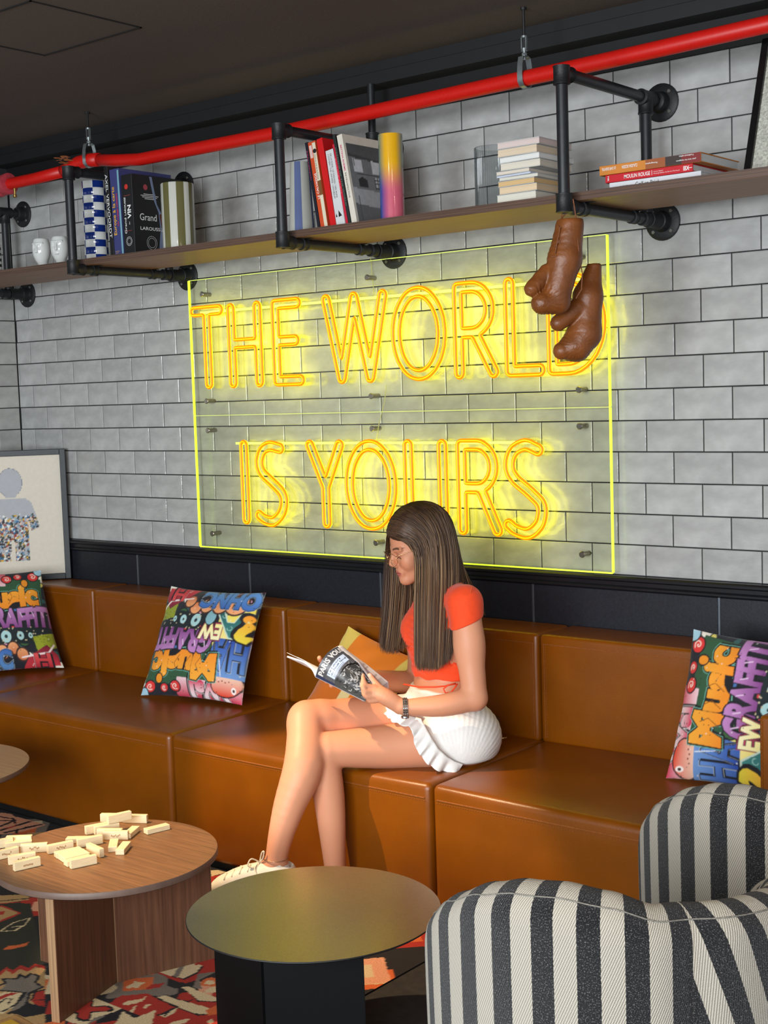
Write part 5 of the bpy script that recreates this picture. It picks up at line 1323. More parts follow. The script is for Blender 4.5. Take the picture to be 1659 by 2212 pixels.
# ------------------------------------------------------------------ rug
RC = {'red': rgb(168, 44, 30), 'cream': rgb(214, 192, 150), 'black': rgb(24, 22, 26), 'orange': rgb(208, 100, 48), 'grey': rgb(120, 110, 98), 'beige': rgb(178, 142, 92), 'pink': rgb(220, 156, 122), 'green': rgb(42, 42, 30)}
rx0, rx1, ry0, ry1 = 0.25, 2.75, -2.35, -0.82
cv = Canvas(1000, 612, rgb(30, 28, 30))
def rp(p): return ((p[0] - rx0) / (rx1 - rx0), (p[1] - ry0) / (ry1 - ry0))
rr = random.Random(21)
for k in range(150):      # repeating small motifs where tables and seats cover the rug
    x, y, s = rr.random(), rr.random(), rr.uniform(.02, .05)
    c1, c2 = rr.sample(['red', 'cream', 'orange', 'grey', 'beige', 'pink'], 2)
    for q, c in ((1.0, c1), (0.5, c2)):
        cv.poly([(x - s * q, y), (x - s * q * .4, y + s * q * .9), (x, y + s * q * 1.6), (x + s * q * .5, y + s * q * .8), (x + s * q, y), (x, y - s * q * 1.6)], RC[c])
wr = (rx1 - rx0)
for it in RUG:
    pts = [rp(p) for p in it[2]]
    if it[0] == 'poly': cv.poly(pts, RC[it[1]])
    else: cv.line(pts, it[3] / wr * 1.3, RC[it[1]])
nu, nv = 560, 344
uu, vv = np.meshgrid(np.arange(nu + 1) / nu, np.arange(nv + 1) / nv)
V = np.stack([rx0 + uu * wr, ry0 + vv * (ry1 - ry0), np.full_like(uu, 0.004)], -1).reshape(-1, 3)
ii = np.arange(nv)[:, None] * (nu + 1) + np.arange(nu)[None, :]
F = np.stack([ii, ii + 1, ii + nu + 2, ii + nu + 1], -1).reshape(-1, 4)
rug = thing('kilim_rug', 'kilim style rug in black, red and cream motifs under the round tables', 'rug', (1.5, -1.585, 0))
np_mesh('pile', V, F, mat('woven_rug_print', attr='print', rough=0.95, noise=(260, 0.22), bump=(520, 0.7, 0.004)), parent=rug, smooth=False, colors=cv.sample(uu.ravel() * .9999, vv.ravel() * .9999))
MB().box(rx0, rx1, ry0, ry1, 0.0, 0.0035).build('backing', M_black, parent=rug, world=True)
# ------------------------------------------------------------------ round tables
def wood2(name, c, ang, amt=0.3, rough=0.4):
    M = mat(name, c, rough, noise=(3.2, amt, (1.5, 34, 34)), bump=(9, 0.05, 0.0006, (1.5, 34, 34)))
    for n in M.node_tree.nodes:
        if n.type == 'MAPPING': n.inputs['Rotation'].default_value = (0, 0, ang)
    return M
M_top = wood2('oak_veneer_top', rgb(120, 84, 50), math.radians(-64))
M_side = mat('walnut_veneer_panel', rgb(98, 66, 48), 0.42, noise=(3.4, 0.3, (34, 34, 1.2)), bump=(9, 0.05, 0.0006, (34, 34, 1.2)))
M_pedge = mat('ply_edge', rgb(150, 118, 86), 0.5, noise=(3.0, 0.25, (60, 60, 1.0)))
M_tedge = mat('table_rim', rgb(98, 78, 68), 0.45, noise=(20, 0.15))
def round_table(label, cx, cy, r, z, mt, me, th=0.020):
    t = thing('coffee_table', label, 'coffee table', (cx, cy, 0.004), 0)
    MB().lathe([(r - 0.0015, z - 0.0016), (r - 0.0015, z)], (cx, cy, 0), None, 96).build('table_top', mt, parent=t, world=True)
    MB().lathe([(r - 0.004, z - th), (r, z - th + 0.003), (r, z - 0.002), (r - 0.0015, z - 0.0002)], (cx, cy, 0), None, 96, cap1=False).build('rim', me, parent=t, smooth=40, world=True)
    return t
WT = (2.081, -1.614, 0.312, 0.362)
t = round_table('round oak topped coffee table scattered with wooden toy blocks', *WT, M_top, M_tedge)
zt = WT[3] - 0.0205
def slab(a, b, th, z0, z1, mats, name, parent):
    a = Vector((*a, 0)); b = Vector((*b, 0)); d = (b - a); L = d.length; d.normalize()
    n = Vector((-d.y, d.x, 0))
    m_ = MB()
    R = Matrix((d, n, Vector((0, 0, 1)))).transposed()
    m_.mat(0).obox(((a + b) / 2) + Vector((0, 0, (z0 + z1) / 2)), (L / 2 - 0.0006, th / 2, (z1 - z0) / 2), R, 0.0004)
    e = 0.0008
    for s in (-1, 1):
        m_.mat(1).obox(((a + b) / 2 + d * s * (L / 2 - e / 2)) + Vector((0, 0, (z0 + z1) / 2)), (e, th / 2 - 0.0005, (z1 - z0) / 2 - 0.0005), R)
    return m_.build(name, mats, parent=parent, world=True)
# three upright panels meeting in the middle
hub = (2.115, -1.615)
slab((2.222, -1.358), (2.117, -1.632), 0.026, 0.004, zt, [M_side, M_pedge], 'base_panel', t)
slab((2.113, -1.640), (2.186, -1.895), 0.026, 0.004, zt, [M_side, M_pedge], 'base_panel', t)
slab((2.100, -1.628), (1.82, -1.655), 0.026, 0.004, zt, [M_side, M_pedge], 'base_panel', t)
M_olive_m = mat('bronze_black_metal', (0.34, 0.31, 0.22), 0.30, metal=1.0, noise=(400, 0.12), bump=(500, 0.15, 0.0006))
t = round_table('round black metal coffee table reflecting the yellow sign, in front of the reader', 2.851, -1.596, 0.3165, 0.360, M_olive_m, M_black, 0.006)
bx = (2.851, -1.596)
lp = []
M_blackm = mat('matt_black_metal', rgb(9, 9, 10), 0.6, spec=0.2, noise=(60, 0.1))
def base_wall(p, q, name, par):
    return slab(p, q, 0.008, 0.004, 0.3535, [M_blackm, M_blackm], name, par)
base_wall((2.665, -1.760), (2.865, -1.800), 'base_panel', t)
base_wall((2.866, -1.795), (3.045, -1.640), 'base_panel', t)
base_wall((2.664, -1.752), (2.72, -1.44), 'base_panel', t)
t = round_table('pale wooden round side table cut by the left edge of the photo', 0.935, -1.454, 0.345, 0.400, wood2('pale_oak_top', rgb(186, 142, 92), 0.4, 0.12), M_tedge, 0.018)
MB().lathe([(0.17, 0.004), (0.17, 0.012), (0.03, 0.022), (0.024, 0.05), (0.024, 0.382)], (0.935, -1.454, 0), None, 32).build('pedestal', M_black, parent=t, smooth=40, world=True)
# stool whose corner shows at the lower left
M_tray = wood2('honey_wood', rgb(170, 126, 66), 0.5, 0.2)
t = thing('tray_stool', 'corner of a honey wood stool with yellow seat at the lower left corner', 'stool', (2.854, -2.553, 0.004), 0)
ca = math.radians(84)
Rz = Matrix.Rotation(ca, 3, 'Z')
MB().rbox((2.854, -2.553, 0.345), (0.162, 0.162, 0.012), 0.012, Rz, n=3, sub=2).build('seat_frame', M_tray, parent=t, smooth=40, world=True)
MB().rbox((2.854, -2.553, 0.358), (0.132, 0.132, 0.006), 0.006, Rz, n=2, sub=2).build('seat_pad', mat('yellow_seat', rgb(196, 156, 30), 0.5, noise=(14, 0.25)), parent=t, smooth=40, world=True)
for a in range(4):
    p = Rz @ Vector((0.125 * (1 if a in (0, 1) else -1), 0.125 * (1 if a in (0, 3) else -1), 0))
    MB().cyl((2.854 + p.x, -2.553 + p.y, 0.004), (2.854 + p.x * .9, -2.553 + p.y * .9, 0.336), 0.014, 12).build('leg', M_tray, parent=t, smooth=40, world=True)
# ------------------------------------------------------------------ toy blocks on the wooden table
M_blk = mat('pale_pine_block', rgb(222, 202, 162), 0.55, noise=(30, 0.10, (1, 14, 14)), objrand=0.05)
BL, BW, BH = 0.075, 0.025, 0.015
def face_block(label, x, y, ang, up='flat', lift=0.0, L=BL, print_=False, roll=0.0):
    """ang: direction of the long axis seen from above; up: 'flat' lies on its broad side, 'edge' on its narrow side, 'end' upright"""
    h = {'flat': (L / 2, BW / 2, BH / 2), 'edge': (L / 2, BH / 2, BW / 2), 'end': (BW / 2, BH / 2, L / 2)}[up]
    z = WT[3] + h[2] + lift + 0.0004
    o = MB().obox((0, 0, 0), h, None, 0.0010).build('toy_block', M_blk)
    o.location = (x, y, z)
    o.rotation_euler = (roll, 0, math.radians(ang))
    tag(o, label, 'toy block', 'wooden toy blocks scattered on the oak table')
    if print_:
        m_ = MB(); rr_ = random.Random(int(x * 1000))
        for k in range(7):
            a = -0.012 + 0.004 * k; b = rr_.uniform(-.003, .003)
            m_.box(a, a + 0.0026, -h[1] - 0.0003, -h[1], b - 0.002, b + 0.003)
        m_.build('stamped_mark', mat('brown_stamp', rgb(150, 110, 70), 0.7, noise=(50, 0.2)), parent=o)
    return o
def fb(label, A, B, side, **k):
    """block given by the two lower corners of its near long edge; side +1 puts the body to the left of A to B"""
    A = Vector(A); B = Vector(B); d = (B - A); c = (A + B) / 2; d.normalize()
    w = (BW if k.get('up', 'flat') == 'flat' else BH) / 2
    n = Vector((-d.y, d.x)) * side
    c = c + n * w
    return face_block(label, c.x, c.y, math.degrees(math.atan2(d.y, d.x)), **k)
S_ = 'pale toy block '
fb(S_ + 'lying at the back of the far pile, left end', (1.84, -1.437), (1.900, -1.400), 1, up='edge')
fb(S_ + 'lying at the back of the far pile, right end', (1.905, -1.404), (1.968, -1.368), 1, up='edge')
face_block(S_ + 'lying across the far pile as its broad left member', 1.908, -1.505, 70, up='edge')
face_block(S_ + 'lying flat in the middle of the far pile', 1.934, -1.492, 66, up='edge')
fb(S_ + 'at the front left of the far pile, partly under the tilted one', (1.948, -1.540), (2.010, -1.500), 1, up='edge')
fb(S_ + 'with a stamp, frontmost of the far pile', (1.976, -1.546), (2.044, -1.500), 1, up='edge', print_=True)
fb(S_ + 'lying flat just right of the far pile', (2.040, -1.492), (2.005, -1.425), 1)
fb(S_ + 'lying apart, rightmost on the oak table', (2.054, -1.440), (2.072, -1.366), 1)
face_block(S_ + 'tilted upright on top of the far pile', 1.945, -1.452, 74, up='edge', lift=0.0255)
fb(S_ + 'standing on edge behind the left group', (1.775, -1.735), (1.835, -1.685), 1, up='edge')
fb(S_ + 'lying flat at the left, before the edge-standing one', (1.800, -1.753), (1.846, -1.694), 1)
fb(S_ + 'cut by the left edge of the photo, upper', (1.775, -1.788), (1.800, -1.733), 1, up='edge')
fb(S_ + 'with a stamp, cut by the left edge of the photo, lower', (1.866, -1.837), (1.884, -1.768), 1, up='edge', print_=True)
fb(S_ + 'with a stamp lying in the gap between the left and middle groups', (1.876, -1.756), (1.928, -1.702), 1, up='edge', print_=True)
fb(S_ + 'with a stamp at the front left, behind the frontmost one', (1.930, -1.835), (1.966, -1.770), 1, up='edge', print_=True)
fb(S_ + 'with a stamp, frontmost of all at the left', (1.988, -1.857), (2.008, -1.785), 1, up='edge', print_=True)
fb(S_ + 'lying left of the middle group with stamped side', (1.949, -1.716), (1.975, -1.645), 1, up='edge', print_=True)
fb(S_ + 'lying behind the middle group', (1.914, -1.628), (1.974, -1.583), 1)
fb(S_ + 'lying diagonally behind the stamped brown one', (1.977, -1.634), (2.005, -1.564), 1, up='edge')
fb(S_ + 'darker sided, standing on edge in the middle group', (2.022, -1.640), (2.097, -1.652), 1, up='edge')
fb(S_ + 'lying flat right of the darker sided one', (2.078, -1.606), (2.026, -1.556), -1)
fb(S_ + 'lying flat alone right of the middle group', (2.114, -1.610), (2.072, -1.548), -1)
fb(S_ + 'back one of the parallel front row', (2.001, -1.725), (2.024, -1.654), 1, up='flat')
fb(S_ + 'second one of the parallel front row', (2.027, -1.731), (2.048, -1.659), 1, up='flat')
fb(S_ + 'third one of the parallel front row', (2.053, -1.738), (2.072, -1.665), 1, up='flat')
fb(S_ + 'low short ended one peeping out left of the bright front one', (2.081, -1.752), (2.100, -1.680), 1, up='flat')
fb(S_ + 'bright front one standing on edge at the front of the middle group', (2.104, -1.757), (2.128, -1.686), 1, up='edge')
# ------------------------------------------------------------------ striped armchairs
def stripe_mat():
    M = bpy.data.materials.new('striped_boucle'); M.use_nodes = True
    nt = M.node_tree; P = nt.nodes['Principled BSDF']; L = nt.links
    uv = nt.nodes.new('ShaderNodeUVMap')
    sx = nt.nodes.new('ShaderNodeSeparateXYZ'); L.new(uv.outputs[0], sx.inputs[0])
    nz = nt.nodes.new('ShaderNodeTexNoise'); nz.inputs['Scale'].default_value = 260; nz.inputs['Detail'].default_value = 2
    mp = nt.nodes.new('ShaderNodeMapping'); mp.inputs['Scale'].default_value = (1, 1, 1); L.new(uv.outputs[0], mp.inputs[0]); L.new(mp.outputs[0], nz.inputs['Vector'])
    def math_(op, a, b=None):
        n = nt.nodes.new('ShaderNodeMath'); n.operation = op
        for i, x in enumerate((a, b)):
            if x is None: continue
            if isinstance(x, (int, float)): n.inputs[i].default_value = x
            else: L.new(x, n.inputs[i])
        return n.outputs[0]
    per = 0.0757
    jit = math_('MULTIPLY', math_('SUBTRACT', nz.outputs['Fac'], 0.5), 0.003)
    fr = math_('FRACT', math_('MULTIPLY', math_('ADD', sx.outputs['X'], jit), 1.0 / per))
    dark = math_('LESS_THAN', fr, 0.50)
    # weave: fine slanted ribs
    a = math_('SINE', math_('MULTIPLY', math_('ADD', sx.outputs['X'], math_('MULTIPLY', sx.outputs['Y'], 0.6)), 2 * math.pi / 0.0042))
    b = math_('SINE', math_('MULTIPLY', sx.outputs['Y'], 2 * math.pi / 0.0040))
    weave = math_('MULTIPLY', a, b)
    nz2 = nt.nodes.new('ShaderNodeTexNoise'); nz2.inputs['Scale'].default_value = 420; nz2.inputs['Detail'].default_value = 3; L.new(uv.outputs[0], nz2.inputs['Vector'])
    def ramp(src, c0, c1, f0, f1):
        mr = nt.nodes.new('ShaderNodeMapRange'); mr.inputs['From Min'].default_value = f0; mr.inputs['From Max'].default_value = f1; L.new(src, mr.inputs['Value'])
        mx = nt.nodes.new('ShaderNodeMix'); mx.data_type = 'RGBA'; L.new(mr.outputs[0], mx.inputs['Factor'])
        mx.inputs['A'].default_value = (*c0, 1); mx.inputs['B'].default_value = (*c1, 1)
        return mx.outputs['Result']
    light = ramp(weave, rgb(128, 120, 106), rgb(214, 207, 192), -0.6, 0.5)
    darkc = ramp(nz2.outputs['Fac'], rgb(18, 18, 22), rgb(140, 138, 134), 0.54, 0.80)
    mx = nt.nodes.new('ShaderNodeMix'); mx.data_type = 'RGBA'; L.new(dark, mx.inputs['Factor']); L.new(light, mx.inputs['A']); L.new(darkc, mx.inputs['B'])
    L.new(mx.outputs['Result'], P.inputs['Base Color'])
    P.inputs['Roughness'].default_value = 0.95; P.inputs['Specular IOR Level'].default_value = 0.2; P.inputs['Sheen Weight'].default_value = 0.15
    bp = nt.nodes.new('ShaderNodeBump'); bp.inputs['Strength'].default_value = 0.6; bp.inputs['Distance'].default_value = 0.003
    L.new(math_('ADD', weave, math_('MULTIPLY', nz2.outputs['Fac'], 1.5)), bp.inputs['Height']); L.new(bp.outputs[0], P.inputs['Normal'])
    return M
M_stripe = stripe_mat()
def interp(x, tab):
    if x <= tab[0][0]: return tab[0][1]
    for (a, b), (c, d) in zip(tab[:-1], tab[1:]):
        if x <= c:
            k = (x - a) / (c - a); k = k * k * (3 - 2 * k) * 0.5 + k * 0.5
            return b + (d - b) * k
    return tab[-1][1]
HT_L = [(0, .802), (8, .806), (22, .830), (36, .840), (50, .834), (63, .814), (78, .776), (93, .724), (103, .67), (114, .60), (128, .50)]
HT_R = [(0, .802), (10, .802), (28, .796), (50, .784), (70, .765), (88, .72), (103, .66), (114, .60), (128, .50)]
def top_h(a): return interp(abs(a), HT_L if a < 0 else HT_R)
def grid_obj(name, V, nu, nv, UV, m_, parent, flip=False):
    ii = np.arange(nv)[:, None] * (nu + 1) + np.arange(nu)[None, :]
    F = np.stack([ii, ii + 1, ii + nu + 2, ii + nu + 1], -1).reshape(-1, 4)
    if flip: F = F[:, ::-1]
    o = np_mesh(name, V, F, m_, parent=parent)
    uvl = o.data.uv_layers.new(name='UVMap')
    uvl.data.foreach_set('uv', np.asarray(UV, np.float32)[F.ravel()].ravel())
    return o
def tub_chair(label, cx, cy, R0, back_deg, dz, phase, slant=0.0):
    t = thing('tub_chair', label, 'armchair', (cx, cy, 0.0), 0, 'striped tub armchairs')
    TH, A = 0.10, 128
    nu, nv = 160, 44
    V = np.zeros(((nv + 1) * (nu + 1), 3)); UV = np.zeros(((nv + 1) * (nu + 1), 2))
    half = nu // 2
    angles = [-A + A * i / half for i in range(half + 1)] + [A * i / half for i in range(half)] 
    for i, a in enumerate(angles):
        right = i > half
        t_ = abs(a)
        H = top_h(a) + dz
        pinch = 1 - 0.045 * math.exp(-(a / 7.0) ** 2)
        Ro = R0 * pinch
        th = math.radians(back_deg + a)
        end = max(0.0, (t_ - 112) / (A - 112))
        T = TH * math.sqrt(max(0.02, 1 - end ** 2))
        Ro2 = Ro - (TH - T) / 2
        # profile: outside up, over the rolled top, inside down
        prof = []
        zb = 0.07
        hr = T / 2
        for k in range(nv + 1):
            q = k / nv
            if q < 0.42: prof.append((Ro2 - 0.018 * (1 - q / 0.42) ** 2, zb + (H - hr - zb) * q / 0.42))
            elif q < 0.72:
                b = math.pi * (q - 0.42) / 0.30
                prof.append((Ro2 - hr + hr * math.cos(b), H - hr + hr * math.sin(b)))
            else:
                prof.append((Ro2 - T, H - hr - (H - hr - 0.30) * (q - 0.72) / 0.28))
        Lp = 0.0; prev = prof[0]
        for k, (r, z) in enumerate(prof):
            Lp += math.hypot(r - prev[0], z - prev[1]); prev = (r, z)
            j = k * (nu + 1) + i
            V[j] = (cx + r * math.cos(th), cy + r * math.sin(th), z)
            if right: s = math.radians(a) * R0 - slant * (H - z) - 0.003 + (0 if slant else phase)
            else: s = math.radians(a) * R0 + phase
            UV[j] = (s, Lp)
    grid_obj('shell', V, nu, nv, UV, M_stripe, t)
    # top seam
    sm = []
    for i in range(nu + 1):
        a = -A + 2 * A * i / nu
        if abs(a) > 112: continue
        th = math.radians(back_deg + a); H = top_h(a) + dz
        Ro = R0 * (1 - 0.045 * math.exp(-(a / 7.0) ** 2))
        sm.append((cx + (Ro - 0.0155) * math.cos(th), cy + (Ro - 0.0155) * math.sin(th), H - 0.013))
    MB().tube(sm, 0.0012, 6).build('seam', mat('seam_thread', rgb(120, 116, 108), 0.9, noise=(200, 0.3)), parent=t, world=True)
    # seat cushion: round, on a recessed base
    sv = MB(); r = R0 - TH - 0.004
    n2, m2 = 48, 14
    Vs = []; Us = []
    for k in range(m2 + 1):
        q = k / m2
        rr_ = r * (1 - max(0, (q - 0.5) * 2) ** 2 * 0.999); z = 0.30 + 0.13 * min(1, q * 2) ** 0.5 + 0.02 * max(0, (q - .5) * 2)
        for i in range(n2 + 1):
            th = 2 * math.pi * i / n2
            Vs.append((cx + rr_ * math.cos(th), cy + rr_ * math.sin(th), z)); Us.append((rr_ * math.cos(th), rr_ * math.sin(th)))
    grid_obj('seat_cushion', np.array(Vs), n2, m2, np.array(Us), M_stripe, t)
    MB().lathe([(R0 - 0.06, 0.0), (R0 - 0.05, 0.02), (R0 - 0.04, 0.07), (R0 - TH - 0.01, 0.30)], (cx, cy, 0), None, 48).build('base', M_black, parent=t, smooth=40, world=True)
    return t
tub_chair('black and white striped tub armchair seen from behind, nearest the camera', 3.886, -1.911, 0.350, -60.18 + 20.5, 0.0, 0.0757 * 0.50, 0.35)
tub_chair('black and white striped tub armchair farther back, before the leather banquette', 3.903, -1.200, 0.318, -67.2 + 20, -0.025, 0.0757 * 0.45)
# ------------------------------------------------------------------ graffiti cushions
GC = Canvas(420, 420, rgb(26, 30, 40))
c_ = lambda *a: rgb(*a)
def blob(x, y, rx, ry, col, col2=None, rot=0.0, out=.010, oc=(22, 20, 28)):
    GC.ell(x, y, rx + out, ry + out, c_(*oc), None, rot); GC.ell(x, y, rx, ry, c_(*col), c_(*col2) if col2 else None, rot)
def word(s, x, y, w, h, col, col2, edge, off=(.05, .10), shear=0.0, wob=0.0, shadow=(.012, -.012)):
    GC.text(s, x + shadow[0], y + shadow[1], w, h, c_(20, 20, 26), None, off[1], shear, wob)
    GC.text(s, x, y, w, h, c_(*edge), None, off[1], shear, wob)
    GC.text(s, x, y, w, h, c_(20, 20, 26), None, (off[0] + off[1]) / 2 + .01, shear, wob)
    GC.text(s, x, y, w, h, c_(*col), c_(*col2), off[0], shear, wob)
rr = random.Random(4)
for k in range(60):
    blob(rr.random(), rr.random(), rr.uniform(.02, .06), rr.uniform(.02, .06), rr.choice([(60, 96, 60), (210, 60, 70), (230, 214, 110), (70, 110, 170), (226, 160, 190), (40, 90, 90), (240, 235, 220)]), None, rr.uniform(0, 3))
# green ground behind MUSIC, pink letters above it
GC.poly([(0, .60), (.95, .62), (.98, .90), (.1, .92)], c_(46, 84, 56))
GC.poly([(0, .86), (.6, .84), (.62, 1), (0, 1)], c_(234, 200, 206), c_(208, 40, 78))
word('Wal', .12, .86, .34, .13, (206, 44, 84), (250, 232, 236), (250, 240, 240))
for x, y, r in ((.90, .93, .055), (.62, .92, .05), (.74, .94, .04)):
    blob(x, y, r, r * .85, (214, 52, 50)); GC.line([(x + r * .7 * math.cos(a) * a / 9, y + r * .6 * math.sin(a) * a / 9) for a in np.arange(0, 9, .5)], .008, c_(246, 214, 200))
blob(.97, .99, .05, .05, (160, 200, 216)); blob(.13, .86, .13, .10, (240, 214, 190), (226, 66, 40), .3); GC.ell(.06, .90, .02, .03, c_(250, 240, 235)); GC.ell(.06, .90, .01, .014, c_(60, 20, 20))
for k in range(5): GC.ell(.10 + .03 * k, .83 + .01 * (k % 2), .006, .006, c_(120, 20, 20))
# blue letters at the upper left below
GC.poly([(0, .44), (.27, .44), (.30, .80), (0, .80)], c_(46, 84, 164), c_(110, 150, 206))
word('HA', .01, .48, .25, .26, (36, 72, 160), (96, 140, 206), (216, 228, 240), (.02, .05))
GC.line([(.18, .79), (.20, .64)], .006, c_(235, 240, 245))
word('Music', .24, .62, .66, .21, (236, 140, 34), (244, 168, 52), (120, 190, 168), (.06, .11), 0.05, .01)
blob(.80, .86, .032, .040, (236, 146, 36))
for x in (.36, .48, .60): GC.line([(x, .64), (x + .05, .72), (x + .02, .78)], .005, c_(120, 66, 20))
# purple word
word('GRAFFiTi', .30, .395, .70, .195, (128, 64, 130), (186, 128, 186), (30, 24, 40), (.05, .09), 0.08, .012)
for x in (.36, .46, .58, .70, .82, .92): GC.line([(x, .55), (x + .015, .50)], .008, c_(222, 190, 222))
# dark machine with pale discs
GC.poly([(.42, .24), (.92, .22), (.98, .38), (.46, .40)], c_(22, 34, 38))
for x, y, r in ((.52, .31, .05), (.66, .31, .034), (.76, .31, .022)):
    blob(x, y, r, r * 1.25, (168, 206, 208)); GC.ell(x, y, r * .3, r * .4, c_(36, 50, 56))
for k in range(26): GC.ell(rr.uniform(.45, .95), rr.uniform(.24, .40), .007, .006, c_(196, 184, 150))
# teal A, cream and pink letters, yellow
GC.poly([(.02, .16), (.28, .16), (.28, .46), (.02, .46)], c_(226, 206, 60), c_(238, 222, 140))
word('EW', .24, .34, .20, .13, (240, 226, 150), (246, 236, 190), (220, 60, 110), (.05, .10))
GC.poly([(.02, .20), (.10, .46), (.16, .46), (.33, .20), (.25, .20), (.20, .30), (.15, .30), (.11, .20)], c_(196, 214, 196)); GC.poly([(.03, .205), (.105, .445), (.155, .445), (.315, .205), (.26, .205), (.205, .31), (.145, .31), (.105, .205)], c_(28, 84, 84), c_(60, 130, 126))
for x, y in ((.12, .38), (.17, .36), (.24, .25)): GC.line([(x + .02 * math.cos(a), y + .02 * math.sin(a)) for a in np.arange(0, 5, .5)], .004, c_(170, 214, 200))
blob(.37, .27, .05, .07, (130, 176, 186)); word('?', .02, .24, .08, .22, (238, 150, 40), (226, 206, 60), (24, 24, 28))
GC.poly([(.80, .12), (1, .20), (1, .34), (.78, .30)], c_(150, 160, 40)); 
for k in range(30): GC.line([(rr.uniform(.76, .95), rr.uniform(.16, .32))] * 2, .01, c_(90, 100, 30))
# orange cartoon letters and blue word at the foot
for x, y, r in ((.18, .13, .09), (.32, .15, .07), (.46, .16, .06), (.57, .19, .05), (.65, .13, .05)): blob(x, y, r, r * 1.1, (214, 120, 72), (236, 164, 112), 0, .016, (66, 40, 36))
for x, y in ((.2, .1), (.47, .14)): GC.poly([(x - .03, y + .02), (x, y - .03), (x + .03, y + .02), (x, y)], c_(228, 50, 110))
word('OHNC', .02, .01, .52, .16, (96, 148, 206), (60, 104, 176), (200, 220, 240), (.06, .10), -.05)
GC.poly([(.64, .0), (.98, .02), (.98, .12), (.90, .22), (.70, .10)], c_(204, 50, 60), c_(110, 20, 50)); GC.line([(.64, .10), (.90, .14), (.97, .22)], .016, c_(246, 226, 226)); word('H', .76, .01, .14, .12, (190, 40, 56), (222, 80, 80), (250, 236, 230), (.03, .06))
for k in range(90): GC.ell(rr.random(), rr.random(), .004, .004, c_(24, 22, 28) if k % 3 else c_(240, 240, 235))
for _ in range(2):
    for ax_ in (0, 1): GC.a = (np.roll(GC.a, 1, ax_) + 2 * GC.a + np.roll(GC.a, -1, ax_)) / 4
M_print = mat('graffiti_cotton', attr='print', rough=0.8, sheen=0.1, bump=(60, 0.35, 0.004))
def cushion(name, label, TL, TR, BL, BR, thick, canvas_uv, colors, material, N=200, group=None, zip_=True):
    TL, TR, BL, BR = [np.array(p, float) for p in (TL, TR, BL, BR)]
    uu, vv = np.meshgrid(np.linspace(0, 1, N + 1), np.linspace(0, 1, N + 1))
    uu, vv = uu.ravel(), vv.ravel()
    n = np.cross(TR - TL + BR - BL, TL - BL + TR - BR); n /= np.linalg.norm(n)
    a = np.abs(2 * uu - 1); b = np.abs(2 * vv - 1)
    # sides curve inwards between pointed corners
    cu = (uu - .5) * (1 - 0.055 * (1 - b ** 2.2)) + .5
    cvv = (vv - .5) * (1 - 0.055 * (1 - a ** 2.2)) + .5
    base = (BL * (1 - cu)[:, None] + BR * cu[:, None]) * (1 - cvv)[:, None] + (TL * (1 - cu)[:, None] + TR * cu[:, None]) * cvv[:, None]
    prof = np.clip((1 - a ** 2.4), 0, 1) ** .62 * np.clip((1 - b ** 2.4), 0, 1) ** .62
    wr_ = 0.006 * vnoise(np.c_[uu, vv, uu * 0], 15, 3) * prof ** .5 + 0.004 * np.sin((uu * 26 + vv * 9)) * (b ** 5) + 0.004 * np.sin((vv * 24 - uu * 7)) * (a ** 5)
    front = base + n * (thick * prof + wr_ * prof ** .3)[:, None]
    back = base - n * (thick * .75 * prof)[:, None]
    ii = np.arange(N)[:, None] * (N + 1) + np.arange(N)[None, :]
    F = np.stack([ii, ii + 1, ii + N + 2, ii + N + 1], -1).reshape(-1, 4)
    V = np.concatenate([front, back]); Fb = F[:, ::-1] + (N + 1) ** 2
    col = colors(*canvas_uv(uu, vv))
    C_ = np.concatenate([col, col])
    loc = (BL + BR) / 2
    o = np_mesh(name, V, np.concatenate([F, Fb]), material, loc=tuple(loc), colors=C_)
    # weld the rim
    return tag(o, label, 'cushion', group)
G4 = 'graffiti print cushions on the banquette'
samp = lambda u, v: GC.sample(np.clip(u, 0, .9999), np.clip(v, 0, .9999))
cushion('graffiti_cushion', 'graffiti print cushion with orange lettering upright, in the left corner below the framed picture', (-0.20, -0.60, 0.90), (0.050, -0.275, 0.892), (-0.03, -0.70, 0.472), (0.214, -0.300, 0.470), 0.075, lambda u, v: (u, v), samp, M_print, group=G4)
cushion('graffiti_cushion', 'graffiti print cushion turned upside down, leaning below the word THE', (0.925, -0.290, 0.878), (1.455, -0.285, 0.886), (0.958, -0.505, 0.472), (1.430, -0.415, 0.470), 0.075, lambda u, v: (1 - u, 1 - v), samp, M_print, group=G4)
cushion('graffiti_cushion', 'graffiti print cushion turned sideways so its letters read upwards, at the right edge', (3.231, -0.275, 0.892), (3.70, -0.290, 0.880), (3.217, -0.440, 0.470), (3.67, -0.440, 0.470), 0.080, lambda u, v: (v, 1 - u), samp, M_print, group=G4)
YC = Canvas(200, 200, rgb(226, 196, 92))
YC.poly([(.17, -.1), (.80, -.1), (.86, 1.1), (.20, 1.1)], rgb(232, 126, 18))
YC.poly([(-.1, .42), (.2, .42), (.19, -.1), (-.1, -.1)], rgb(240, 226, 170)); YC.poly([(.80, .1), (1.1, .1), (1.1, .55), (.83, .55)], rgb(240, 206, 90))
YC.poly([(.17, .36), (.83, .36), (.84, .40), (.18, .40)], rgb(240, 216, 120)); YC.poly([(-.1, -.1), (.45, -.1), (.45, .36), (-.1, .42)], rgb(214, 110, 16)); YC.poly([(.45, -.1), (.60, -.1), (.60, .36), (.45, .36)], rgb(240, 216, 150))
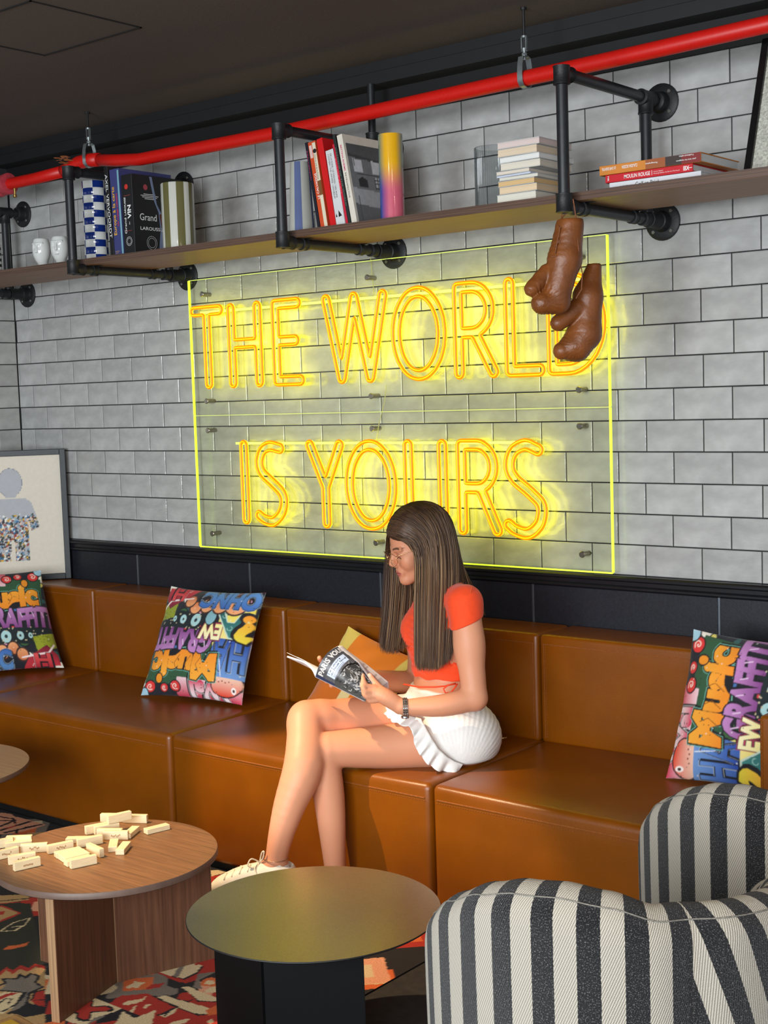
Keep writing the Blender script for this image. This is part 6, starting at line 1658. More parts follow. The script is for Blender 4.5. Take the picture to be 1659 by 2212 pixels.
cushion('colour_block_cushion', 'orange and yellow patchwork cushion half hidden behind the magazine', (1.865, -0.285, 0.790), (2.200, -0.275, 0.690), (1.660, -0.330, 0.470), (2.030, -0.330, 0.468), 0.065, lambda u, v: (u, v), lambda u, v: YC.sample(np.clip(u, 0, .999), np.clip(v, 0, .999)), mat('patchwork_velvet', attr='print', rough=0.75, sheen=0.3, bump=(40, 0.3, 0.004)), N=70)
# ------------------------------------------------------------------ framed picture across the corner
t = thing('picture_frame', 'black framed picture of a figure filled with coloured chips, in the corner', 'picture frame', (-0.22, -0.25, 0.818))
A0 = Vector((-0.052, -0.028, 0.820)); B0 = Vector((-0.372, -0.425, 0.820)); HF = 0.604
dx = (A0 - B0).normalized(); nx = Vector((-dx.y, dx.x, 0)) * -1       # faces the room
Wf = (A0 - B0).length
Rf = Matrix((dx, nx, Vector((0, 0, 1)))).transposed()
def fp(u, z, off=0.0): return B0 + dx * u + Vector((0, 0, z)) + nx * off
M_fr = mat('charcoal_frame', rgb(52, 58, 62), 0.45, noise=(40, 0.1))
fw = 0.026
for (u, z, hu, hz) in ((fw / 2, HF / 2, fw / 2, HF / 2), (Wf - fw / 2, HF / 2, fw / 2, HF / 2), (Wf / 2, fw / 2, Wf / 2 - fw, fw / 2), (Wf / 2, HF - fw / 2, Wf / 2 - fw, fw / 2)):
    MB().obox(fp(u, z, 0.0), (hu, 0.013, hz), Rf, 0.002).build('frame_side', M_fr, parent=t, world=True)
PCV = Canvas(220, 250, rgb(214, 206, 190))
cw = rgb(170, 172, 178)
def sil(sc, col):
    PCV.ell(.50, .775, .115 * sc, .115 * sc, col); PCV.poly([(.45, .65), (.55, .65), (.56, .70), (.44, .70)], col)
    PCV.poly([(.30, .60), (.36, .645), (.64, .645), (.70, .60), (.77, .40), (.69, .37), (.655, .47), (.66, .12), (.525, .12), (.515, .30), (.485, .30), (.475, .12), (.34, .12), (.345, .47), (.31, .37), (.23, .40)], col)
sil(1.04, rgb(120, 122, 140)); sil(1.0, cw)
full = PCV.a.copy()
mask = np.abs(full - np.array(cw)).sum(-1) < 1e-4
rr = random.Random(12)
for k in range(900):
    x, y = rr.uniform(.22, .78), rr.uniform(.11, .50 + rr.uniform(-.03, .02))
    s = rr.uniform(.008, .02); a = rr.uniform(0, 3)
    q = [(x + s * math.cos(a + b), y + s * .8 * math.sin(a + b)) for b in (0, 1.2, 3.14, 4.4)]
    PCV.poly(q, rgb(*rr.choice([(40, 52, 70), (140, 170, 186), (60, 70, 50), (226, 226, 220), (70, 44, 36), (40, 110, 160), (206, 160, 40), (150, 60, 50), (28, 30, 36), (110, 140, 160), (220, 190, 170)])))
ch = PCV.a.copy(); PCV.a = np.where(mask[..., None], ch, full)
nu, nv = 110, 125
uu, vv = np.meshgrid(np.arange(nu + 1) / nu, np.arange(nv + 1) / nv)
P3 = np.array([fp(fw - 0.002 + (Wf - 2 * fw + 0.004) * u, fw - 0.002 + (HF - 2 * fw + 0.004) * v, -0.003) for u, v in zip(uu.ravel(), vv.ravel())])
ii = np.arange(nv)[:, None] * (nu + 1) + np.arange(nu)[None, :]
np_mesh('picture_sheet', P3, np.stack([ii, ii + 1, ii + nu + 2, ii + nu + 1], -1).reshape(-1, 4), mat('picture_print', attr='print', rough=0.6, noise=(60, 0.03)), parent=t, smooth=False, colors=PCV.sample(uu.ravel() * .999, vv.ravel() * .999))
MB().obox(fp(Wf / 2, HF / 2, -0.009), (Wf / 2 - 0.01, 0.003, HF / 2 - 0.01), Rf).build('backing_board', M_black, parent=t, world=True)
# ------------------------------------------------------------------ boxing gloves
M_glove = mat('brown_glove_leather', rgb(118, 66, 28), 0.40, noise=(18, 0.22), bump=(60, 0.45, 0.004))
M_lace = mat('brown_lace', rgb(120, 72, 44), 0.7, noise=(200, 0.2))
def glove(key, label, cuffcut):
    limbs = GLOVE[key]
    allp = np.array([p for l in limbs for p in l])
    lo, hi = allp[:, :3].min(0) - 0.07, allp[:, :3].max(0) + 0.07
    nv_ = np.array((0.629, -0.777, 0)); tip = np.array(limbs[2 if key == 'front' else 3][0][:3])
    def fn(P):
        d = None
        for i, (a, b) in enumerate(limbs):
            e = d_cone(P, a[:3], b[:3], a[3], b[3])
            if i == len(limbs) - 1: continue
            d = e if d is None else smin(d, e, 0.014)
        a, b = limbs[-1]
        d = smin(d, d_cone(P, a[:3], b[:3], a[3], b[3]), 0.006)
        zs = limbs[1][1][2] + 0.004
        d = d + 0.0011 * np.exp(-((P[:, 2] - zs + 0.1 * ((P - tip) @ np.array((0.777, 0.629, 0)))) / 0.0022) ** 2) * (np.linalg.norm(P - np.array(limbs[-1][1][:3]), axis=1) > 0.05)
        # folds gathered towards the knuckles
        r = np.linalg.norm(P - tip, axis=1)
        ang = np.arctan2(P[:, 2] - tip[2], (P - tip) @ np.array((0.777, 0.629, 0)))
        d = d + 0.0011 * np.sin(ang * 24) * np.exp(-((r - 0.035) / 0.022) ** 2)
        d = d + 0.0007 * np.sin((P[:, 2] + 0.3 * vnoise(P, 30, 5) * 0.05) * 330) * np.clip(vnoise(P, 14, 8), 0, 1)
        c = limbs[0][0]
        d = smax(d, P[:, 2] - (c[2] + cuffcut), 0.004)
        ca = np.array(c[:3]); d = smax(d, -d_cone(P, ca + (0, 0, -0.02), ca + (0, 0, 0.06), c[3] - 0.010, c[3] - 0.004), 0.004)
        return d
    V, Q = snet(fn, lo, hi, 0.0024)
    t = thing('boxing_glove', label, 'boxing glove', tuple(allp[0][:3]), 0, 'pair of brown boxing gloves')
    np_mesh('glove_body', V, Q, M_glove, parent=t)
    return t
gf = glove('front', 'brown leather boxing glove, upper one, hanging cuff up from the pipe bracket', 0.018)
gb = glove('back', 'brown leather boxing glove, lower one with curled fist, behind its pair', 0.012)
for k in ('lace1', 'lace2'): MB().tube([p[:3] for p in GLOVE[k]], 0.0016, 6).build('lace', M_lace, parent=gf, world=True)
for x in GLOVE['xlace']: MB().tube([p[:3] for p in x], 0.0015, 6).build('lace', M_lace, parent=gf, world=True)
for k in ('lace3', 'lace4', 'lace5'): MB().tube([p[:3] for p in GLOVE[k]], 0.0018, 6).build('lace', M_lace, parent=gb, world=True)
# ------------------------------------------------------------------ the seated reader
Bd = BODY
A3 = lambda p: np.array(p[:3], np.float32)
FW = np.array((-0.77724487, -0.62919823, 0.0)); NC = np.array((0.62919823, -0.77724487, 0.0)); UP = np.array((0, 0, 1.0))
ty = math.radians(24)
T_F = FW * math.cos(ty) + NC * math.sin(ty); T_L = NC * math.cos(ty) - FW * math.sin(ty)      # chest: forward, her left
hy, hp = math.radians(17), math.radians(17)
H0 = FW * math.cos(hy) + NC * math.sin(hy)
H_F = H0 * math.cos(hp) - UP * math.sin(hp); H_U = UP * math.cos(hp) + H0 * math.sin(hp); H_L = NC * math.cos(hy) - FW * math.sin(hy)
HC = A3(Bd['head'])
def hd(f, l, u): return HC + H_F * f + H_L * l + H_U * u
def hloc(P):
    q = P - HC
    return np.stack([q @ H_F, q @ H_L, q @ H_U], 1)
T_R = np.stack([T_F, T_L, UP])
def dense(pts, m=4):
    P = np.array(pts, float)
    if len(P) < 3: return [tuple(p) for p in P]
    P = np.concatenate([[2 * P[0] - P[1]], P, [2 * P[-1] - P[-2]]]); out = []
    for i in range(1, len(P) - 2):
        for j in range(m):
            t = j / m; a, b, c, d = P[i - 1:i + 3]
            out.append(tuple(.5 * (2 * b + (c - a) * t + (2 * a - 5 * b + 4 * c - d) * t * t + (3 * b - a - 3 * c + d) * t ** 3)))
    return out + [tuple(P[-2])]
def chain(P, pts, k, d=None):
    pts = dense(pts, 4 if k >= 0.01 else 2)
    for a, b in zip(pts[:-1], pts[1:]):
        e = d_cone(P, a[:3], b[:3], a[3], b[3])
        d = e if d is None else np.minimum(d, e)
    return d
def d_torso(P, g=0.0):
    pe, wa, ch, uc = (A3(Bd[k]) for k in ('pelvis', 'waist', 'chest', 'upchest'))
    d = d_ell(P, pe + (0, 0, 0.01), (0.118 + g, 0.162 + g, 0.105 + g), T_R)
    d = smin(d, d_ell(P, wa, (0.090 + g, 0.122 + g, 0.12 + g), T_R), 0.05)
    d = smin(d, d_ell(P, ch, (0.100 + g, 0.138 + g, 0.13 + g), T_R), 0.05)
    d = smin(d, d_ell(P, uc, (0.078 + g, 0.150 + g, 0.075 + g), T_R), 0.04)
    for s in (-1, 1):
        d = smin(d, d_ell(P, ch + T_F * 0.052 + T_L * s * 0.060 + UP * 0.024, (0.056 + g, 0.060 + g, 0.058 + g), T_R), 0.035)
    return d
def d_thighs(P, g=0.0):
    f = lambda L: [p[:3] + (p[3] + g,) for p in L]
    d = chain(P, f(Bd['thigh_n']), 0.02)
    d = np.minimum(d, chain(P, f(Bd['thigh_f']), 0.02))
    return d
def d_body(P):
    d = smin(d_torso(P), d_thighs(P), 0.035)
    tn, kn = Bd['thigh_n'], Bd['thigh_f']
    d = np.minimum(d, chain(P, [tn[-1]] + Bd['shin_n'], 0.02)) if False else smin(d, chain(P, Bd['shin_n'], 0.025), 0.012)
    d = smin(d, chain(P, [kn[-1], Bd['knee_f']], 0.02), 0.02)
    sf = chain(P, Bd['shin_f'], 0.03)
    sf = smin(sf, d_cone(P, Bd['knee_f'][:3], Bd['shin_f'][0][:3], 0.056, 0.055), 0.02)
    d = smin(d, sf, 0.010)
    d = smin(d, chain(P, Bd['foot_f'], 0.02), 0.02)
    d = smin(d, chain(P, Bd['foot_n'], 0.02), 0.02)
    for s in ('n', 'f'):
        arm = chain(P, [Bd['sh_' + s], Bd['el_' + s]], 0.02)
        a, b = A3(Bd['sh_' + s]), A3(Bd['el_' + s])
        arm = smin(arm, d_ell(P, a * 0.55 + b * 0.45, (0.047, 0.045, 0.08), None), 0.02)
        arm = smin(arm, chain(P, [Bd['el_' + s], Bd['fo_' + s], Bd['wr_' + s]], 0.015), 0.012)
        d = smin(d, arm, 0.022)
    n0 = A3(Bd['neck0'])
    for s in ('n', 'f'): d = smin(d, d_cone(P, n0 + UP * 0.012, A3(Bd['sh_' + s]), 0.046, 0.042), 0.03)
    d = smin(d, d_cone(P, n0 + UP * 0.0, hd(-0.025, 0, -0.055), 0.062, 0.050), 0.035)
    return d
def d_head(P):
    q = hloc(P)
    d = d_ell(q, (-0.008, 0, 0.030), (0.098, 0.074, 0.092))
    d = smin(d, d_ell(q, (0.034, 0, -0.030), (0.058, 0.056, 0.078)), 0.03)
    for s in (-1, 1):
        d = smin(d, d_cone(q, (0.006, s * 0.050, -0.050), (0.074, s * 0.012, -0.086), 0.016, 0.014), 0.02)
        d = smin(d, d_ell(q, (0.066, s * 0.036, -0.024), (0.024, 0.026, 0.028)), 0.018)
        d = smax(d, -d_ell(q, (0.101, s * 0.031, 0.004), (0.014, 0.019, 0.013)), 0.010)
        d = smin(d, d_ell(q, (0.075, s * 0.031, 0.002), (0.0135, 0.0145, 0.0125)), 0.004)
        d = smin(d, d_cone(q, (0.088, s * 0.014, 0.019), (0.080, s * 0.046, 0.020), 0.006, 0.006), 0.010)
        d = smin(d, d_ell(q, (0.099, s * 0.010, -0.031), (0.009, 0.0075, 0.0065)), 0.006)
        d = smin(d, d_ell(q, (-0.004, s * 0.073, -0.008), (0.016, 0.007, 0.028)), 0.006)
    d = smin(d, d_ell(q, (0.084, 0, -0.086), (0.017, 0.020, 0.016)), 0.016)
    d = smin(d, d_cone(q, (0.088, 0, 0.016), (0.1085, 0, -0.022), 0.0075, 0.0098), 0.010)
    d = smin(d, d_ell(q, (0.089, 0, -0.056), (0.012, 0.026, 0.018)), 0.012)
    d = smin(d, d_ell(q, (0.0965, 0, -0.0535), (0.0066, 0.0205, 0.0044)), 0.003)
    d = smin(d, d_ell(q, (0.0952, 0, -0.0628), (0.0068, 0.0185, 0.0052)), 0.003)
    d = smax(d, -d_ell(q, (0.1030, 0, -0.0583), (0.0046, 0.021, 0.0011)), 0.0022)
    d = smin(d, d_cone(P, A3(Bd['neck0']) - UP * 0.02, hd(-0.025, 0, -0.055), 0.058, 0.050), 0.02)
    return d
def d_hand(P, s):
    d = chain(P, Bd['palm_' + s], 0.015)
    d = smin(d, d_cone(P, Bd['fo_' + s][:3], Bd['wr_' + s][:3], Bd['fo_' + s][3], Bd['wr_' + s][3]), 0.012)
    for i, f in enumerate(Bd['fingers_' + s]):
        d = smin(d, chain(P, f, 0.004), 0.006)
    return d
SK0 = np.array(rgb(214, 150, 116)); SK1 = np.array(rgb(222, 158, 126))
def bbox(pts, pad):
    a = np.array(pts); return a.min(0) - pad, a.max(0) + pad
pts = [Bd[k][:3] for k in ('pelvis', 'upchest', 'neck0', 'sh_n', 'sh_f', 'el_n', 'el_f', 'wr_n', 'wr_f', 'knee_f')] + [p[:3] for k in ('shin_n', 'shin_f', 'foot_n', 'foot_f', 'thigh_n', 'thigh_f') for p in Bd[k]]
lo, hi = bbox(pts, 0.13)
lo[2] = 0.0
wn, wf = A3(Bd['wr_n']), A3(Bd['wr_f'])
dn = (A3(Bd['wr_n']) - A3(Bd['fo_n'])); dn /= np.linalg.norm(dn)
df = (A3(Bd['wr_f']) - A3(Bd['fo_f'])); df /= np.linalg.norm(df)
def d_main(P):
    d = d_body(P)
    d = smax(d, np.minimum((P - wn) @ dn + 0.012, 0.25 - np.linalg.norm(P - wn, axis=1)), 0.001) if False else d
    return d
V, Q = snet(d_main, lo, hi, 0.0042)
Vs, Qs, Cs = [V], [Q], []
Vh, Qh = snet(d_head, HC - 0.16, HC + 0.16, 0.0015)
Vs.append(Vh); Qs.append(Qh + len(V))
k0 = len(V) + len(Vh)
for s in ('n', 'f'):
    pp = [p[:3] for f in Bd['fingers_' + s] for p in f] + [p[:3] for p in Bd['palm_' + s]]
    l2, h2 = bbox(pp, 0.026)
    # the forearm joint runs out through the box, so close it just past the wrist
    wr = A3(Bd['wr_' + s]); dd = dn if s == 'n' else df
    V2, Q2 = snet(lambda P: smax(d_hand(P, s), -((P - wr) @ dd) - 0.018, 0.002), l2, h2, 0.0021)
    Vs.append(V2); Qs.append(Q2 + k0); k0 += len(V2)
V = np.concatenate(Vs); Q = np.concatenate(Qs)
def stitch(c, t, r, rng_a, rng_b):
    """joins two overlapping skins with a ring of faces at the level c"""
    t = t / np.linalg.norm(t); u = np.cross(t, NC); u /= np.linalg.norm(u); v = np.cross(t, u)
    ids = []
    for k in range(20):
        p = c + (u * math.cos(2 * math.pi * k / 20) + v * math.sin(2 * math.pi * k / 20)) * r
        ids.append([rg[0] + int(np.argmin(np.linalg.norm(V[rg[0]:rg[1]] - p, axis=1))) for rg in (rng_a, rng_b)])
    return [(ids[k][0], ids[(k + 1) % 20][0], ids[(k + 1) % 20][1], ids[k][1]) for k in range(20) if ids[k][0] != ids[(k + 1) % 20][0] and ids[k][1] != ids[(k + 1) % 20][1]]
nb, nh = len(Vs[0]), len(Vs[1])
ex = stitch((A3(Bd['neck0']) + hd(-0.025, 0, -0.055)) / 2, hd(-0.025, 0, -0.055) - A3(Bd['neck0']), 0.05, (0, nb), (nb, nb + nh))
h0 = nb + nh
for s_, k_ in (('n', 2), ('f', 3)):
    ex += stitch(A3(Bd['wr_' + s_]), A3(Bd['wr_' + s_]) - A3(Bd['fo_' + s_]), 0.025, (0, nb), (h0, h0 + len(Vs[k_])))
    h0 += len(Vs[k_])
Q = np.concatenate([Q, np.array(ex)])
col = np.repeat(SK0[None], len(V), 0).astype(np.float32)
mot = vnoise(V, 40, 2)[:, None]
col *= 1 + 0.035 * mot
knee = np.exp(-(np.linalg.norm(V - A3(Bd['knee_f']), axis=1) / 0.06) ** 2)[:, None]
col = col * (1 - 0.18 * knee) + np.array(rgb(216, 132, 106)) * 0.18 * knee
q = hloc(V)
near = np.linalg.norm(V - HC, axis=1) < 0.16
def paint(mask, c, a=1.0):
    m_ = (np.clip(mask, 0, 1) * near * a)[:, None]
    global col
    col = col * (1 - m_) + np.array(c) * m_
face = np.array(rgb(200, 136, 104))
paint(np.ones(len(V)), face)
paint((q[:, 0] > 0.086) * np.clip(1.3 - ((q[:, 1] / 0.0205) ** 2 + ((q[:, 2] + 0.0585) / 0.0095) ** 2), 0, .4) * 3, rgb(180, 98, 90))
paint((q[:, 0] > 0.085) * (np.abs(q[:, 2] + 0.0583) < 0.0012) * (np.abs(q[:, 1]) < 0.019), rgb(120, 52, 52), 0.7)
for s in (-1, 1):
    l = q[:, 1] * s
    arch = 0.021 + 0.004 * (1 - ((l - 0.032) / 0.02) ** 2)
    paint((q[:, 0] > 0.055) * np.clip(2.0 - np.abs(q[:, 2] - arch) / (0.0020 * np.clip(1.35 - (l - 0.012) / 0.050, .4, 1)), 0, 1) * np.clip((l - 0.010) / .004, 0, 1) * np.clip((0.053 - l) / .006, 0, 1), rgb(58, 38, 30), 0.9)
    paint((q[:, 0] > 0.05) * (np.abs(q[:, 2] + 0.0055 + 0.004 * np.clip((l - .031) / .015, -1, 1) ** 2) < 0.0016) * (np.abs(l - 0.031) < 0.0145), rgb(40, 26, 22), 0.95)
    paint((q[:, 0] > 0.05) * (np.abs(q[:, 2] - 0.004) < 0.008) * (np.abs(l - 0.031) < 0.015), rgb(168, 104, 84), 0.45)
    paint(np.clip(1 - ((q[:, 0] - 0.075) ** 2 + (l - 0.042) ** 2 + (q[:, 2] + 0.028) ** 2) / 0.02 ** 2, 0, 1), rgb(214, 128, 104), 0.35)
# shaved-off area under the hair stays skin; nails of the near hand
for f in Bd['fingers_n']:
    tip = A3(f[-1]); m_ = np.linalg.norm(V - tip, axis=1)
    w_ = ((m_ < 0.0085) & ((V - tip) @ NC > 0.003))[:, None]
    col = np.where(w_, np.array(rgb(228, 170, 150)), col)
M_skin = mat('skin', attr='print', rough=0.46, sss=0.12, spec=0.35, bump=(420, 0.12, 0.0006))
base = (2.40, -0.62, 0.0)
per = thing('person', 'seated person in orange top and white skirt, long brown hair, reading with crossed legs', 'person', base)
np_mesh('body', V, Q, M_skin, parent=per, colors=col)
# ---------------- orange crop top
hem_z = (Bd['hem'][0][2] + Bd['hem'][1][2]) / 2
sh, el = A3(Bd['sh_n']), A3(Bd['el_n'])
shf, elf = A3(Bd['sh_f']), A3(Bd['el_f'])
adir = (el - sh) / np.linalg.norm(el - sh); fdir = (elf - shf) / np.linalg.norm(elf - shf)
s0, s1 = A3(Bd['sleeve'][0]), A3(Bd['sleeve'][1])
sl_mid = (s0 + s1) / 2
sl_n = np.cross((s1 - s0) / np.linalg.norm(s1 - s0), NC); sl_n *= np.sign(sl_n @ adir)
neckc = A3(Bd['neck0'])
chc = A3(Bd['chest'])
def d_top(P):
    q = P - chc
    f, l = q @ T_F, q @ T_L
    # gathers: vertical ruching along the centre front, fine creases at the waist
    ruche = np.exp(-(l / 0.035) ** 2) * (f > 0)
    wr_ = 0.0022 * ruche * np.sin(P[:, 2] * 330 + 3 * vnoise(P, 25, 1)) + 0.0016 * np.sin(P[:, 2] * 210 + l * 60 + 4 * vnoise(P, 12, 4)) * np.clip((chc[2] - P[:, 2]) / 0.09, 0, 1)
    wr_ = wr_ + 0.0012 * vnoise(P, 45, 7)
    d = d_torso(P, 0.009)
    for (a, b) in ((sh, sh + (el - sh) * 0.38), (shf, shf + (elf - shf) * 0.38)):
        d = smin(d, d_cone(P, a, b, 0.050, 0.056), 0.022)
    for e_ in (sh, shf): d = smin(d, d_cone(P, neckc + UP * 0.010, e_, 0.055, 0.050), 0.03)
    d = d - wr_
    d = smax(d, hem_z + 0.012 * np.clip(f / 0.1, -1, 1) * 0 - P[:, 2] + 0.003 * np.sin(l * 90), 0.004)
    arm_zone = np.maximum((P - sl_mid) @ sl_n, 0.10 - np.linalg.norm(P - (sh + adir * 0.14), axis=1))
    d = smax(d, np.where(np.linalg.norm(P - (sh + adir * 0.12), axis=1) < 0.105, (P - sl_mid) @ sl_n, -1), 0.003)
    d = smax(d, np.where(np.linalg.norm(P - (shf + fdir * 0.14), axis=1) < 0.10, (P - (shf + fdir * 0.085)) @ fdir, -1), 0.003)
    d = smax(d, -d_ell(P, neckc + UP * 0.055 + T_F * 0.02, (0.085, 0.080, 0.065), T_R), 0.006)
    return d
lo, hi = bbox([Bd[k][:3] for k in ('waist', 'upchest', 'sh_n', 'sh_f', 'neck0')], 0.17)
V, Q = snet(d_top, lo, hi, 0.0036)
M_top_c = mat('orange_jersey', rgb(238, 72, 22), 0.8, noise=(60, 0.06), bump=(900, 0.25, 0.0006), sheen=0.15)
np_mesh('crop_top', V, Q, M_top_c, parent=per)
seam = [tuple(sh + NC * 0.060 + (-FW) * (0.02 - 0.030 * t) + UP * (0.055 - 0.135 * t) - NC * 0.02 * (1 - t)) for t in np.linspace(0, 1, 8)]
MB().tube(seam, 0.0011, 5).build('shoulder_seam', mat('orange_seam', rgb(206, 90, 40), 0.8, noise=(90, 0.1)), parent=per, world=True)
M_cord = mat('orange_cord', rgb(230, 66, 26), 0.75, noise=(300, 0.15))
MB().tube(Bd['cord'], 0.0026, 7).build('waist_tie', M_cord, parent=per, world=True, smooth=True)
MB().tube(Bd['loop'], 0.0026, 7).build('waist_tie', M_cord, parent=per, world=True, smooth=True)
# ---------------- white skirt
SE = np.array(Bd['skirt_edge'])
se_a, se_z = (SE - SE[0]) @ FW, SE[:, 2]
o_ = np.argsort(se_z)
top_z = A3(Bd['waist'])[2] + 0.004
def d_skirt(P):
    a = (P - SE[0]) @ FW
    edge = np.interp(P[:, 2], se_z[o_], se_a[o_])
    q = P - A3(Bd['pelvis'])
    f, l = q @ T_F, q @ T_L
    d = smin(d_torso(P, 0.012), d_thighs(P, 0.012), 0.05)
    ang = np.arctan2(q @ UP + 0.10, -(q @ FW) + 0.0)
    rr_ = np.hypot(q @ FW, q @ UP + 0.10)
    pleat = 0.0010 * np.sin(ang * 74 + 2.0 * vnoise(P, 16, 3)) * np.clip(vnoise(P, 9, 6) + .7, 0, 1) + 0.0012 * vnoise(P, 30, 9)
    d = d - pleat
    d = smax(d, a - edge, 0.004)
    d = smax(d, P[:, 2] - top_z - 0.002 * np.sin(l * 70), 0.004)
    d = smax(d, 0.4655 - P[:, 2], 0.012)
    return d
lo, hi = bbox([Bd['pelvis'][:3], Bd['waist'][:3], SE.min(0), SE.max(0)], 0.19)
V, Q = snet(d_skirt, lo, hi, 0.0038)
M_white = mat('white_crinkle_cotton', rgb(236, 236, 232), 0.85, noise=(30, 0.03), bump=(140, 0.35, 0.0018))
np_mesh('skirt', V, Q, M_white, parent=per)
def resample(P, n):
    P = np.array(P); s = np.r_[0, np.cumsum(np.linalg.norm(np.diff(P, axis=0), axis=1))]
    t = np.linspace(0, s[-1], n)
    return np.stack([np.interp(t, s, P[:, k]) for k in range(3)], 1)
n_ = 140
ri, ro = resample(Bd['ruf_in'], n_), resample(Bd['ruf_out'], n_)
rows = 10
G = []
for j in range(rows + 1):
    k = j / rows
    wave = 0.010 * k * np.sin(np.arange(n_) / n_ * 62 + 1.5 * np.sin(np.arange(n_) / 14.0))
    wave2 = 0.004 * k * np.sin(np.arange(n_) / n_ * 55)
    tan = np.gradient(ri, axis=0); tan /= np.linalg.norm(tan, axis=1)[:, None]
    G.append(ri * (1 - k) + ro * k + NC * (wave + 0.004)[:, None] + tan * wave2[:, None])
G = np.array(G).reshape(-1, 3)
ii = np.arange(rows)[:, None] * n_ + np.arange(n_ - 1)[None, :]
F = np.stack([ii, ii + 1, ii + n_ + 1, ii + n_], -1).reshape(-1, 4)
o = np_mesh('skirt_ruffle', G, F, M_white, parent=per)
md = o.modifiers.new('cloth_thickness', 'SOLIDIFY'); md.thickness = 0.0016
# ---------------- hair
HCOL = [rgb(64, 44, 30), rgb(84, 58, 40), rgb(116, 86, 58), rgb(158, 124, 86), rgb(52, 36, 26)]
M_hair = mat('brown_hair', attr='print', rough=0.42, spec=0.45, noise=(30, 0.10, (1, 1, 0.1)))
def d_hair(P):
    q = hloc(P)
    d = d_ell(q, (-0.012, 0, 0.034), (0.108, 0.086, 0.104))
    front = np.maximum(q[:, 0] - 0.030 - 0.9 * np.clip(q[:, 2] - 0.045, 0, 1), -1)
    d = smax(d, smin(q[:, 0] - 0.045, 0.058 - 0.25 * np.abs(q[:, 1]) - q[:, 2], 0.012) if False else np.minimum(q[:, 0] - 0.028, 0.062 - np.abs(q[:, 1]) * 0.35 - q[:, 2]), 0.006)
    d = smax(d, -(q[:, 2] + 0.07), 0.01)
    return d
V, Q = snet(d_hair, HC - 0.17, HC + 0.17, 0.0034)
np_mesh('hair_cap', V, Q, M_hair, parent=per, colors=np.repeat(np.array(HCOL[0])[None] * 0.8, len(V), 0))
def spline(P, n):
    P = np.array(P); P = np.concatenate([[2 * P[0] - P[1]], P, [2 * P[-1] - P[-2]]])
    out = []
    m_ = len(P) - 3
    for x in np.linspace(0, m_ - 1e-6, n):
        i = int(x); t = x - i
        a, b, c, d = P[i:i + 4]
        out.append(.5 * (2 * b + (c - a) * t + (2 * a - 5 * b + 4 * c - d) * t * t + (3 * b - a - 3 * c + d) * t ** 3))
    return np.array(out)
def lock(name, guides, n, seed, depth, spread=0.006, light=0.35, rad=0.0010):
    r = np.random.RandomState(seed)
    Gd = np.array(guides)                     # [strand][key][xyz]
    m_ = len(Gd)
    NS = 14
    Vv, Ff, Cc = [], [], []
    for i in range(n):
        s = r.rand() * (m_ - 1); a = min(int(s), m_ - 2); t = s - a
        key = Gd[a] * (1 - t) + Gd[a + 1] * t
        lay = r.rand() ** 1.5
        cen = HC
        key = key.copy()
        k_ = np.linspace(0, 1, len(key))
        key += -NC * (lay * depth * np.clip(k_ * 3, 0.1, 1))[:, None] if depth > 0 else NC * (lay * -depth * np.clip(k_ * 3, 0.1, 1))[:, None]
        key += r.normal(0, spread, 3)[None] * np.clip(k_ * 1.6, 0.15, 1)[:, None]
        key[-1] = key[-2] + (key[-1] - key[-2]) * (1 + r.uniform(-.12, .06))
        P = spline(key, NS)
        # keep the upper part outside the skull
        q = hloc(P); c0 = np.array((-0.012, 0, 0.034)); rr_ = np.array((0.107, 0.085, 0.103)) + 0.001 + 0.004 * (1 - lay)
        k0 = np.linalg.norm((q - c0) / rr_, axis=1)
        up = (q[:, 2] > -0.055) & (k0 < 1)
        q[up] = c0 + (q[up] - c0) / k0[up][:, None]
        P = HC + q[:, :1] * H_F + q[:, 1:2] * H_L + q[:, 2:] * H_U
        T = np.gradient(P, axis=0); T /= np.maximum(np.linalg.norm(T, axis=1), 1e-9)[:, None]
        S_ = np.cross(T, NC); S_ /= np.maximum(np.linalg.norm(S_, axis=1), 1e-9)[:, None]
        N_ = np.cross(S_, T)
        w_ = rad * (1.0 + r.rand() * 0.8) * np.clip(1.15 - np.linspace(0, 1, NS) ** 6, .1, 1)
        k = len(Vv) * 0
        off = i * NS * 3
        ring = np.stack([P + S_ * w_[:, None] * 1.6, P + N_ * w_[:, None], P - S_ * w_[:, None] * 1.6], 1).reshape(-1, 3)
        Vv.append(ring)
        for j in range(NS - 1):
            b = off + j * 3
            Ff += [(b, b + 1, b + 4, b + 3), (b + 1, b + 2, b + 5, b + 4), (b + 2, b, b + 3, b + 5)]
        hl = r.rand() < light
        c0_ = np.array(HCOL[r.choice([0, 1, 4])]); c1_ = np.array(HCOL[r.choice([2, 3])] if hl else HCOL[r.choice([0, 1, 2])])
        kk = np.clip((np.linspace(0, 1, NS) - 0.15) * 2.2, 0, 1)[:, None]
        c = (c0_ * (1 - kk) + c1_ * kk) * r.uniform(.8, 1.15)
        Cc.append(np.repeat(c, 3, 0))
    return tag(np_mesh(name, np.concatenate(Vv), np.array(Ff), M_hair, parent=per, colors=np.concatenate(Cc)), kind='stuff')
lock('hair_lock', Bd['hair_near'], 4200, 1, 0.022, 0.0045, 0.42, 0.00055)
lock('hair_lock', Bd['hair_far'], 2200, 2, 0.020, 0.005, 0.35, 0.00055)
lock('hair_lock', Bd['hair_back'], 700, 3, 0.022, 0.007, 0.35, 0.00055)
